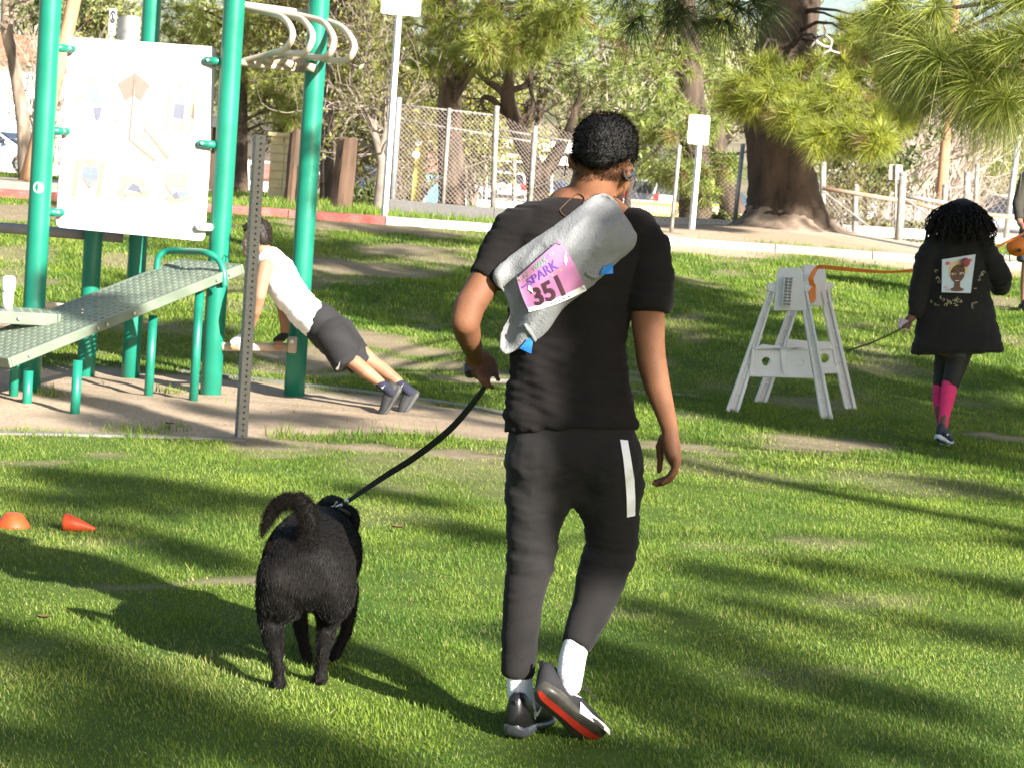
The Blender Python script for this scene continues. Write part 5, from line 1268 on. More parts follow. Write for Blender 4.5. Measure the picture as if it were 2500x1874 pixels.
for i, (x, y, dd) in enumerate(near):
    c = P(x, y, dd); limb(bl, hub + (0, 0, .25 * (i % 4)), c, .035, .010, gj, 7, .06, 6)
    for k in range(3):
        cc = c + gj.normal(0, .13, 3); n = 210; u = unit(n, gj); ax_ = unit(1, gj)[0] * .55 + np.array([-.1, -.25, -.18]); u = u + ax_; u /= np.linalg.norm(u, axis=1, keepdims=True)
        V, T, kk = ribbons(np.repeat(cc[None], n, 0) + u * .03, u, gj.uniform(.18, .34, n), .0042, gj.uniform(.15, .5, n), 4)
        mix = np.clip(gj.normal(gj.uniform(.15, .75), .3, n), 0, 1)[:, None]; cl_ = np.array([.14, .19, .02]) * (1 - mix) + np.array([.36, .39, .06]) * mix; C = np.repeat(cl_, kk, 0); C.reshape(-1, kk, 3)[:, -1] = (.30, .18, .07)
        Vs.append(V); Ts.append(T + n0); Cs.append(C); n0 += len(V)
# lower needles with shade put into their dark colour; more crown above the frame
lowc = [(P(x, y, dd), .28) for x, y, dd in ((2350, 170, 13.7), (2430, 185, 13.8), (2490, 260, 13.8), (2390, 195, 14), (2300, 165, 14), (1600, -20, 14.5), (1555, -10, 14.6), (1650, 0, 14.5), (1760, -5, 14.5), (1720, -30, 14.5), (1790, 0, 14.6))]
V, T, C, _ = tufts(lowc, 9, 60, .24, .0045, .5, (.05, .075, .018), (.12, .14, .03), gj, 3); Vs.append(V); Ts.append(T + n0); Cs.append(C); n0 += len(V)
for c, r in lowc: limb(bl, c + np.array([.7, -.1, 1.3]) if c[0] < 1.6 else hub + (0, 0, .6), c, .02, .006, gj, 6, .05, 6)
limb(bl, np.array([tx, ty, 5.2]), P(1600, -10, 14.5) + np.array([.7, -.1, 1.3]), .06, .02, gj, 8, .05, 8)
limb(bl, np.array([tx, ty, 5.0]), P(1750, 0, 14.5) + np.array([.7, -.1, 1.3]), .06, .02, gj, 8, .05, 8)
crown = [(np.array([tx + r * math.cos(a), ty + r * math.sin(a), z]), .7) for r, a, z in ((gj.uniform(.6, 3.2), gj.uniform(0, 6.28), gj.uniform(4.2, 10)) for _ in range(34)) if 14 < ty + r * math.sin(a) < 18 and r * math.cos(a) > -2.2]
V, T, C, _ = tufts(crown, 20, 22, .30, .016, .3, (.07, .10, .018), (.20, .22, .04), gj, 1); Vs.append(V); Ts.append(T + n0); Cs.append(C); n0 += len(V)
for c, r in crown: limb(bl, np.array([tx, ty, c[2] - .3]), c, .04, .01, gj)
bl.build("limbs", m_bark_p, root, True)
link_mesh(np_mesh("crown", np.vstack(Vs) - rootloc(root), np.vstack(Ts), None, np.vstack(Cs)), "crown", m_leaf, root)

# shade pines to the right of and behind the viewer: boughs sit where the sun must pass to throw the streaks seen on the lawn
TAN = math.tan(SUN_EL)
SHADE = [  # px, py, half width px, half height px : patches of tree shade seen on the ground
    (180, 1215, 330, 42), (620, 1215, 120, 22), (60, 1330, 200, 30), (420, 1350, 180, 18), (900, 1195, 80, 14), (1080, 1290, 120, 10),
    (350, 1500, 380, 45), (760, 1545, 160, 30), (950, 1620, 170, 36), (250, 1680, 300, 60), (700, 1780, 420, 55), (150, 1830, 260, 50), (1050, 1720, 130, 30),
    (1640, 1400, 240, 22), (1950, 1380, 200, 20), (2300, 1420, 230, 24), (2080, 1500, 300, 20), (1560, 1480, 150, 16), (2400, 1530, 200, 22), (1800, 1580, 220, 20), (1350, 1560, 90, 26), (1480, 1640, 140, 26),
    (2150, 1660, 260, 26), (1700, 1740, 240, 40), (2250, 1800, 300, 50), (1250, 1860, 260, 30), (1900, 1840, 200, 26),
    (1980, 1000, 330, 48), (2350, 960, 190, 70), (1750, 960, 160, 60), (2240, 1075, 330, 26), (1900, 870, 130, 30), (1800, 780, 150, 40), (1690, 860, 120, 60), (1650, 700, 110, 40),
    (2230, 1195, 230, 16), (1300, 780, 200, 60), (1000, 760, 250, 46), (850, 690, 180, 30), (1100, 690, 200, 40), (1280, 900, 130, 30), (780, 620, 150, 30), (1040, 580, 160, 14), (1480, 690, 200, 60), (1500, 850, 160, 60),
    (250, 1030, 330, 16), (800, 1022, 260, 10), (560, 1000, 130, 8), (420, 800, 80, 26), (330, 700, 60, 16), (150, 860, 90, 16), (2450, 1330, 120, 20),
    (150, 1570, 300, 40), (500, 1620, 200, 36), (600, 1700, 230, 36), (100, 1750, 230, 44), (450, 1840, 280, 26), (880, 1840, 180, 24), (2300, 1720, 180, 18), (1560, 1840, 140, 24), (1200, 1790, 120, 24), (2080, 930, 120, 40), (2250, 1020, 200, 40)]
gsd = np.random.default_rng(73)
TRUNKS = [(12.5, -9.0), (17.0, -5.0), (20.5, 1.0), (16.0, 5.5), (9.5, -13.5), (23.0, 9.5), (17.0, 20.0)]
bins = [[] for _ in TRUNKS]; fine = [[] for _ in TRUNKS]
# places the sun reaches: no bough may stand between them and the sun
_lit = [(x, y, 7.08) for x in (1290, 1345) for y in range(560, 1010, 80)] + [(x, y, 7.15) for x in (1400, 1440, 1500) for y in (300, 380, 450)] + [(1300, y, 7.1) for y in range(1080, 1500, 70)] + [(1150, 720, 7.15), (1140, 790, 7.15), (1170, 860, 7.3), (1590, 820, 7.15), (1600, 920, 7.15)] \
    + [(x, y, 7.55) for x in (700, 760, 820) for y in (1290, 1360, 1430)] + [(x, y, 15.9) for x, y in ((640, 590), (690, 680), (740, 740), (800, 800), (860, 860), (920, 920))]
LIT = np.array([P(*q) for q in _lit]); LITB = np.array([P(x, y, 12.8) for x in range(2120, 2520, 50) for y in (10, 90, 170)])
def blocks(c, rad, pts=LIT):
    v = c - pts; t = v @ SUN_DIR; return bool(np.any((np.linalg.norm(v - t[:, None] * SUN_DIR, axis=1) < rad) & (t > .5)))
for (x, y, hw, hh) in SHADE:
    cx, cy, rx, ry, s = ell(x, y, hw, hh); area = math.pi * rx * ry; n = max(1, int(area / .19))
    for _ in range(n):
        r = math.sqrt(gsd.uniform()); a = gsd.uniform(0, 6.28); gx = cx + rx * r * math.cos(a) * .9; gy = cy + ry * r * math.sin(a) * .9
        z = gsd.uniform(7.0, 12.5); h = z / TAN; c = np.array([gx + SUN_H[0] * h, gy + SUN_H[1] * h, z + float(zg(gx, gy))])
        if blocks(c, .42) or blocks(c, .6, LITB): continue
        k = int(np.argmin([np.hypot(c[0] - q[0], c[1] - q[1]) for q in TRUNKS])); bins[k].append((c, min(.36, max(.16, min(rx, ry) * .7))))
SHADE3 = [(634 - (y - 330) * .067, y, 13.85) for y in range(345, 1060, 42)] + [(1525, 640, 7.1), (1560, 615, 7.1), (1530, 720, 7.1), (1500, 770, 7.1), (1505, 850, 7.1), (1500, 930, 7.1), (1480, 1010, 7.1), (1500, 1080, 7.08), (1470, 1140, 7.08), (1520, 1160, 7.1), (1490, 1220, 7.1), (1500, 1290, 7.12),
    (1890, 60, 35), (1930, 20, 35), (1880, 310, 35), (1930, 330, 35), (1880, 370, 35), (1930, 390, 35), (1890, 430, 35), (1940, 450, 35), (1850, 460, 35),(1960, 420, 35)]
SHADE3 += [(x, y, 17.3) for x in (1820, 1880, 1940, 2000, 2050) for y in (665, 740, 820, 900, 980)] + [(x, y, 15.9) for x in (2240, 2300, 2360, 2420) for y in (510, 590, 660, 740, 820)] + [(x, y, 15.9) for x in (2290, 2340) for y in (900, 980, 1060)] + [(x, y, 14.4) for x in (1540, 1600, 1660, 1720, 1790) for y in (-10, 40)]
for (x, y, dd) in SHADE3:  # needle clumps added on each point's sun line to shade it
    p = P(x, y, dd); far = dd > 13.87
    for _ in range(5 if dd > 20 else (2 if 15 < dd < 20 else (3 if far else 11))):
        z = gsd.uniform(6, 9) if dd > 14.9 else gsd.uniform(4.3, 5.4); q = p + gsd.normal(0, .16 if far else .04, 3); c = q + SUN_DIR * (z - q[2]) / math.sin(SUN_EL); k = int(np.argmin([np.hypot(c[0] - w[0], c[1] - w[1]) for w in TRUNKS])); (None if (blocks(c, .5) or blocks(c, .6, LITB)) else bins[k].append((c, .36))) if far else (None if blocks(c, .11) else fine[k].append((c, .08)))
SL = ["shade pine with wide boughs over the dog walker's lawn", "broad shade pine on the sunny side of the lawn", "shade pine beyond the barricade's sunny side", "shade pine standing between lawn and barricade", "rear shade pine with thin boughs", "outermost shade pine near the path", "shade pine standing on the slope near the great pine"]
for k, (tx, ty) in enumerate(TRUNKS):
    if not bins[k]: continue
    zb = float(zg(tx, ty)); path = [np.array([tx, ty, zb - .3]), np.array([tx + .1, ty, 2.5]), np.array([tx, ty + .1, 6]), np.array([tx, ty, 13.5])]
    g = np.random.default_rng(80 + k); root = empty("pine_tree", path[0], SL[k], "tree", None)
    pts, rr = smooth_path(path, [.30, .24, .19, .07], 6); bm = MB(); bm.tube(pts, rr, 16); bm.build("trunk", m_bark_p, root, True)
    V, T, C, _ = tufts(bins[k], 16, 17, .22, .036, .2, (.06, .09, .018), (.17, .2, .035), g, 1); link_mesh(np_mesh("crown", V - path[0], T, None, C), "crown", m_leaf, root)
    if fine[k]:
        V, T, C, _ = tufts(fine[k], 14, 14, .085, .030, .2, (.06, .09, .018), (.17, .2, .035), g, 1); link_mesh(np_mesh("shade_clumps", V - path[0], T, None, C), "shade_clumps", m_leaf, root)  # small clumps added only to shade the man's right side and the steel post
    bl = MB()
    for c, r in bins[k][::9] + fine[k][::14]: limb(bl, np.array([tx, ty, max(2.5, c[2] - 1.2)]), c, .018, .005, g, 5, .04, 4)
    bl.build("limbs", m_bark_p, root, True)
# ------------------------------------------------------------------ people and the dog
from mathutils.bvhtree import BVHTree
class Surf:
    """first hit of a photo ray on one or more built meshes"""
    def __init__(s, *objs):
        V = []; F = []; n = 0
        for o in objs:
            co, _ = mesh_points(o); V.append(co); F += [tuple(i + n for i in p.vertices) for p in o.data.polygons]; n += len(co)
        s.t = BVHTree.FromPolygons([tuple(v) for v in np.vstack(V)], F)
    def hit(s, px, py, off=.004, default=None):
        r = ray(px, py); L = np.linalg.norm(r); h = s.t.ray_cast(Vector(CAMPOS), Vector(r / L))
        if h[0] is None: return P(px, py, default) if default else None
        return np.array(h[0]) - r / L * off
    def depth(s, px, py, default):
        q = s.hit(px, py, 0); return default if q is None else (q - CAMPOS) @ CF
def surf_patch(surf, poly, off, name, mat, parent, d, th=.0015, step=6.0):
    """thin flat patch (cloth, print) following a surface; poly in photo pixels"""
    poly = np.array(poly, float); x0, y0 = poly.min(0); x1, y1 = poly.max(0)
    bm = bmesh.new(); vs = [bm.verts.new((x, y, 0)) for x, y in poly]; bm.faces.new(vs)
    # cut into a grid so that it can follow the surface
    for k in np.arange(x0 + step, x1, step): bmesh.ops.bisect_plane(bm, geom=bm.verts[:] + bm.edges[:] + bm.faces[:], plane_co=(k, 0, 0), plane_no=(1, 0, 0))
    for k in np.arange(y0 + step, y1, step): bmesh.ops.bisect_plane(bm, geom=bm.verts[:] + bm.edges[:] + bm.faces[:], plane_co=(0, k, 0), plane_no=(0, 1, 0))
    bm.verts.index_update(); V2 = np.array([v.co[:2] for v in bm.verts]); F = [tuple(v.index for v in f.verts) for f in bm.faces]; bm.free()
    V = []
    for x, y in V2:
        q = surf.hit(x, y, off); V.append(q if q is not None else P(x, y, d - off))
    mb = MB(); mb.add(V, F); return mb.build(name, mat, parent, True)
def cloth_noise(amp, sx=14, sy=14, sz=14, seed=0, ridge=True, mask=None):
    def f(co, no):
        q = co * np.array([sx, sy, sz]); v = noise3(q, seed); v2 = noise3(q * 2.1 + 7, seed + 9)
        r = (1 - np.abs(v) * 2.2) if ridge else v
        r = amp * (r * .7 + v2 * .35)
        return r if mask is None else r * mask(co)
    return f
def fold_noise(amp, vec, freq, seed=0, stretch=.25, base=None):
    """long creases running along vec"""
    vec = np.array(vec, float); vec /= np.linalg.norm(vec)
    def f(co, no):
        along = co @ vec; q = co - np.outer(along, vec) * (1 - stretch); v = noise3(q * freq, seed); w = noise3(q * freq * 2 + 3, seed + 4)
        return amp * ((1 - np.abs(v) * 2) * .7 + w * .35) + (base(co, no) if base else 0)
    return f
def shoe(parent, heel, fwd, up, L, m_up, m_sole, m_tread=None, m_mark=None, scale_h=1.0, name="shoe", lateral=1, heel_glow=None):
    """lofted trainer: upper, midsole, outsole, side flash; heel = sole point at the heel's end"""
    heel = np.asarray(heel, float); f = np.asarray(fwd, float); f = f / np.linalg.norm(f); u = np.asarray(up, float); u = u - f * (u @ f); u /= np.linalg.norm(u); s = np.cross(f, u)
    k = L / .29
    T = [-.014, 0, .03, .08, .16, .26, .38, .5, .62, .74, .86, .95, 1.0]
    Wd = [.006, .018, .027, .034, .038, .038, .035, .037, .043, .047, .042, .030, .012]
    St = [.020, .034, .036, .037, .037, .036, .033, .029, .026, .024, .024, .026, .030]
    Lift = [.022, .012, .006, 0, 0, 0, 0, 0, 0, .003, .009, .018, .026]
    Ht = [.020, .058, .082, .094, .090, .078, .076, .072, .062, .050, .040, .030, .016]
    n = 14
    def ring(t, w, z0, z1, half, base):
        out = []
        for i in range(n):
            a = 2 * math.pi * i / n; c, sn = math.cos(a), math.sin(a)
            if half: y = w * (abs(c) ** .75) * (1 if c > 0 else -1); z = z0 + (z1 - z0) * (max(sn, 0) ** .8) if sn > 0 else z0
            else: y = w * (abs(c) ** .5) * (1 if c > 0 else -1); z = (z0 + z1) / 2 + (z1 - z0) / 2 * (abs(sn) ** .6) * (1 if sn > 0 else -1)
            out.append(heel + f * t * L + s * y * k + u * z * k)
        return out
    def loft(rings):
        V = [p for r in rings for p in r]; m = len(rings); F = [(i * n + j, i * n + (j + 1) % n, i * n + n + (j + 1) % n, i * n + n + j) for i in range(m - 1) for j in range(n)] + [tuple(range(n - 1, -1, -1)), tuple((m - 1) * n + j for j in range(n))]
        b = MB(); b.add(V, F); return b
    root = loft([ring(t, w * .93, l + st * .8, l + st + h * scale_h, True, 0) for t, w, st, h, l in zip(T, Wd, St, Ht, Lift)]).build(name, m_up, parent, True)
    so = loft([ring(t, w * 1.06, l, l + st, False, 0) for t, w, st, l in zip(T, Wd, St, Lift)]).build("sole", m_sole, root, True)
    if m_tread is not None:
        V = []; m = len(T)
        for t, w, l in zip(T, Wd, Lift): V += [heel + f * t * L + s * y * k + u * (l - .0025) * k for y in (-w * .32, w * .32)]
        b = MB(); b.add(V[2:-2], [(2 * i, 2 * i + 1, 2 * i + 3, 2 * i + 2) for i in range(m - 3)]); b.build("tread", m_tread, so)
    if m_mark is not None:
        for sd in (1, -1):
            pts = [(.34, .060), (.30, .048), (.33, .044), (.42, .054), (.56, .068), (.42, .050), (.36, .047)]
            V = []
            for t, z in ((.30, .068), (.31, .055), (.35, .050), (.44, .060), (.55, .078), (.43, .067), (.355, .061), (.335, .066)):
                w = np.interp(t, T, Wd) * .93; hz = np.interp(t, T, Ht); st = np.interp(t, T, St) * .8; q = max(0.05, min(.98, (z - st) / (hz + .2 * st))); V.append(heel + f * t * L + s * sd * (w * (1 - q ** 2.4) ** .55 + .004) * k + u * z * k)
            b = MB(); b.add(V, [tuple(range(8))]); b.build("side_flash", m_mark, root)
    return root
def strands(surf_o, n, L, W, mat, name, parent, g, down=.2, mask=None, col_lo=(.006, .005, .004), col_hi=(.03, .024, .02), segs=2, curl=0.3, lay=None):
    co, no = mesh_points(surf_o)
    if mask is not None: k = mask(co); co = co[k]; no = no[k]
    i = g.integers(0, len(co), n); b = co[i] + g.normal(0, .002, (n, 3)); dr = no[i] + g.normal(0, curl, (n, 3)) - np.array([0, 0, down])
    if lay is not None:
        nn = no[i]; ly = np.array(lay, float)[None] - (nn @ np.array(lay, float))[:, None] * nn; dr = ly / (np.linalg.norm(ly, axis=1, keepdims=True) + .15) + nn * .22 + g.normal(0, curl, (n, 3))
    dr /= np.linalg.norm(dr, axis=1, keepdims=True)
    V, T, k = ribbons(b, dr, L * g.uniform(.5, 1.3, n), W, g.uniform(-.2, .4, n), segs); mx = g.uniform(size=(n, 1)); C = np.repeat(np.array(col_lo) * (1 - mx) + np.array(col_hi) * mx, k, 0)
    return link_mesh(np_mesh(name, V - rootloc(parent), T, None, C), name, mat, parent)
m_hairf = leafmat("hair_fibre", .0, .7, .0)
m_skin_a = M("skin_tan", (.165, .072, .037), .62, .2, 9, .2, 220, sss=.1, spec=.22); m_skin_b = M("skin_light", (.33, .17, .10), .6, .08, 14, .1, 200, sss=.12); m_skin_c = M("skin_deep", (.11, .055, .038), .5, .1, 14, .1, 200)
m_hair = M("hair_black", (.004, .0036, .0032), .55, .4, 60, .9, 140, spec=.35)
m_tee = M("faded_black_cotton", (.0125, .0108, .0104), .95, .25, 6, .25, 260, sheen=.03, spec=.1); m_pant = M("black_track_knit", (.0155, .0142, .0138), .85, .25, 5, .25, 320, sheen=.06, spec=.15)
m_sock = M("white_sock", (.78, .78, .80), .95, .05, 20, .5, 160); m_grey = M("heather_grey_fleece", (.20, .205, .212), .95, .16, 30, .5, 180, fine=.12, sheen=.2)
m_blk = M("black_leather", (.012, .012, .013), .35, .2, 10, .1, 80); m_blkm = M("black_mesh_fabric", (.016, .016, .018), .8, .2, 30, .4, 260); m_air = M("smoked_air_sole", (.05, .055, .065), .12, .3, 10, spec=.7); m_redsole = M("red_outsole", (.42, .03, .015), .5, .15, 20)
m_wht = M("white_rubber", (.75, .73, .68), .5, .05)

# ---------------- walking man
man = empty("person", onground(1290, 7.18), "man in black t-shirt and track pants walking a dog, grey sweatshirt slung across his back", "person")
b = MB()
# head, jaw, neck
b.ball(1478, 362, 7.17, 74, .098, 88); b.ball(1486, 405, 7.20, 60, .085, 62); b.ball(1503, 438, 7.245, 36, .05, 44); b.ball(1522, 450, 7.27, 18, .03, 20)
b.rod([(1462, 395, 7.17, 58, .062), (1452, 430, 7.175, 54, .060), (1445, 470, 7.19, 58, .062), (1440, 505, 7.2, 88, .075)])
b.rod([(1385, 522, 7.2, 30, .045), (1440, 502, 7.2, 38, .055), (1495, 522, 7.2, 30, .045)])
for x, y, dd, w, h in ((1393, 392, 7.17, 8, 20), (1531, 420, 7.15, 8, 21)):
    b.ball(x, y, dd, w, .022, h); b.ball(x + (3 if x > 1450 else -2), y - 9, dd - .012, w * .7, .012, 9)
# torso core and legs inside the clothes
b.rod([(1440, 520, 7.2, 110, .075), (1420, 590, 7.2, 150, .09), (1395, 720, 7.2, 138, .09), (1388, 880, 7.19, 126, .085), (1393, 1040, 7.18, 135, .09), (1398, 1120, 7.17, 140, .09)])
b.rod([(1310, 1130, 7.17, 66, .075), (1303, 1272, 7.15, 54, .062), (1296, 1380, 7.13, 44, .05), (1278, 1470, 7.14, 40, .047), (1268, 1600, 7.17, 28, .033), (1268, 1700, 7.18, 24, .030), (1266, 1760, 7.17, 26, .032)])
b.rod([(1488, 1130, 7.18, 66, .075), (1493, 1272, 7.2, 54, .062), (1488, 1350, 7.22, 46, .052), (1450, 1470, 7.14, 40, .045), (1405, 1575, 7.085, 28, .033), (1390, 1640, 7.09, 25, .031)])
# left arm: upper arm, elbow, foreshortened forearm
b.rod([(1262, 570, 7.2, 42, .046), (1222, 624, 7.19, 39, .045), (1180, 692, 7.17, 39, .045), (1146, 748, 7.15, 39, .044), (1136, 786, 7.14, 37, .042)])
b.rod([(1136, 786, 7.14, 36, .042), (1142, 815, 7.20, 32, .042), (1152, 845, 7.28, 26, .036), (1160, 868, 7.34, 21, .028), (1166, 880, 7.37, 20, .024)])
# left hand round the leash: back of hand, curled fingers, pointing index, thumb
b.rod([(1162, 866, 7.35, 20, .022), (1180, 878, 7.38, 23, .020), (1196, 888, 7.40, 20, .018)])
b.rod([(1150, 880, 7.34, 16, .022), (1160, 900, 7.36, 18, .022), (1172, 912, 7.37, 18, .02)])
b.rod([(1200, 880, 7.40, 9, .010), (1210, 898, 7.39, 8, .010), (1211, 914, 7.36, 7.5, .009), (1217, 928, 7.34, 6.5, .008)])
b.rod([(1192, 886, 7.39, 9, .010), (1194, 906, 7.36, 8.5, .010), (1190, 926, 7.33, 8, .0095), (1183, 930, 7.35, 7, .009)])
b.rod([(1180, 890, 7.38, 9, .010), (1180, 910, 7.35, 8.5, .010), (1182, 930, 7.32, 8, .0095), (1190, 938, 7.34, 7, .009)])
b.rod([(1168, 892, 7.37, 8.5, .010), (1168, 912, 7.34, 8, .010), (1174, 930, 7.32, 7.5, .009), (1186, 940, 7.33, 6.5, .008)])
b.rod([(1170, 905, 7.36, 9, .010), (1184, 928, 7.33, 8.5, .010), (1194, 941, 7.32, 7.5, .009), (1202, 945, 7.32, 6.5, .008)])
# right arm hanging
b.rod([(1566, 605, 7.2, 42, .046), (1580, 670, 7.19, 42, .047), (1580, 760, 7.17, 43, .048), (1586, 840, 7.16, 38, .044), (1590, 880, 7.16, 37, .043), (1604, 940, 7.16, 33, .038), (1622, 1000, 7.155, 26, .030), (1635, 1044, 7.15, 21.5, .023), (1637, 1062, 7.15, 21, .022)])
b.rod([(1636, 1056, 7.15, 21, .022), (1638, 1080, 7.15, 23, .028), (1642, 1105, 7.15, 21, .034), (1648, 1126, 7.15, 16, .036)])
b.rod([(1622, 1066, 7.18, 13, .016), (1611, 1090, 7.195, 12, .014), (1612, 1118, 7.20, 9, .011), (1610, 1140, 7.20, 8, .010), (1609, 1150, 7.2, 7, .009)])
for dd, pts in ((7.118, ((1650, 1118), (1651, 1140), (1642, 1158), (1626, 1172), (1614, 1180))), (7.141, ((1650, 1122), (1650, 1148), (1638, 1168), (1618, 1180), (1602, 1183))), (7.165, ((1649, 1122), (1648, 1150), (1634, 1170), (1612, 1177), (1596, 1180))), (7.188, ((1647, 1120), (1645, 1146), (1632, 1164), (1614, 1171), (1599, 1173)))):
    b.rod([(x, y, dd + .004 * i * (1 if dd < 7.15 else -1), (9, 8.5, 8, 7.3, 6.2)[i], (.0105, .010, .0095, .0088, .0075)[i]) for i, (x, y) in enumerate(pts)], 12)
body = b.remesh("body", m_skin_a, man, .006, 5)
# hair: cropped tight curls
b = MB(); b.ball(1479, 346, 7.17, 79, .106, 70); b.ball(1474, 378, 7.135, 66, .082, 34); b.ball(1468, 398, 7.118, 44, .058, 16); b.ball(1532, 376, 7.16, 24, .05, 26); b.ball(1418, 376, 7.16, 22, .05, 26)
hair = b.remesh("hair", m_hair, man, .006, 3, cloth_noise(.0035, 70, 70, 70, 3, False))
gh = np.random.default_rng(5)
strands(hair, 9000, .011, .0022, m_hairf, "hair_curls", hair, gh, .0, None, (.002, .0018, .0016), (.010, .008, .0065), 2, .7)
# short fade stubble at the nape
co, no = mesh_points(body); 
strands(body, 2600, .006, .0016, m_hairf, "nape_stubble", hair, gh, .25, lambda c: np.array([(1405 < proj(q)[0] < 1535) and (388 < proj(q)[1] < 440) and proj(q)[2] < 7.17 for q in c]), (.012, .008, .006), (.05, .03, .02), 1, .3)
# t-shirt
b = MB()
b.rod([(1447, 505, 7.205, 66, .066), (1444, 520, 7.2, 104, .084), (1434, 548, 7.2, 158, .104), (1420, 592, 7.2, 176, .116), (1405, 650, 7.2, 170, .120), (1394, 720, 7.2, 158, .118), (1388, 790, 7.2, 146, .114), (1386, 850, 7.195, 140, .112), (1389, 920, 7.19, 145, .114), (1391, 985, 7.185, 154, .118), (1393, 1050, 7.18, 165, .124)], 26, (False, False))
b.rod([(1290, 556, 7.2, 64, .075), (1252, 580, 7.2, 60, .070), (1222, 622, 7.19, 52, .060), (1186, 684, 7.17, 44, .053)], 20, (True, False))
b.rod([(1545, 575, 7.2, 66, .075), (1574, 610, 7.2, 62, .072), (1588, 670, 7.18, 57, .064), (1585, 760, 7.165, 56, .062)], 20, (True, False))
zt = float(P(1390, 860, 7.1)[2])
def tee_folds(co, no):
    u = co @ CR; z = co[:, 2]; w = noise3(co * np.array([3.2, 3.2, 2.2]), 4); w2 = noise3(co * 6, 9)
    low = np.clip((zt + .16 - z) / .30, 0, 1); up_ = 1 - low
    f = .0075 * np.sin((u * .9 + z * .42) * 62 + w * 5.5) * low * (.5 + .5 * w2) + .005 * np.sin((u * .5 - z * .9) * 48 + w2 * 4) * up_
    sl = np.clip(np.abs(u - .165) / .10 - 1, 0, 1); f = f * (1 - .7 * sl) + sl * .0025 * np.sin(z * 70 + w * 6)
    hem = np.exp(-((z - zh) / .010) ** 2) * .003
    return f + .003 * w2 + hem + .003
zh = float(P(1393, 1032, 7.06)[2])
tee = b.remesh("t_shirt", m_tee, man, .0062, 5, tee_folds, 2)
# track pants
b = MB()
b.rod([(1392, 1010, 7.18, 140, .105), (1394, 1060, 7.18, 156, .118), (1400, 1110, 7.175, 166, .120), (1405, 1150, 7.17, 160, .105), (1403, 1185, 7.17, 120, .07)], 26)
b.ball(1322, 1128, 7.14, 86, .095, 90); b.ball(1480, 1133, 7.15, 86, .095, 92)
b.rod([(1312, 1130, 7.17, 78, .10), (1307, 1200, 7.16, 72, .092), (1302, 1272, 7.15, 65, .080), (1298, 1340, 7.14, 57, .070), (1296, 1375, 7.135, 55, .066), (1279, 1450, 7.14, 49, .060), (1269, 1550, 7.155, 44, .053), (1264, 1650, 7.17, 39.5, .048)], 22, (True, False))
b.rod([(1490, 1130, 7.18, 82, .10), (1488, 1200, 7.19, 82, .098), (1494, 1272, 7.2, 66, .084), (1493, 1345, 7.21, 62, .076), (1472, 1395, 7.19, 60, .070), (1447, 1480, 7.14, 50, .060), (1425, 1530, 7.11, 43, .053), (1404, 1577, 7.085, 37, .047)], 22, (True, False))
b.rod([(1366, 1180, 7.17, 44, .08), (1362, 1222, 7.165, 34, .07), (1346, 1275, 7.155, 22, .06)], 14); b.rod([(1432, 1185, 7.18, 44, .08), (1440, 1226, 7.19, 36, .07), (1452, 1278, 7.2, 24, .06)], 14)
zk = float(P(1400, 1370, 7.1)[2]); zw = float(P(1400, 1150, 7.1)[2])
def pant_folds(co, no):
    f1 = fold_noise(.018, (1, .3, .30), 9, 14, .30)(co, no); f2 = fold_noise(.012, (.25, .2, 1), 6, 24, .3)(co, no)
    kn = np.exp(-((co[:, 2] - zk - .01) / .075) ** 2) + .55 * np.exp(-((co[:, 2] - zw + .04) / .10) ** 2)
    w = noise3(co * np.array([4, 4, 3]), 31); u = co @ CR
    rip = .0042 * np.sin(co[:, 2] * 95 + u * 22 + w * 5) * np.exp(-((co[:, 2] - zk - .01) / .07) ** 2) + .005 * np.sin((co[:, 2] - np.abs(u - .17) * .9) * 60 + w * 5) * np.exp(-((co[:, 2] - zw + .06) / .11) ** 2)
    return f1 * kn * .4 + f2 * .4 + rip * .8
pants = b.remesh("track_pants", m_pant, man, .006, 16, pant_folds, 2)
sp = Surf(pants)
surf_patch(sp, [(1514, 1072), (1533, 1074), (1541, 1120), (1549, 1170), (1551, 1215), (1551, 1258), (1531, 1262), (1530, 1215), (1527, 1170), (1522, 1120)], .004, "side_stripe", M("white_stripe", (.78, .78, .80), .6, .05), pants, 7.06, step=5)
# socks and shoes
b = MB(); b.rod([(1266, 1630, 7.17, 31, .037), (1270, 1690, 7.175, 32, .039), (1276, 1735, 7.18, 33, .043), (1278, 1765, 7.19, 30, .045)], 18); b.remesh("sock", m_sock, man, .005, 3, fold_noise(.0015, (0, 0, 1), 60, 2, .1))
b = MB(); b.rod([(1410, 1560, 7.085, 31, .037), (1398, 1605, 7.09, 33, .039), (1392, 1640, 7.10, 33, .040), (1392, 1670, 7.11, 28, .036)], 18); b.remesh("sock", m_sock, man, .005, 3, fold_noise(.0015, (0, 0, 1), 60, 3, .1))
hl = groundpt(1247, 1806) + (0, 0, .004)
s1 = shoe(man, hl, (.36, .93, 0), (0, 0, 1), .30, m_blk, m_air, None, m_wht, 1.0)
heel = P(1316, 1692, 7.02); toe = P(1452, 1806, 7.15); ank = heel + CF * .70 + CU * .62 + CR * .12
s2 = shoe(man, heel, toe - heel, ank - heel, .285, m_blkm, M("grey_outsole", (.045, .042, .034), .45, .3, 20), m_redsole, m_wht, 1.0)
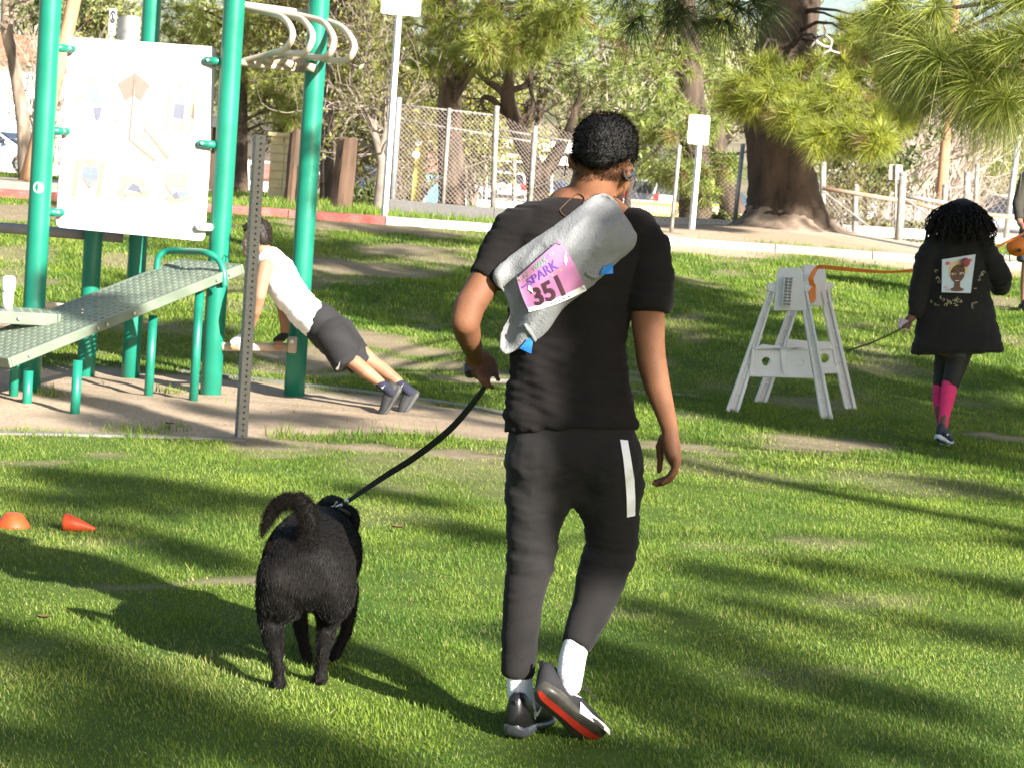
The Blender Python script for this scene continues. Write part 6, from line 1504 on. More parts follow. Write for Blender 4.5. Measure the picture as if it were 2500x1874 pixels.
# white forefoot wedge and laces of the lifted shoe
f = (toe - heel) / np.linalg.norm(toe - heel); u = ank - heel; u = u - f * (u @ f); u /= np.linalg.norm(u); s_ = np.cross(f, u)
b = MB(); b.add([heel + f * .30 * t + s_ * sd + u * z for t, sd, z in ((.46, .0395, .004), (.62, .046, .004), (.80, .050, .006), (.93, .040, .014), (.93, .038, .036), (.80, .049, .028), (.62, .045, .030), (.46, .039, .046))], [tuple(range(8))]); b.build("forefoot_wedge", m_wht, s2)
for sh, org, ff, uu in ((s2, heel, f, u), (s1, hl, np.array([.36, .93, 0]) / .997, np.array([0, 0, 1.0]))):
    ss = np.cross(ff, uu); b = MB(); c0 = org + ff * .135 + uu * .115
    for q in ((.05, .02, .01), (.04, -.03, .02), (.06, .035, -.02), (-.01, .03, .015)): b.tube([c0, c0 + ff * q[0] * .5 + ss * q[1] + uu * (q[2] + .015), c0 + ff * q[0] + ss * q[1] * 1.5 + uu * (q[2] - .01)], .0022, 5)
    b.build("laces", m_trim, sh); b = MB(); b.bar(org + ff * .004 + uu * .098, org + ff * .0 + uu * .116 - ff * .006, .016, .006, ff); b.build("heel_tab", m_blk, sh)
# cord at the neck, earpiece and glasses arm
sb = Surf(body, tee)
b = MB()
for pl in (((1366, 512), (1378, 500), (1395, 484), (1412, 474), (1424, 480), (1427, 490), (1421, 498)), ((1437, 492), (1448, 478), (1470, 474), (1500, 480), (1522, 492)), ((1366, 512), (1372, 522), (1384, 530), (1392, 528))):
    pts = [sb.hit(x, y, .003, 7.13) for x, y in pl]; a, r = smooth_path(pts, [.0016] * len(pts), 5); b.tube(a, r, 6)
b.build("neck_cord", M("brown_cord", (.06, .025, .012), .7), man)
b = MB(); a, r = smooth_path([P(1541, 404, 7.13), P(1531, 398, 7.13), P(1523, 412, 7.125), P(1526, 432, 7.13), P(1536, 440, 7.14), P(1546, 432, 7.15)], [.0028] * 6, 6); b.tube(a, r, 8); b.tube([P(1545, 416, 7.17), P(1556, 402, 7.2)], .0025, 6)
b.rod([(1536, 428, 7.15, 7, .007), (1548, 424, 7.17, 8, .008)], 12); b.tube([P(1548, 432, 7.16), P(1552, 445, 7.18), P(1546, 458, 7.19)], .0018, 5); b.build("earpiece", m_trim, man, True)
b = MB(); b.tube([P(1385, 378, 7.19), P(1382, 400, 7.2), P(1378, 430, 7.22)], .0018, 5); b.build("earpiece_wire", m_trim, man)

# sweatshirt slung across the back
SW = np.array([(1050 + x / 2.21, 250 + y / 2.21) for x, y in ((930, 505), (990, 545), (1030, 610), (1075, 680), (1100, 725), (1098, 760), (1070, 810), (1000, 868), (930, 950), (850, 1020), (740, 1100), (700, 1150), (640, 1230), (560, 1290), (470, 1325), (420, 1348), (392, 1325), (382, 1280), (400, 1210), (440, 1130), (425, 1070), (405, 1020), (368, 985), (350, 920), (430, 840), (540, 760), (660, 680), (780, 590), (860, 528))])
# round the outline
q_, _ = smooth_path([np.array([x, y, 0]) for x, y in np.vstack([SW, SW[:1]])], [1] * (len(SW) + 1), 4); SWp = np.array(q_)[:-1, :2]; SWp = SWp.mean(0) + (SWp - SWp.mean(0)) * 1.045
st_ = Surf(tee)
step = 3.2; gx = np.arange(SWp[:, 0].min(), SWp[:, 0].max() + step, step); gy = np.arange(SWp[:, 1].min(), SWp[:, 1].max() + step, step); XX, YY = np.meshgrid(gx, gy); ins = in_poly(XX, YY, SWp)
dist = np.full(XX.shape, 1e9)
for i in range(len(SWp)):
    a, c = SWp[i], SWp[(i + 1) % len(SWp)]; e = c - a; t = np.clip(((XX - a[0]) * e[0] + (YY - a[1]) * e[1]) / (e @ e + 1e-9), 0, 1); dist = np.minimum(dist, np.hypot(XX - a[0] - t * e[0], YY - a[1] - t * e[1]))
D0 = np.full(XX.shape, 7.12)
for j in range(0, XX.shape[0]):
    for i in range(0, XX.shape[1]):
        if ins[j, i]: D0[j, i] = st_.depth(XX[j, i], YY[j, i], 7.17)
# soften the underlying depth, then bulge
for _ in range(30): D0 = np.where(ins, (D0 + np.roll(D0, 1, 0) + np.roll(D0, -1, 0) + np.roll(D0, 1, 1) + np.roll(D0, -1, 1)) / 5, D0)
bul = .012 + .032 * (1 - np.exp(-dist / 16)) 
al = (XX - 1224) * .707 - (YY - 850) * .707; ac = (XX - 1224) * .707 + (YY - 850) * .707      # along and across the roll
fold = .010 * np.sin(ac / 11 + 1.4 * np.sin(al / 60)) * np.exp(-((al - 60) / 90) ** 2) + .006 * np.sin(ac / 15 + al / 120) * (al > 250) + .020 * (fnoise(al / 70, ac / 16, 3) - .5) + .026 * (fnoise(al / 110 + 9, ac / 38, 8) - .5)
DF = D0 - bul - fold * np.clip(dist / 12, 0, 1); DB = D0 + .015
idx = -np.ones(XX.shape, int); ids = np.argwhere(ins); idx[ins] = np.arange(len(ids))
VF = [P(XX[j, i], YY[j, i], DF[j, i]) for j, i in ids]; VB = [P(XX[j, i], YY[j, i], DB[j, i]) for j, i in ids]; nF = len(VF); F = []; from collections import Counter
ed = Counter()
for j in range(XX.shape[0] - 1):
    for i in range(XX.shape[1] - 1):
        q = (idx[j, i], idx[j, i + 1], idx[j + 1, i + 1], idx[j + 1, i])
        if min(q) >= 0:
            F.append(q); F.append(tuple(nF + k for k in q[::-1]))
            for a, c in zip(q, q[1:] + q[:1]): ed[(a, c)] += 1
for (a, c) in list(ed):
    if (c, a) not in ed: F.append((a, nF + a, nF + c, c))
b = MB(); b.add(VF + VB, F); sweat = b.remesh("slung_sweatshirt", m_grey, man, .0052, 4)
ssf = Surf(sweat, tee)
surf_patch(ssf, [(1473, 653), (1496, 643), (1497, 668), (1464, 672)], .008, "blue_tab", M("blue_tab", (.03, .20, .62), .5, .1), sweat, 7.03); surf_patch(ssf, [(1268, 851), (1292, 824), (1301, 834), (1297, 864)], .010, "blue_tab", M("blue_tab", (.03, .2, .62)), sweat, 7.05)
b = MB(); pts = [ssf.hit(x, y, .003, 7.04) for x, y in ((1281, 792), (1290, 806), (1300, 820), (1306, 832))]; a, r = smooth_path(pts, [.006] * 4, 4); b.tube(a, r, 8); pts = [ssf.hit(x, y, .003, 7.04) for x, y in ((1430, 668), (1445, 676), (1460, 676))]; a, r = smooth_path(pts, [.005] * 3, 4); b.tube(a, r, 8); b.build("sleeve_cuff", m_grey, sweat, True)
# race bib pinned to it
BQ = np.array([(1262, 681), (1366, 587), (1432, 710), (1292, 762)], float)
def bibpx(u, v): return ((BQ[0] * (1 - u) + BQ[1] * u) * (1 - v) + (BQ[3] * (1 - u) + BQ[2] * u) * v) + np.array([8 * math.sin(math.pi * v) * (u - .35), 7 * math.sin(math.pi * u) * (v - .25)])
NU, NV = 44, 44; BD = np.array([[ssf.depth(*bibpx(i / NU, j / NV), 7.04) for i in range(NU + 1)] for j in range(NV + 1)]); BD0 = BD.copy()
for _ in range(60):
    Bp = np.pad(BD, 1, mode='edge'); BD = (Bp[1:-1, 1:-1] * 2 + Bp[:-2, 1:-1] + Bp[2:, 1:-1] + Bp[1:-1, :-2] + Bp[1:-1, 2:]) / 6
BD -= min(max(0.0, float(np.percentile(BD - BD0, 99))), .02) + .003
def bibpt(u, v, off=0.0):
    u = min(max(u, 0), 1); v = min(max(v, 0), 1); x = u * NU; y = v * NV; i = min(int(x), NU - 1); j = min(int(y), NV - 1); fx_, fy_ = x - i, y - j
    dd = (BD[j, i] * (1 - fx_) + BD[j, i + 1] * fx_) * (1 - fy_) + (BD[j + 1, i] * (1 - fx_) + BD[j + 1, i + 1] * fx_) * fy_
    return P(*bibpx(u, v), dd - off)
m_pink = M("bib_pink", (.40, .155, .29), .5, .06, 20); b = MB(); vs = [bibpt(i / NU, j / NV) for j in range(NV + 1) for i in range(NU + 1)]
cut = int(NV * .90)
def bibgrid(j0, j1, nm, mat, par):
    b = MB(); V = [bibpt(i / NU, j / NV) for j in range(j0, j1 + 1) for i in range(NU + 1)]; w = NU + 1; n = len(V); V2 = [v - CF * -.0012 for v in V]
    F = [(j * w + i, j * w + i + 1, (j + 1) * w + i + 1, (j + 1) * w + i) for j in range(j1 - j0) for i in range(NU)]
    b.add(V, F); return b.build(nm, mat, par, True)
bib = bibgrid(0, cut, "race_bib", m_pink, sweat); bibgrid(cut, NV, "bib_margin", M("bib_white", (.8, .79, .76), .5, .04), sweat)
def bibtext(s, u, v, h, sx, mat, bold=0.0, slant=0.0, name="lettering", rot=0.0):
    V, T = text_mesh(s, 1.0, bold, True); V = V / .73
    b = MB(); pts = []
    for x, y in V:
        x2 = (x + slant * y) * h * sx; y2 = y * h; pts.append(bibpt(u + x2 * math.cos(rot) - y2 * math.sin(rot), v - x2 * math.sin(rot) - y2 * math.cos(rot), 0.0022))
    b.add(pts, T); return b.build(name, mat, bib)
bibtext("RUN/", .03, .155, .11, .66, M("ink_olive", (.24, .30, .16), .6), .012); bibtext("WALK", .34, .150, .11, .66, M("ink_green", (.10, .42, .22), .6), .012); bibtext("for", .70, .12, .07, .9, M("ink_tan", (.55, .38, .42), .6))
m_pur = M("ink_purple", (.12, .06, .36), .6); bibtext("we", .03, .345, .10, 1.0, m_pur); bibtext("SPARK", .165, .385, .20, .74, m_pur, .004); bibtext("5k / 10k", .56, .465, .06, .85, M("ink_gold", (.42, .33, .20), .6))
bibtext("351", .14, .885, .42, .70, M("ink_maroon", (.055, .02, .028), .6), .03)
for (u, v, q) in ((.87, .33, [(0, 0), (.12, -.13), (.06, .02), (.0, .09)]), (.13, .43, [(0, 0), (.04, -.08), (.07, .02), (.06, .16)])):
    b = MB(); b.add([bibpt(u + x, v + y, .0024) for x, y in q], [(0, 1, 2, 3)]); b.build("white_streak", m_white, bib)
for (u, v) in ((.38, .945), (.52, .95), (.60, .945), (.68, .95)):
    b = MB(); b.add([bibpt(u, v, .002), bibpt(u + .05, v - .005, .002), bibpt(u + .045, v + .02, .002), bibpt(u + .005, v + .018, .002)], [(0, 1, 2, 3)]); b.build("small_mark", m_ink, bib)
for (u, v) in ((.03, .03), (.97, .03), (.96, .93), (.06, .93)):
    c = bibpt(u, v, .004); b = MB(); b.tube([c - CR * .006 + CU * .004, c - CF * .003, c + CR * .006 - CU * .004], .0015, 5); b.build("safety_pin", m_bolt, bib)

# ---------------- dog
dog = empty("dog", onground(735, 7.75), "stocky black dog on a leash walking away with its tail curled up", "dog")
m_coat = M("black_coat", (.0045, .0042, .0040), .7, .35, 6, .12, 160, c2=(.009, .0076, .0066), spec=.15)
b = MB()
b.rod([(750, 1392, 7.63, 114, .13), (760, 1368, 7.78, 117, .15), (775, 1346, 7.96, 110, .15), (790, 1322, 8.1, 86, .125), (803, 1292, 8.22, 60, .10), (810, 1264, 8.30, 44, .085)], 26)
b.ball(694, 1424, 7.625, 66, .10, 96); b.ball(810, 1428, 7.635, 62, .10, 92); b.ball(750, 1345, 7.72, 88, .12, 66); b.ball(800, 1390, 7.95, 70, .14, 90);
b.ball(815, 1262, 8.34, 46, .075, 40); b.ball(818, 1285, 8.42, 30, .07, 26)
b.rod([(838, 1242, 8.24, 18, .018), (858, 1252, 8.20, 20, .018), (868, 1274, 8.18, 17, .015), (867, 1294, 8.18, 10, .011)]); b.ball(826, 1262, 8.32, 44, .08, 36); b.rod([(784, 1250, 8.30, 12, .012), (776, 1268, 8.30, 9, .010)])
# hind legs: thigh, stifle forward, hock back, shank
b.rod([(682, 1400, 7.60, 54, .10), (666, 1465, 7.63, 42, .075), (662, 1512, 7.65, 33, .055), (666, 1556, 7.62, 25, .038), (674, 1596, 7.55, 18, .027), (679, 1630, 7.56, 15, .021), (681, 1662, 7.58, 15, .022)])
b.rod([(679, 1664, 7.62, 17, .022), (681, 1670, 7.56, 17, .024)])
b.rod([(812, 1405, 7.62, 52, .10), (808, 1465, 7.67, 38, .07), (801, 1514, 7.71, 30, .05), (793, 1556, 7.70, 22, .034), (788, 1590, 7.63, 17, .025), (785, 1620, 7.65, 14.5, .021), (782, 1646, 7.67, 16, .022)])
b.rod([(780, 1652, 7.72, 18, .022), (783, 1656, 7.65, 18, .022)])
# fore legs
b.rod([(728, 1460, 8.0, 26, .045), (732, 1515, 8.0, 20, .03), (740, 1565, 7.98, 15, .022), (747, 1592, 7.97, 15, .02), (752, 1618, 7.96, 15, .02), (757, 1636, 7.99, 16, .03)])
b.rod([(850, 1440, 8.05, 28, .05), (850, 1495, 8.06, 20, .032), (846, 1540, 8.05, 16, .024), (832, 1568, 8.03, 14, .02), (820, 1590, 8.02, 15, .02), (812, 1602, 8.04, 17, .028)])
b.rod([(748, 1350, 7.58, 26, .032), (753, 1310, 7.55, 24, .03), (756, 1275, 7.54, 24, .03), (750, 1240, 7.54, 23, .029), (730, 1220, 7.55, 20, .026), (700, 1218, 7.56, 18, .023), (675, 1232, 7.58, 16, .02), (656, 1262, 7.59, 14, .017), (643, 1292, 7.6, 9, .011), (637, 1310, 7.6, 4, .005)])
for q in ((682, 1668, 7.57, 19, .036, 11), (783, 1655, 7.66, 20, .036, 11), (758, 1640, 7.97, 18, .034, 10), (812, 1606, 8.03, 18, .032, 10)): b.ball(*q)
db = b.remesh("body", m_coat, dog, .0075, 12, cloth_noise(.0015, 30, 30, 30, 6, False))
gd_ = np.random.default_rng(15); m_furd = leafmat("dog_fur", .0, .5, .012)
strands(db, 110000, .0105, .0011, m_furd, "coat_fur", dog, gd_, 0, None, (.004, .0037, .0035), (.017, .0148, .013), 1, .16, (.0, -.55, -.8))
tailm = lambda c: np.array([(proj(q)[2] < 7.66) and (proj(q)[1] < 1345) and (proj(q)[1] < 1268 or abs(proj(q)[0] - 752) < 25 or proj(q)[0] < 668) for q in c])
strands(db, 9000, .018, .0009, m_hairf, "tail_fur", dog, gd_, .5, tailm, (.005, .0045, .004), (.017, .014, .012), 1, .25)
b = MB(); sdg = Surf(db); a = [P(760, 1262, 8.22), P(785, 1246, 8.15), P(815, 1241, 8.13), P(845, 1250, 8.16), P(868, 1275, 8.25)]; aa, r = smooth_path(a, [.008] * 5, 5); b.tube(aa, r, 10); b.build("collar", M("black_nylon", (.012, .012, .013), .6), dog, True)
b = MB(); a = P(813, 1244, 8.10); b.tube([a + (.012 * math.cos(t), 0, .012 * math.sin(t)) for t in np.linspace(0, 6.28, 13)], .003, 6, cap=False); b.tube([a + (.004, 0, .012), a + (.012, -.01, .03)], .004, 6); b.build("ring", m_bolt, dog)

# leash from collar to hand
ls = empty("leash", P(1000, 1130, 7.7), "flat black nylon leash stretched from the dog's collar to the man's hand", "leash")
pp = [(816, 1240, 8.08), (832, 1232, 8.05), (856, 1218, 8.0), (900, 1188, 7.92), (950, 1155, 7.83), (1000, 1124, 7.74), (1050, 1088, 7.64), (1100, 1046, 7.54), (1140, 1002, 7.45), (1168, 966, 7.38), (1184, 942, 7.34), (1186, 925, 7.345), (1182, 905, 7.36)]
a, r = smooth_path([P(*q) for q in pp], [1] * len(pp), 6); N_ = len(a); ups = []; ws = []
for i in range(N_):
    t = i / (N_ - 1); an = .35 + 2.6 * t if t < .5 else 1.65 - .8 * (t - .5); tw = 1.1 - 2.6 * t if t < .4 else .06 + 1.2 * max(0, t - .75); ups.append(math.cos(tw) * (CU * .78 - CR * .62) + math.sin(tw) * CF); ws.append(.010 if t < .06 else .010 + .011 * math.sin(math.pi * min(1, t * 1.05)))
V, F = ribbon(a, ws, ups, .0014); b = MB(); b.add(V, F); b.build("strap", M("black_webbing", (.016, .015, .016), .7, .3, 60, .4, 200), ls)
b = MB(); a2, r = smooth_path([P(1182, 905, 7.36), P(1160, 893, 7.335), P(1142, 894, 7.335), (P(1136, 902, 7.35)), P(1146, 912, 7.375), P(1170, 908, 7.395)], [1] * 6, 6); V, F = ribbon(a2, .027, [CU] * len(a2), .0025); b.add(V, F); b.build("handle_loop", M("purple_webbing", (.075, .06, .09), .8, .3, 30), ls)
b = MB(); b.tube([P(822, 1238, 8.06), P(836, 1230, 8.04)], .0055, 8); b.tube([P(846, 1224, 8.02), P(852, 1220, 8.01)], .009, 8); b.build("clasp", m_bolt, ls, True)

# ---------------- man doing press-ups on the bar
pm = empty("person", onground(960, 15.75), "man in white tank top and grey shorts doing push-ups against the low bar", "person")
def c3(cx, cy, d, w, h=None): return (550 + cx / 3.0145, 500 + cy / 3.0145, d, w / 3.0145) + ((h,) if h else ())
b = MB()
b.ball(626, 574, 15.9, 31, .095, 37); b.ball(614, 596, 15.9, 23, .07, 30); b.ball(597, 597, 15.9, 6, .018, 8); b.ball(606, 618, 15.9, 13, .045, 12); b.ball(640, 585, 15.83, 5, .012, 10)
b.rod([c3(250, 290, 15.9, 62, .065), c3(290, 350, 15.9, 60, .062), c3(330, 410, 15.9, 80, .08)])
b.rod([c3(350, 460, 15.9, 110, .13), c3(420, 580, 15.9, 110, .13), c3(520, 720, 15.9, 100, .12), c3(650, 840, 15.9, 100, .13), c3(760, 930, 15.9, 100, .13)])
b.rod([c3(300, 460, 15.76, 62, .055), c3(272, 560, 15.72, 52, .05), c3(252, 680, 15.7, 46, .042), c3(225, 780, 15.75, 40, .038), c3(195, 880, 15.85, 32, .03), c3(160, 960, 15.95, 26, .025), c3(120, 1000, 16.0, 26, .025)])
b.rod([c3(80, 1005, 16.03, 26, .028), c3(60, 1030, 16.04, 22, .022), c3(72, 1062, 16.02, 16, .012)])
b.rod([c3(370, 560, 16.05, 60, .055), c3(410, 680, 16.1, 50, .045), c3(428, 800, 16.14, 42, .04), c3(440, 900, 16.15, 36, .034), c3(430, 970, 16.16, 28, .028)])
b.rod([c3(410, 985, 16.16, 28, .028), c3(378, 1010, 16.16, 24, .022), c3(380, 1060, 16.15, 18, .012)])
for k in range(4):
    b.rod([c3(70 + k * 16 - 24, 1015, 16.0 + .01 * k, 8, .009), c3(64 + k * 16 - 24, 1045, 15.97 + .01 * k, 8, .009), c3(74 + k * 16 - 24, 1068, 15.99 + .01 * k, 7, .008)], 10); b.rod([c3(365 + k * 18, 1005, 16.13, 8, .009), c3(362 + k * 18, 1040, 16.1, 8, .009), c3(368 + k * 18, 1066, 16.12, 7, .008)], 10)
b.rod([c3(760, 940, 15.84, 90, .09), c3(880, 1060, 15.8, 72, .075), c3(940, 1150, 15.76, 58, .06), c3(1040, 1230, 15.74, 52, .055), c3(1120, 1290, 15.74, 40, .042), c3(1180, 1340, 15.74, 32, .034), c3(1230, 1400, 15.74, 34, .034)])
b.rod([c3(800, 920, 15.98, 90, .09), c3(960, 1060, 15.98, 72, .075), c3(1080, 1160, 15.96, 56, .058), c3(1180, 1230, 15.94, 52, .053), c3(1260, 1290, 15.92, 40, .042), c3(1310, 1330, 15.92, 32, .034), c3(1370, 1400, 15.92, 34, .034)])
b.remesh("body", m_skin_b, pm, .0085, 3)
b = MB(); b.ball(632, 566, 15.9, 31, .1, 33); b.ball(642, 580, 15.9, 22, .092, 28); b.ball(610, 558, 15.9, 16, .07, 14)
h2 = b.remesh("hair", M("hair_brown_black", (.018, .012, .009), .6, .4, 50, .5), pm, .008, 3); strands(h2, 2600, .012, .004, m_hairf, "hair_strands", h2, gh, 0, None, (.012, .009, .007), (.04, .028, .02), 1, .4)
b = MB(); b.tube([P(620, 590, 15.795), P(598, 594, 15.80)], .0035, 6); b.tube([P(594 + 6 * math.cos(t), 601 + 9 * math.sin(t), 15.80) for t in np.linspace(0, 6.28, 14)], .003, 5, cap=False); b.build("glasses", m_trim, pm)
b = MB()
b.rod([c3(335, 425, 15.9, 105, .125), c3(375, 490, 15.9, 132, .15), c3(430, 590, 15.9, 128, .155), c3(500, 690, 15.9, 122, .15), c3(590, 790, 15.9, 122, .15), c3(690, 870, 15.9, 128, .15), c3(735, 905, 15.9, 130, .152)], 24, (True, False))
tank = b.remesh("tank_top", M("white_cotton", (.80, .79, .79), .9, .03, 8, .15, 120), pm, .0085, 4, fold_noise(.014, (.3, 0, 1), 7, 44, .3))
b = MB()
b.rod([c3(690, 860, 15.9, 138, .155), c3(760, 930, 15.9, 146, .16), c3(820, 990, 15.9, 145, .155), c3(860, 1030, 15.9, 130, .14)], 24)
b.rod([c3(790, 960, 15.82, 130, .12), c3(850, 1070, 15.8, 115, .11), c3(905, 1185, 15.78, 104, .098)], 22, (True, False)); b.rod([c3(830, 950, 15.98, 130, .12), c3(930, 1070, 15.98, 110, .105), c3(1010, 1180, 15.97, 100, .095)], 22, (True, False))
sh_ = b.remesh("shorts", M("charcoal_shorts", (.018, .0176, .0185), .9, .2, 6, .2, 120), pm, .0085, 4, fold_noise(.011, (1, 0, .5), 9, 54, .3))
surf_patch(Surf(sh_), [(550 + x / 3.0145, 500 + y / 3.0145) for x, y in ((845, 1152), (832, 1185), (812, 1205), (818, 1216), (835, 1212), (838, 1190))], .006, "white_logo", m_wht, sh_, 15.7, step=5)
m_dsock = M("navy_sock", (.02, .022, .04), .9, .2)
for dd, (ax, ay), (tx_, ty_), (hx, hy) in ((15.74, (1185, 1345), (1180, 1545), (1310, 1350)), (15.92, (1320, 1340), (1330, 1548), (1440, 1385))):
    b = MB(); b.rod([c3(ax - 42, ay - 28, dd, 40, .042), c3(ax, ay, dd, 40, .042), c3(ax + 40, ay + 40, dd, 42, .044)]); b.remesh("sock", m_dsock, pm, .007, 2)
    H_ = P(550 + hx / 3.0145, 500 + hy / 3.0145, dd); T_ = P(550 + (tx_ + 25) / 3.0145, 500 + (ty_ + 8) / 3.0145, dd); T_[2] = zg(T_[0], T_[1]) + .012
    A_ = P(550 + (ax - 60) / 3.0145, 500 + (ay + 60) / 3.0145, dd)
    shoe(pm, H_, T_ - H_, A_ - H_, .25, M("dark_trainer", (.028, .028, .029), .7, .2), M("grey_sole", (.07, .07, .066), .6, .2), None, None, .95)
    surf_logo = P(550 + (ax - 22) / 3.0145, 500 + (ay - 10) / 3.0145, dd - .052); b = MB(); b.add([surf_logo + CR * x + CU * y for x, y in ((-.012, -.004), (-.006, -.016), (.016, .016), (-.002, -.006))], [(0, 1, 2, 3)]); b.build("sock_logo", m_wht, pm)
for nm, mat, (x, y, dd) in (("glove", M("white_glove", (.75, .74, .72), .9), (86, 1000, 15.99)), ("glove", M("black_glove", (.02, .02, .02), .9), (405, 985, 16.15))):
    b = MB(); b.rod([c3(x + 30, y - 22, dd, 30, .033), c3(x, y, dd, 34, .036), c3(x - 30, y + 14, dd, 26, .028)]); b.remesh(nm, mat, pm, .007, 2)

# ---------------- woman in black
wm = empty("person", onground(2305, 16.0), "woman with curly black hair in long black jacket and pink knee socks walking away", "person")
b = MB(); b.ball(2349, 528, 16.0, 30, .085, 38); b.rod([(2349, 555, 16.0, 20, .05), (2346, 590, 16.02, 24, .06), (2340, 640, 16.02, 55, .09), (2336, 760, 16.02, 55, .09), (2332, 840, 16.02, 58, .1)])
b.rod([(2280, 620, 16.02, 20, .05), (2253, 690, 16.0, 17, .042), (2236, 755, 15.97, 12, .03), (2228, 776, 15.96, 9, .02)]); b.rod([(2400, 620, 16.02, 20, .05), (2445, 688, 15.99, 16, .042), (2432, 700, 16.2, 10, .026)])
b.rod([(2226, 774, 15.96, 11, .02), (2214, 786, 15.95, 10, .02), (2208, 797, 15.95, 8, .016)])
for k in range(4): b.rod([(2220 - k * 4, 786 + k * 2, 15.94, 3.4, .009), (2213 - k * 3, 797 + k, 15.92, 3.2, .008), (2206 - k * 2, 799 + k, 15.94, 2.8, .008)], 8)
b.rod([(2222, 778, 15.95, 4, .010), (2224, 792, 15.92, 3.4, .009), (2219, 803, 15.92, 3, .008)], 8)
b.rod([(2316, 830, 16.12, 30, .085), (2300, 900, 16.12, 18, .055), (2291, 945, 16.1, 13, .038), (2290, 1000, 16.06, 9, .028), (2297, 1040, 16.04, 8, .024)]); b.rod([(2348, 830, 16.02, 32, .09), (2332, 900, 16.0, 23, .06), (2318, 950, 15.98, 18, .05), (2308, 1000, 15.96, 12, .035), (2300, 1042, 15.94, 10, .03)])
b.remesh("body", m_skin_c, wm, .008, 3)
m_jkt = M("black_jacket_knit", (.006, .0058, .0062), .9, .25, 8, .3, 150, sheen=.05); m_leg = M("black_leggings", (.012, .012, .014), .7, .2, 8)
b = MB()
b.rod([(2343, 588, 16.02, 40, .06), (2341, 602, 16.02, 70, .09), (2338, 640, 16.02, 77, .115), (2335, 700, 16.02, 80, .12), (2335, 760, 16.02, 90, .13), (2336, 820, 16.02, 103, .15), (2337, 860, 16.02, 114, .165)], 26, (True, False))
b.rod([(2285, 606, 16.02, 30, .075), (2262, 640, 16.01, 29, .07), (2250, 690, 16.0, 25, .06), (2238, 740, 15.98, 21, .05), (2230, 772, 15.97, 16, .04)], 18, (True, False)); b.rod([(2395, 606, 16.02, 30, .075), (2422, 644, 16.0, 29, .07), (2446, 684, 15.99, 24, .058), (2446, 700, 16.08, 20, .05), (2430, 704, 16.25, 17, .04)], 18)
jk = b.remesh("jacket", m_jkt, wm, .009, 4, fold_noise(.022, (.1, 0, 1), 7, 64, .15))
b = MB(); b.rod([(2318, 830, 16.12, 33, .095), (2302, 890, 16.12, 22, .065), (2292, 946, 16.1, 15.5, .045)], 18, (True, False)); b.rod([(2350, 830, 16.02, 36, .1), (2334, 895, 16.0, 26, .068), (2319, 942, 15.98, 21, .056)], 18, (True, False)); lg = b.remesh("leggings", m_leg, wm, .008, 3)
surf_patch(Surf(lg), [(2312, 858), (2360, 858), (2357, 872), (2334, 870), (2310, 880)], .005, "grey_mesh_band", M("grey_mesh", (.05, .055, .065), .8), lg, 15.9, step=6)
m_pk = M("hot_pink_sock", (.66, .035, .17), .85, .1, 20, .3, 100)
b = MB(); b.rod([(2292, 940, 16.1, 14.5, .042), (2289, 975, 16.08, 12.5, .037), (2292, 1010, 16.06, 9.5, .03), (2298, 1042, 16.05, 9, .028)], 16); b.remesh("knee_sock", m_pk, wm, .006, 3, fold_noise(.002, (1, 0, 0), 30, 3, .3))
b = MB(); b.rod([(2319, 936, 15.98, 19.5, .053), (2314, 970, 15.97, 18, .048), (2307, 1005, 15.96, 14, .037), (2302, 1038, 15.95, 12, .033)], 16); b.remesh("knee_sock", m_pk, wm, .006, 3, fold_noise(.002, (1, 0, 0), 30, 4, .3))
m_navy = M("navy_trainer", (.014, .018, .045), .6, .2); m_bsole = M("pale_blue_sole", (.42, .52, .62), .5, .1)
hl = P(2288, 1072, 15.86); te = P(2318, 1092, 16.08); te[2] = zg(te[0], te[1]) + .008; shoe(wm, hl, te - hl, P(2302, 1040, 15.95) - hl + CR * .01, .25, m_navy, m_bsole, m_blkm, m_wht, 1.0)
hl = onground(2306, 16.02) + (0, 0, .012); shoe(wm, hl, (.25, .96, 0), (0, 0, 1), .25, m_navy, m_bsole, None, m_wht, 1.0)
# hair: hanging coils
b = MB(); b.ball(2349, 520, 16.0, 40, .12, 36); b.ball(2352, 556, 15.98, 46, .13, 34); hr = b.remesh("hair", m_hair, wm, .012, 3, cloth_noise(.014, 16, 16, 16, 5, False))
gw = np.random.default_rng(25); b = MB()
for k in range(640):
    th = gw.uniform(0, 2 * math.pi); ph = gw.uniform(.1, 1.0); top = P(2349, 522, 16.0) + np.array([.115 * math.cos(th) * math.sin(ph * 1.6), .115 * math.sin(th) * math.sin(ph * 1.6), .09 * math.cos(ph * 1.6)])
    out = np.array([math.cos(th), math.sin(th), 0]); Lh = gw.uniform(.08, .25); w = gw.uniform(3, 7); pts = []; rc = gw.uniform(.005, .010); f0 = gw.uniform(0, 6)
    for j in range(13):
        t = j / 12; pts.append(top + out * ((.06 + .045 * ((k * 37) % 11) / 10) * math.sin(t * 1.7) + .02 * gw.normal() * .2) * (.6 + ph * .7) - np.array([0, 0, 1]) * Lh * t * (t * .55 + .45) + rc * np.array([math.cos(f0 + w * 6.28 * t * .6), math.sin(f0 + w * 6.28 * t * .6), 0]))
    b.tube(pts, [.0045] * 12 + [.002], 4, cap=False)
b.build("hair_coils", M("hair_coil", (.006, .005, .0045), .6, .4, 40, spec=.2), hr)
b = MB(); c = P(2357, 641, 15.86); b.ellipsoid(c, (.03, .02, .03)); b.build("hair_tie", M("dusty_pink", (.30, .08, .09), .8, .3), hr, True)
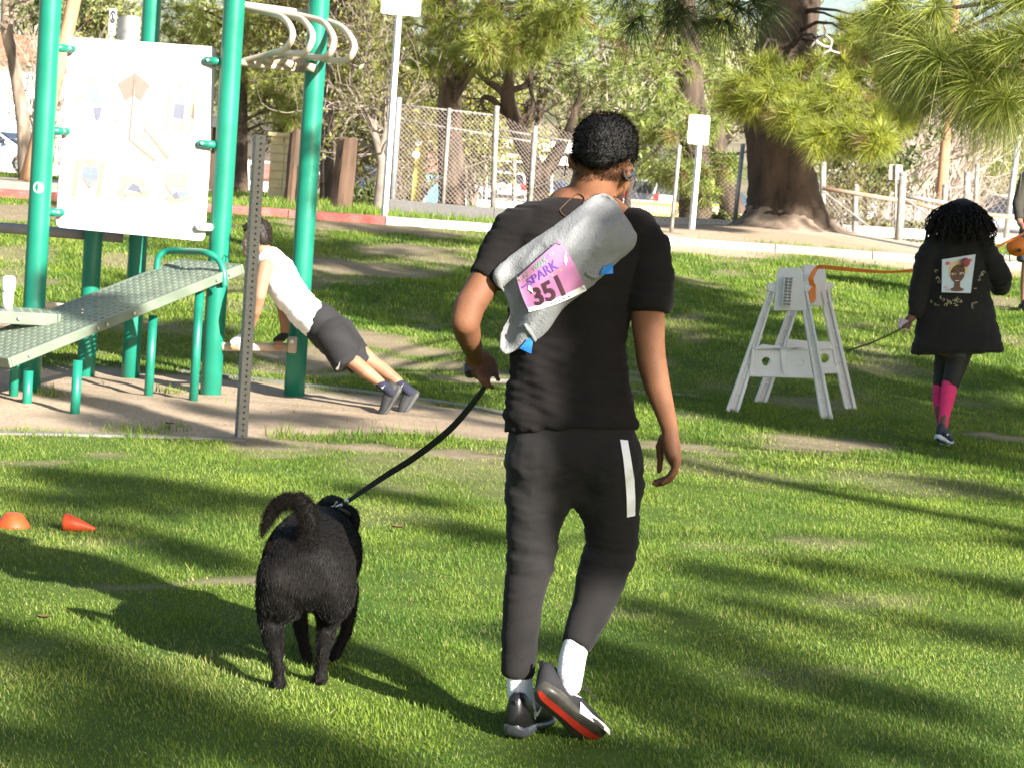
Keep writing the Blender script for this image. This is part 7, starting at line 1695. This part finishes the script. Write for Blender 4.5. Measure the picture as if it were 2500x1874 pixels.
# printed portrait on the jacket back
sj = Surf(jk)
PQ = np.array([(2300, 634), (2382, 621), (2370, 716), (2299, 714)], float)
NUp = 10; PD = np.array([[sj.depth(*((PQ[0] * (1 - i / NUp) + PQ[1] * i / NUp) * (1 - j / NUp) + (PQ[3] * (1 - i / NUp) + PQ[2] * i / NUp) * j / NUp), 15.9) for i in range(NUp + 1)] for j in range(NUp + 1)])
for _ in range(10):
    Bp = np.pad(PD, 1, mode='edge'); PD = (Bp[1:-1, 1:-1] * 2 + Bp[:-2, 1:-1] + Bp[2:, 1:-1] + Bp[1:-1, :-2] + Bp[1:-1, 2:]) / 6
PD -= .016
def prt(u, v, off=0):
    x = min(max(u, 0), 1) * NUp; y = min(max(v, 0), 1) * NUp; i = min(int(x), NUp - 1); j = min(int(y), NUp - 1); a, c = x - i, y - j; dd = (PD[j, i] * (1 - a) + PD[j, i + 1] * a) * (1 - c) + (PD[j + 1, i] * (1 - a) + PD[j + 1, i + 1] * a) * c
    return P(*((PQ[0] * (1 - u) + PQ[1] * u) * (1 - v) + (PQ[3] * (1 - u) + PQ[2] * u) * v), dd - off)
b = MB(); b.add([prt(i / NUp, j / NUp) for j in range(NUp + 1) for i in range(NUp + 1)], [(j * 11 + i, j * 11 + i + 1, j * 11 + 12 + i, j * 11 + 11 + i) for j in range(NUp) for i in range(NUp)]); prn = b.build("printed_portrait", M("print_pale_blue", (.50, .60, .68), .7, .05), jk)
def pp_(polys, mat, nm, off):
    b = MB()
    for V, F in polys: b.add([prt(u, v, off) for u, v in V], F)
    b.build(nm, mat, prn)
mk = lambda n, c_: M("ink_" + n, c_, .7, .1)
pp_([poly2([(.2, .28), (.28, .14), (.42, .08), (.62, .08), (.76, .16), (.82, .32), (.8, .5), (.72, .42), (.66, .3), (.5, .24), (.36, .3), (.27, .46), (.22, .55)])], mk("blonde", (.62, .48, .26)), "print_headwrap", .002)
pp_([ellip2(.5, .47, .235, .25, 18), poly2([(.42, .66), (.6, .66), (.62, .86), (.4, .86)]), poly2([(.28, .9), (.42, .84), (.6, .84), (.76, .9), (.7, .95), (.5, .965), (.32, .95)])], mk("brown", (.13, .065, .045)), "print_face", .003)
pp_([ellip2(.17, .14, .075, .055, 10), ellip2(.84, .15, .075, .055, 10)], mk("coral", (.60, .12, .15)), "print_bows", .003)
pp_([ellip2(.37, .47, .07, .028, 10), ellip2(.63, .47, .07, .028, 10), poly2([(.43, .655), (.57, .655), (.55, .675), (.45, .675)])], mk("cream", (.72, .66, .55)), "print_eyes", .004)
pp_([ellip2(.38, .472, .03, .024, 8), ellip2(.64, .472, .03, .024, 8), line2((.28, .40), (.45, .38), .02), line2((.56, .38), (.73, .40), .02), line2((.47, .56), (.54, .565), .015), line2((.42, .64), (.58, .64), .012), line2((.42, .70), (.58, .70), .012), line2((.36, .27), (.28, .40), .02), line2((.64, .26), (.72, .38), .02), line2((.5, .22), (.42, .28), .02)], mk("line", (.02, .015, .015)), "print_lines", .005)
pp_([line2((.06, .86), (.14, .80), .014), line2((.10, .90), (.2, .84), .014), line2((.14, .94), (.26, .9), .014), line2((.2, .90), (.24, .96), .012)], mk("red_script", (.45, .06, .08)), "print_signature", .004)
# gold scroll below the portrait
g = np.random.default_rng(31); b = MB()
for k in range(34):
    x = 2330 + g.normal(0, 26); y = 738 + g.normal(0, 9)
    if k > 22: x = 2390 + g.normal(0, 5) if k % 2 else 2288 + g.normal(0, 5); y = 690 + g.normal(0, 20)
    r = g.uniform(1.5, 4.5); a0 = g.uniform(0, 6.28); pts = [sj.hit(x + r * math.cos(a0 + t), y + r * math.sin(a0 + t), .004, 15.9) for t in np.linspace(0, g.uniform(2, 5), 7)]; b.tube(pts, .0022, 4)
b.build("scroll_print", M("gold_print", (.42, .38, .24), .6, .2), jk)
# phone in her hand and the taut lead running from it
ph = empty("phone", P(2207, 792, 15.93), "lilac cased phone in the woman's lowered hand", "phone"); b = MB(); a = P(2207, 792, 15.935); R_ = np.stack([CR * .94 - CU * .34, CF, CU * .94 + CR * .34], 1); b.box(a, (.072, .012, .065), R_); b.build("case", M("lilac_case", (.34, .27, .40), .4, .1), ph, bevel=.006)
ld = empty("thin_lead", P(2150, 830, 16.1), "thin olive lead slanting down from the woman's hand towards the barricade", "lead"); b = MB(); b.tube([P(2208, 798, 15.95), P(2170, 818, 16.05), P(2120, 840, 16.2), P(2066, 857, 16.4)], .006, 6); b.build("cord", M("olive_cord", (.10, .11, .04), .8), ld, True)

# ---------------- bystander cut by the frame
by = empty("person", onground(2520, 25.5), "bystander in dark top and slate shorts standing behind the orange tape reel", "person")
d = 25.5; k = FPX / d; bx = 2522; gy = proj(onground(bx, d))[1]
Y = lambda h: gy - h * k; X = lambda x, h: bx + x * k + h * k * .0717
b = MB()
b.ball(X(0, 1.66), Y(1.66), d, .085 * k, .1, .12 * k); b.rod([(X(0, 1.55), Y(1.55), d, .055 * k), (X(0, 1.42), Y(1.42), d, .08 * k)]); b.rod([(X(0, 1.4), Y(1.4), d, .17 * k, .1), (X(0, 1.15), Y(1.15), d, .14 * k, .1), (X(0, .95), Y(.95), d, .16 * k, .11)])
for s in (-1, 1):
    b.rod([(X(s * .18, 1.38), Y(1.38), d, .05 * k), (X(s * .24, 1.12), Y(1.12), d - .05, .042 * k), (X(s * .2, .9), Y(.92), d - .2, .034 * k), (X(s * .16, .86), Y(.88), d - .3, .034 * k)])
    b.rod([(X(s * .09, .92), Y(.92), d, .085 * k), (X(s * .10, .5), Y(.5), d, .055 * k), (X(s * .10, .3), Y(.3), d + .02, .055 * k), (X(s * .10, .09), Y(.09), d, .036 * k)])
b.remesh("body", M("skin_brown", (.24, .12, .075), .5, .1), by, .012, 3)
b = MB(); b.rod([(X(0, 1.45), Y(1.45), d, .14 * k, .1), (X(0, 1.36), Y(1.36), d, .21 * k, .13), (X(0, 1.15), Y(1.15), d, .185 * k, .13), (X(0, .98), Y(.98), d, .195 * k, .14)], 20, (True, False)); [b.rod([(X(s * .17, 1.4), Y(1.4), d, .07 * k), (X(s * .24, 1.12), Y(1.12), d - .05, .058 * k), (X(s * .21, .95), Y(.96), d - .18, .05 * k)], 14, (True, False)) for s in (-1, 1)]; b.remesh("shirt", M("olive_shirt", (.035, .032, .024), .9, .2, 4), by, .012, 3, cloth_noise(.008, 10, 10, 10))
b = MB(); b.rod([(X(0, 1.02), Y(1.02), d, .19 * k, .14), (X(0, .85), Y(.85), d, .2 * k, .15)], 20)
for s in (-1, 1): b.rod([(X(s * .09, .9), Y(.9), d, .11 * k), (X(s * .11, .52), Y(.52), d, .10 * k)], 16, (True, False))
b.remesh("shorts", M("slate_shorts", (.06, .062, .075), .9, .2), by, .012, 3, cloth_noise(.008, 10, 10, 10))
b = MB(); b.ball(X(0, 1.71), Y(1.71), d, .1 * k, .115, .085 * k); b.remesh("hair", m_hair, by, .014, 2)
for s in (-1, 1): g_ = onground(bx + s * .1 * k, d) + (0, -.08, .002); shoe(by, g_, (.05, 1, 0), (0, 0, 1), .28, m_blkm, m_blk, None, None)

# ---------------- far walker with a backpack
fw = empty("person", onground(1660, 84), "distant hooded walker with a pale backpack passing behind the fence", "person")
d = 84; k = FPX / d; bx = 1660; gy = proj(onground(bx, d))[1]
b = MB(); b.ball(X(.02, 1.66), Y(1.66), d, .1 * k, .11, .13 * k); b.rod([(X(0, 1.5), Y(1.5), d, .07 * k), (X(0, 1.35), Y(1.35), d, .2 * k, .12), (X(0, 1.1), Y(1.1), d, .17 * k, .12), (X(0, .9), Y(.9), d, .18 * k, .13)])
for s in (-1, 1):
    b.rod([(X(s * .18, 1.36), Y(1.36), d, .06 * k), (X(s * .25, 1.1), Y(1.1), d, .05 * k), (X(s * .24, .85), Y(.85), d - .1, .04 * k)])
    b.rod([(X(s * .09, .9), Y(.9), d, .10 * k), (X(s * .12, .45), Y(.45), d + s * .1, .07 * k), (X(s * .14, .08), Y(.08), d + s * .2, .05 * k)]); b.rod([(X(s * .14, .05), Y(.05), d + s * .2, .05 * k, .12)])
b.remesh("body", M("dark_street_clothes", (.07, .062, .06), .9, .3, 2), fw, .022, 3)
bk = empty("backpack", P(X(-.08, 1.25), Y(1.25), d - .2), "small pale pink-grey backpack worn by the distant walker", "backpack"); b = MB(); b.ball(X(-.06, 1.22), Y(1.22), d - .2, .15 * k, .1, .22 * k); b.remesh("bag", M("pink_grey_bag", (.38, .30, .31), .8), bk, .02, 2)
# ------------------------------------------------------------------ lawn
m_grass = leafmat("grass_blade", .40, .6, .018)
def lawn(name, y0, y1, dens, segs, hmin, hmax, wid, seed, margin=1.0, region=None, dirtkeep=.06):
    g = np.random.default_rng(seed)
    if region is None:
        hw = lambda y: 0.2095 * y + margin
        n = int(dens * (y1 - y0) * 2 * hw(y1)); x = g.uniform(-hw(y1), hw(y1), n); y = g.uniform(y0, y1, n)
        k = np.abs(x) < hw(y); x = x[k]; y = y[k]
    else:
        x, y = region(g)
    dm = dirt_mask(x, y); pm = pit_mask(x, y); pl = pale_mask(x, y)
    cl = fnoise(x * 5.5, y * 3.2, 101); cl2 = fnoise(x * 1.1, y * 0.8, 111)
    p = np.clip(1.12 - dm * 1.25, dirtkeep, 1) * np.clip(.55 + cl * .9, 0, 1) * np.where(pm & (region is None), 0.004, 1) * np.clip(1 - pl, 0.02, 1)
    k = g.uniform(size=len(x)) < p; x = x[k]; y = y[k]; dm = dm[k]; cl = cl[k]; cl2 = cl2[k]
    N = len(x); z = zg(x, y)
    h = (hmin + (hmax - hmin) * np.clip(cl * 1.5 - .25, 0, 1.2)) * g.uniform(.55, 1.25, N) * np.clip(1.1 - dm * .8, .3, 1)
    an = g.uniform(0, 2 * np.pi, N) ; lean = np.abs(g.normal(0, .38, N)) + .08
    wa = fnoise(x * 0.9, y * 0.9, 121) * 6.28
    dx = np.cos(an) * lean + np.cos(wa) * .18; dy = np.sin(an) * lean + np.sin(wa) * .18
    d = np.stack([dx, dy, np.ones(N)], 1); d /= np.linalg.norm(d, axis=1, keepdims=True)
    sa = g.uniform(0, np.pi, N); side = np.stack([np.cos(sa), np.sin(sa), np.zeros(N)], 1)
    V, T, k = ribbons(np.stack([x, y, z - .004], 1), d, h, wid * g.uniform(.6, 1.3, N), g.uniform(.1, .5, N), segs, side)
    t1 = fnoise(x * 2.2, y * 1.5, 131); dry = np.clip(dm * 1.2 + (cl2 - .5) * 1.3 + g.normal(0, .16, N) - .12, 0, 1)
    dry = np.where(g.uniform(size=N) < .06, .9, dry)
    c0 = np.array([.070, .152, .016]); c1 = np.array([.215, .295, .034]); c2 = np.array([.42, .37, .16])
    c = c0 + (c1 - c0) * np.clip(t1 * 1.6 - .3 + g.normal(0, .2, N), 0, 1)[:, None]
    c = c + (c2 - c) * (dry * .75)[:, None]
    C = np.repeat(c, k, 0)
    me = np_mesh(name, V, T, None, C)
    return tag(link_mesh(me, name, m_grass), kind='stuff')
lawn("lawn_grass", 6.2, 9.2, 9800, 2, .016, .035, .0042, 1)
lawn("lawn_grass", 9.2, 13.5, 7200, 1, .018, .042, .0050, 2)
lawn("lawn_grass", 13.5, 20, 3300, 1, .025, .055, .0085, 3)
lawn("lawn_grass", 20, 29.95, 1700, 1, .035, .08, .013, 4)
# rank weeds: along the kerb, round the stumps, the pit edge and tufts in the lawn
WEED = [ell(*q) for q in ((690, 498, 110, 8), (830, 500, 70, 10), (760, 505, 170, 6), (930, 512, 120, 5), (1080, 512, 160, 8), (1200, 522, 120, 7), (50, 432, 110, 14), (1620, 556, 150, 6),
                          (2280, 588, 220, 10), (2120, 575, 110, 6), (1500, 560, 100, 5), (1250, 505, 250, 4), (2450, 620, 120, 6), (820, 482, 60, 5), (1000, 488, 40, 3))]
def weed_region(lst, dens):
    def f(g):
        X = []; Y = []
        for cx, cy, rx, ry, s in lst:
            n = int(dens * math.pi * rx * ry); r = np.sqrt(g.uniform(size=n)); a = g.uniform(0, 2 * np.pi, n)
            X.append(cx + rx * r * np.cos(a)); Y.append(cy + ry * r * np.sin(a))
        X = np.concatenate(X); Y = np.concatenate(Y); k = (Y > 30.25) | (Y < 29.95)
        return X[k], Y[k]
    return f
lawn("verge_weeds", 0, 0, 0, 1, .06, .20, .022, 5, region=weed_region(WEED, 170), dirtkeep=.5)
VERGE = [(kx + 1.5, 31.6, 1.7, 1.1, 1), (kx - 1.5, 32.6, 2.0, 1.4, 1), (kx + .3, 30.9, 1.2, .5, 1), (kx + 2.6, 31.2, 1.2, .8, 1)]
lawn("verge_weeds", 0, 0, 0, 1, .09, .24, .022, 7, region=weed_region(VERGE, 420), dirtkeep=.6)
TUFT = [ell(*q) for q in ((1180, 563, 50, 5), (1150, 556, 30, 4), (430, 1046, 40, 5), (330, 1052, 90, 5), (120, 1060, 130, 6), (760, 1068, 120, 6), (880, 1062, 60, 6), (120, 962, 45, 6), (420, 955, 40, 4),
                          (1000, 838, 40, 5), (690, 820, 50, 5), (480, 1412, 26, 7), (300, 1070, 60, 5), (620, 1078, 40, 4), (1010, 1068, 120, 4), (1690, 585, 80, 3), (1850, 592, 120, 3), (2050, 612, 120, 3))]
lawn("grass_tufts", 0, 0, 0, 1, .05, .13, .009, 6, region=weed_region(TUFT, 1500), dirtkeep=.7)

# fallen leaves and a twig lying on the ground
m_dl = M("dead_leaf", (.16, .085, .045), .9, .3, 30)
for x, y, sz, lab in ((970, 1302, .05, "curled brown leaf in the grass between dog and man"), (104, 1527, .045, "brown leaf lying in the shaded grass below the orange markers"), (414, 1046, .05, "dark curled leaf on the bare pit edge"), (2128, 838, .05, "small dry leaf on the slope behind the barricade")):
    c = groundpt(x, y) + (0, 0, .028); r = empty("fallen_leaf", c, lab, "leaf"); b = MB()
    V = []
    for i in range(7):
        t = i / 6 - .5; w = .32 * math.cos(t * 2.9)
        for s_ in (-1, 0, 1): V.append(c + np.array([t * sz, s_ * w * sz, abs(s_) * .16 * sz + .25 * sz * t * t]))
    b.add(V, [(i * 3 + k, i * 3 + k + 1, i * 3 + 4 + k, i * 3 + 3 + k) for i in range(6) for k in range(2)]); b.build("blade", m_dl, r, True)
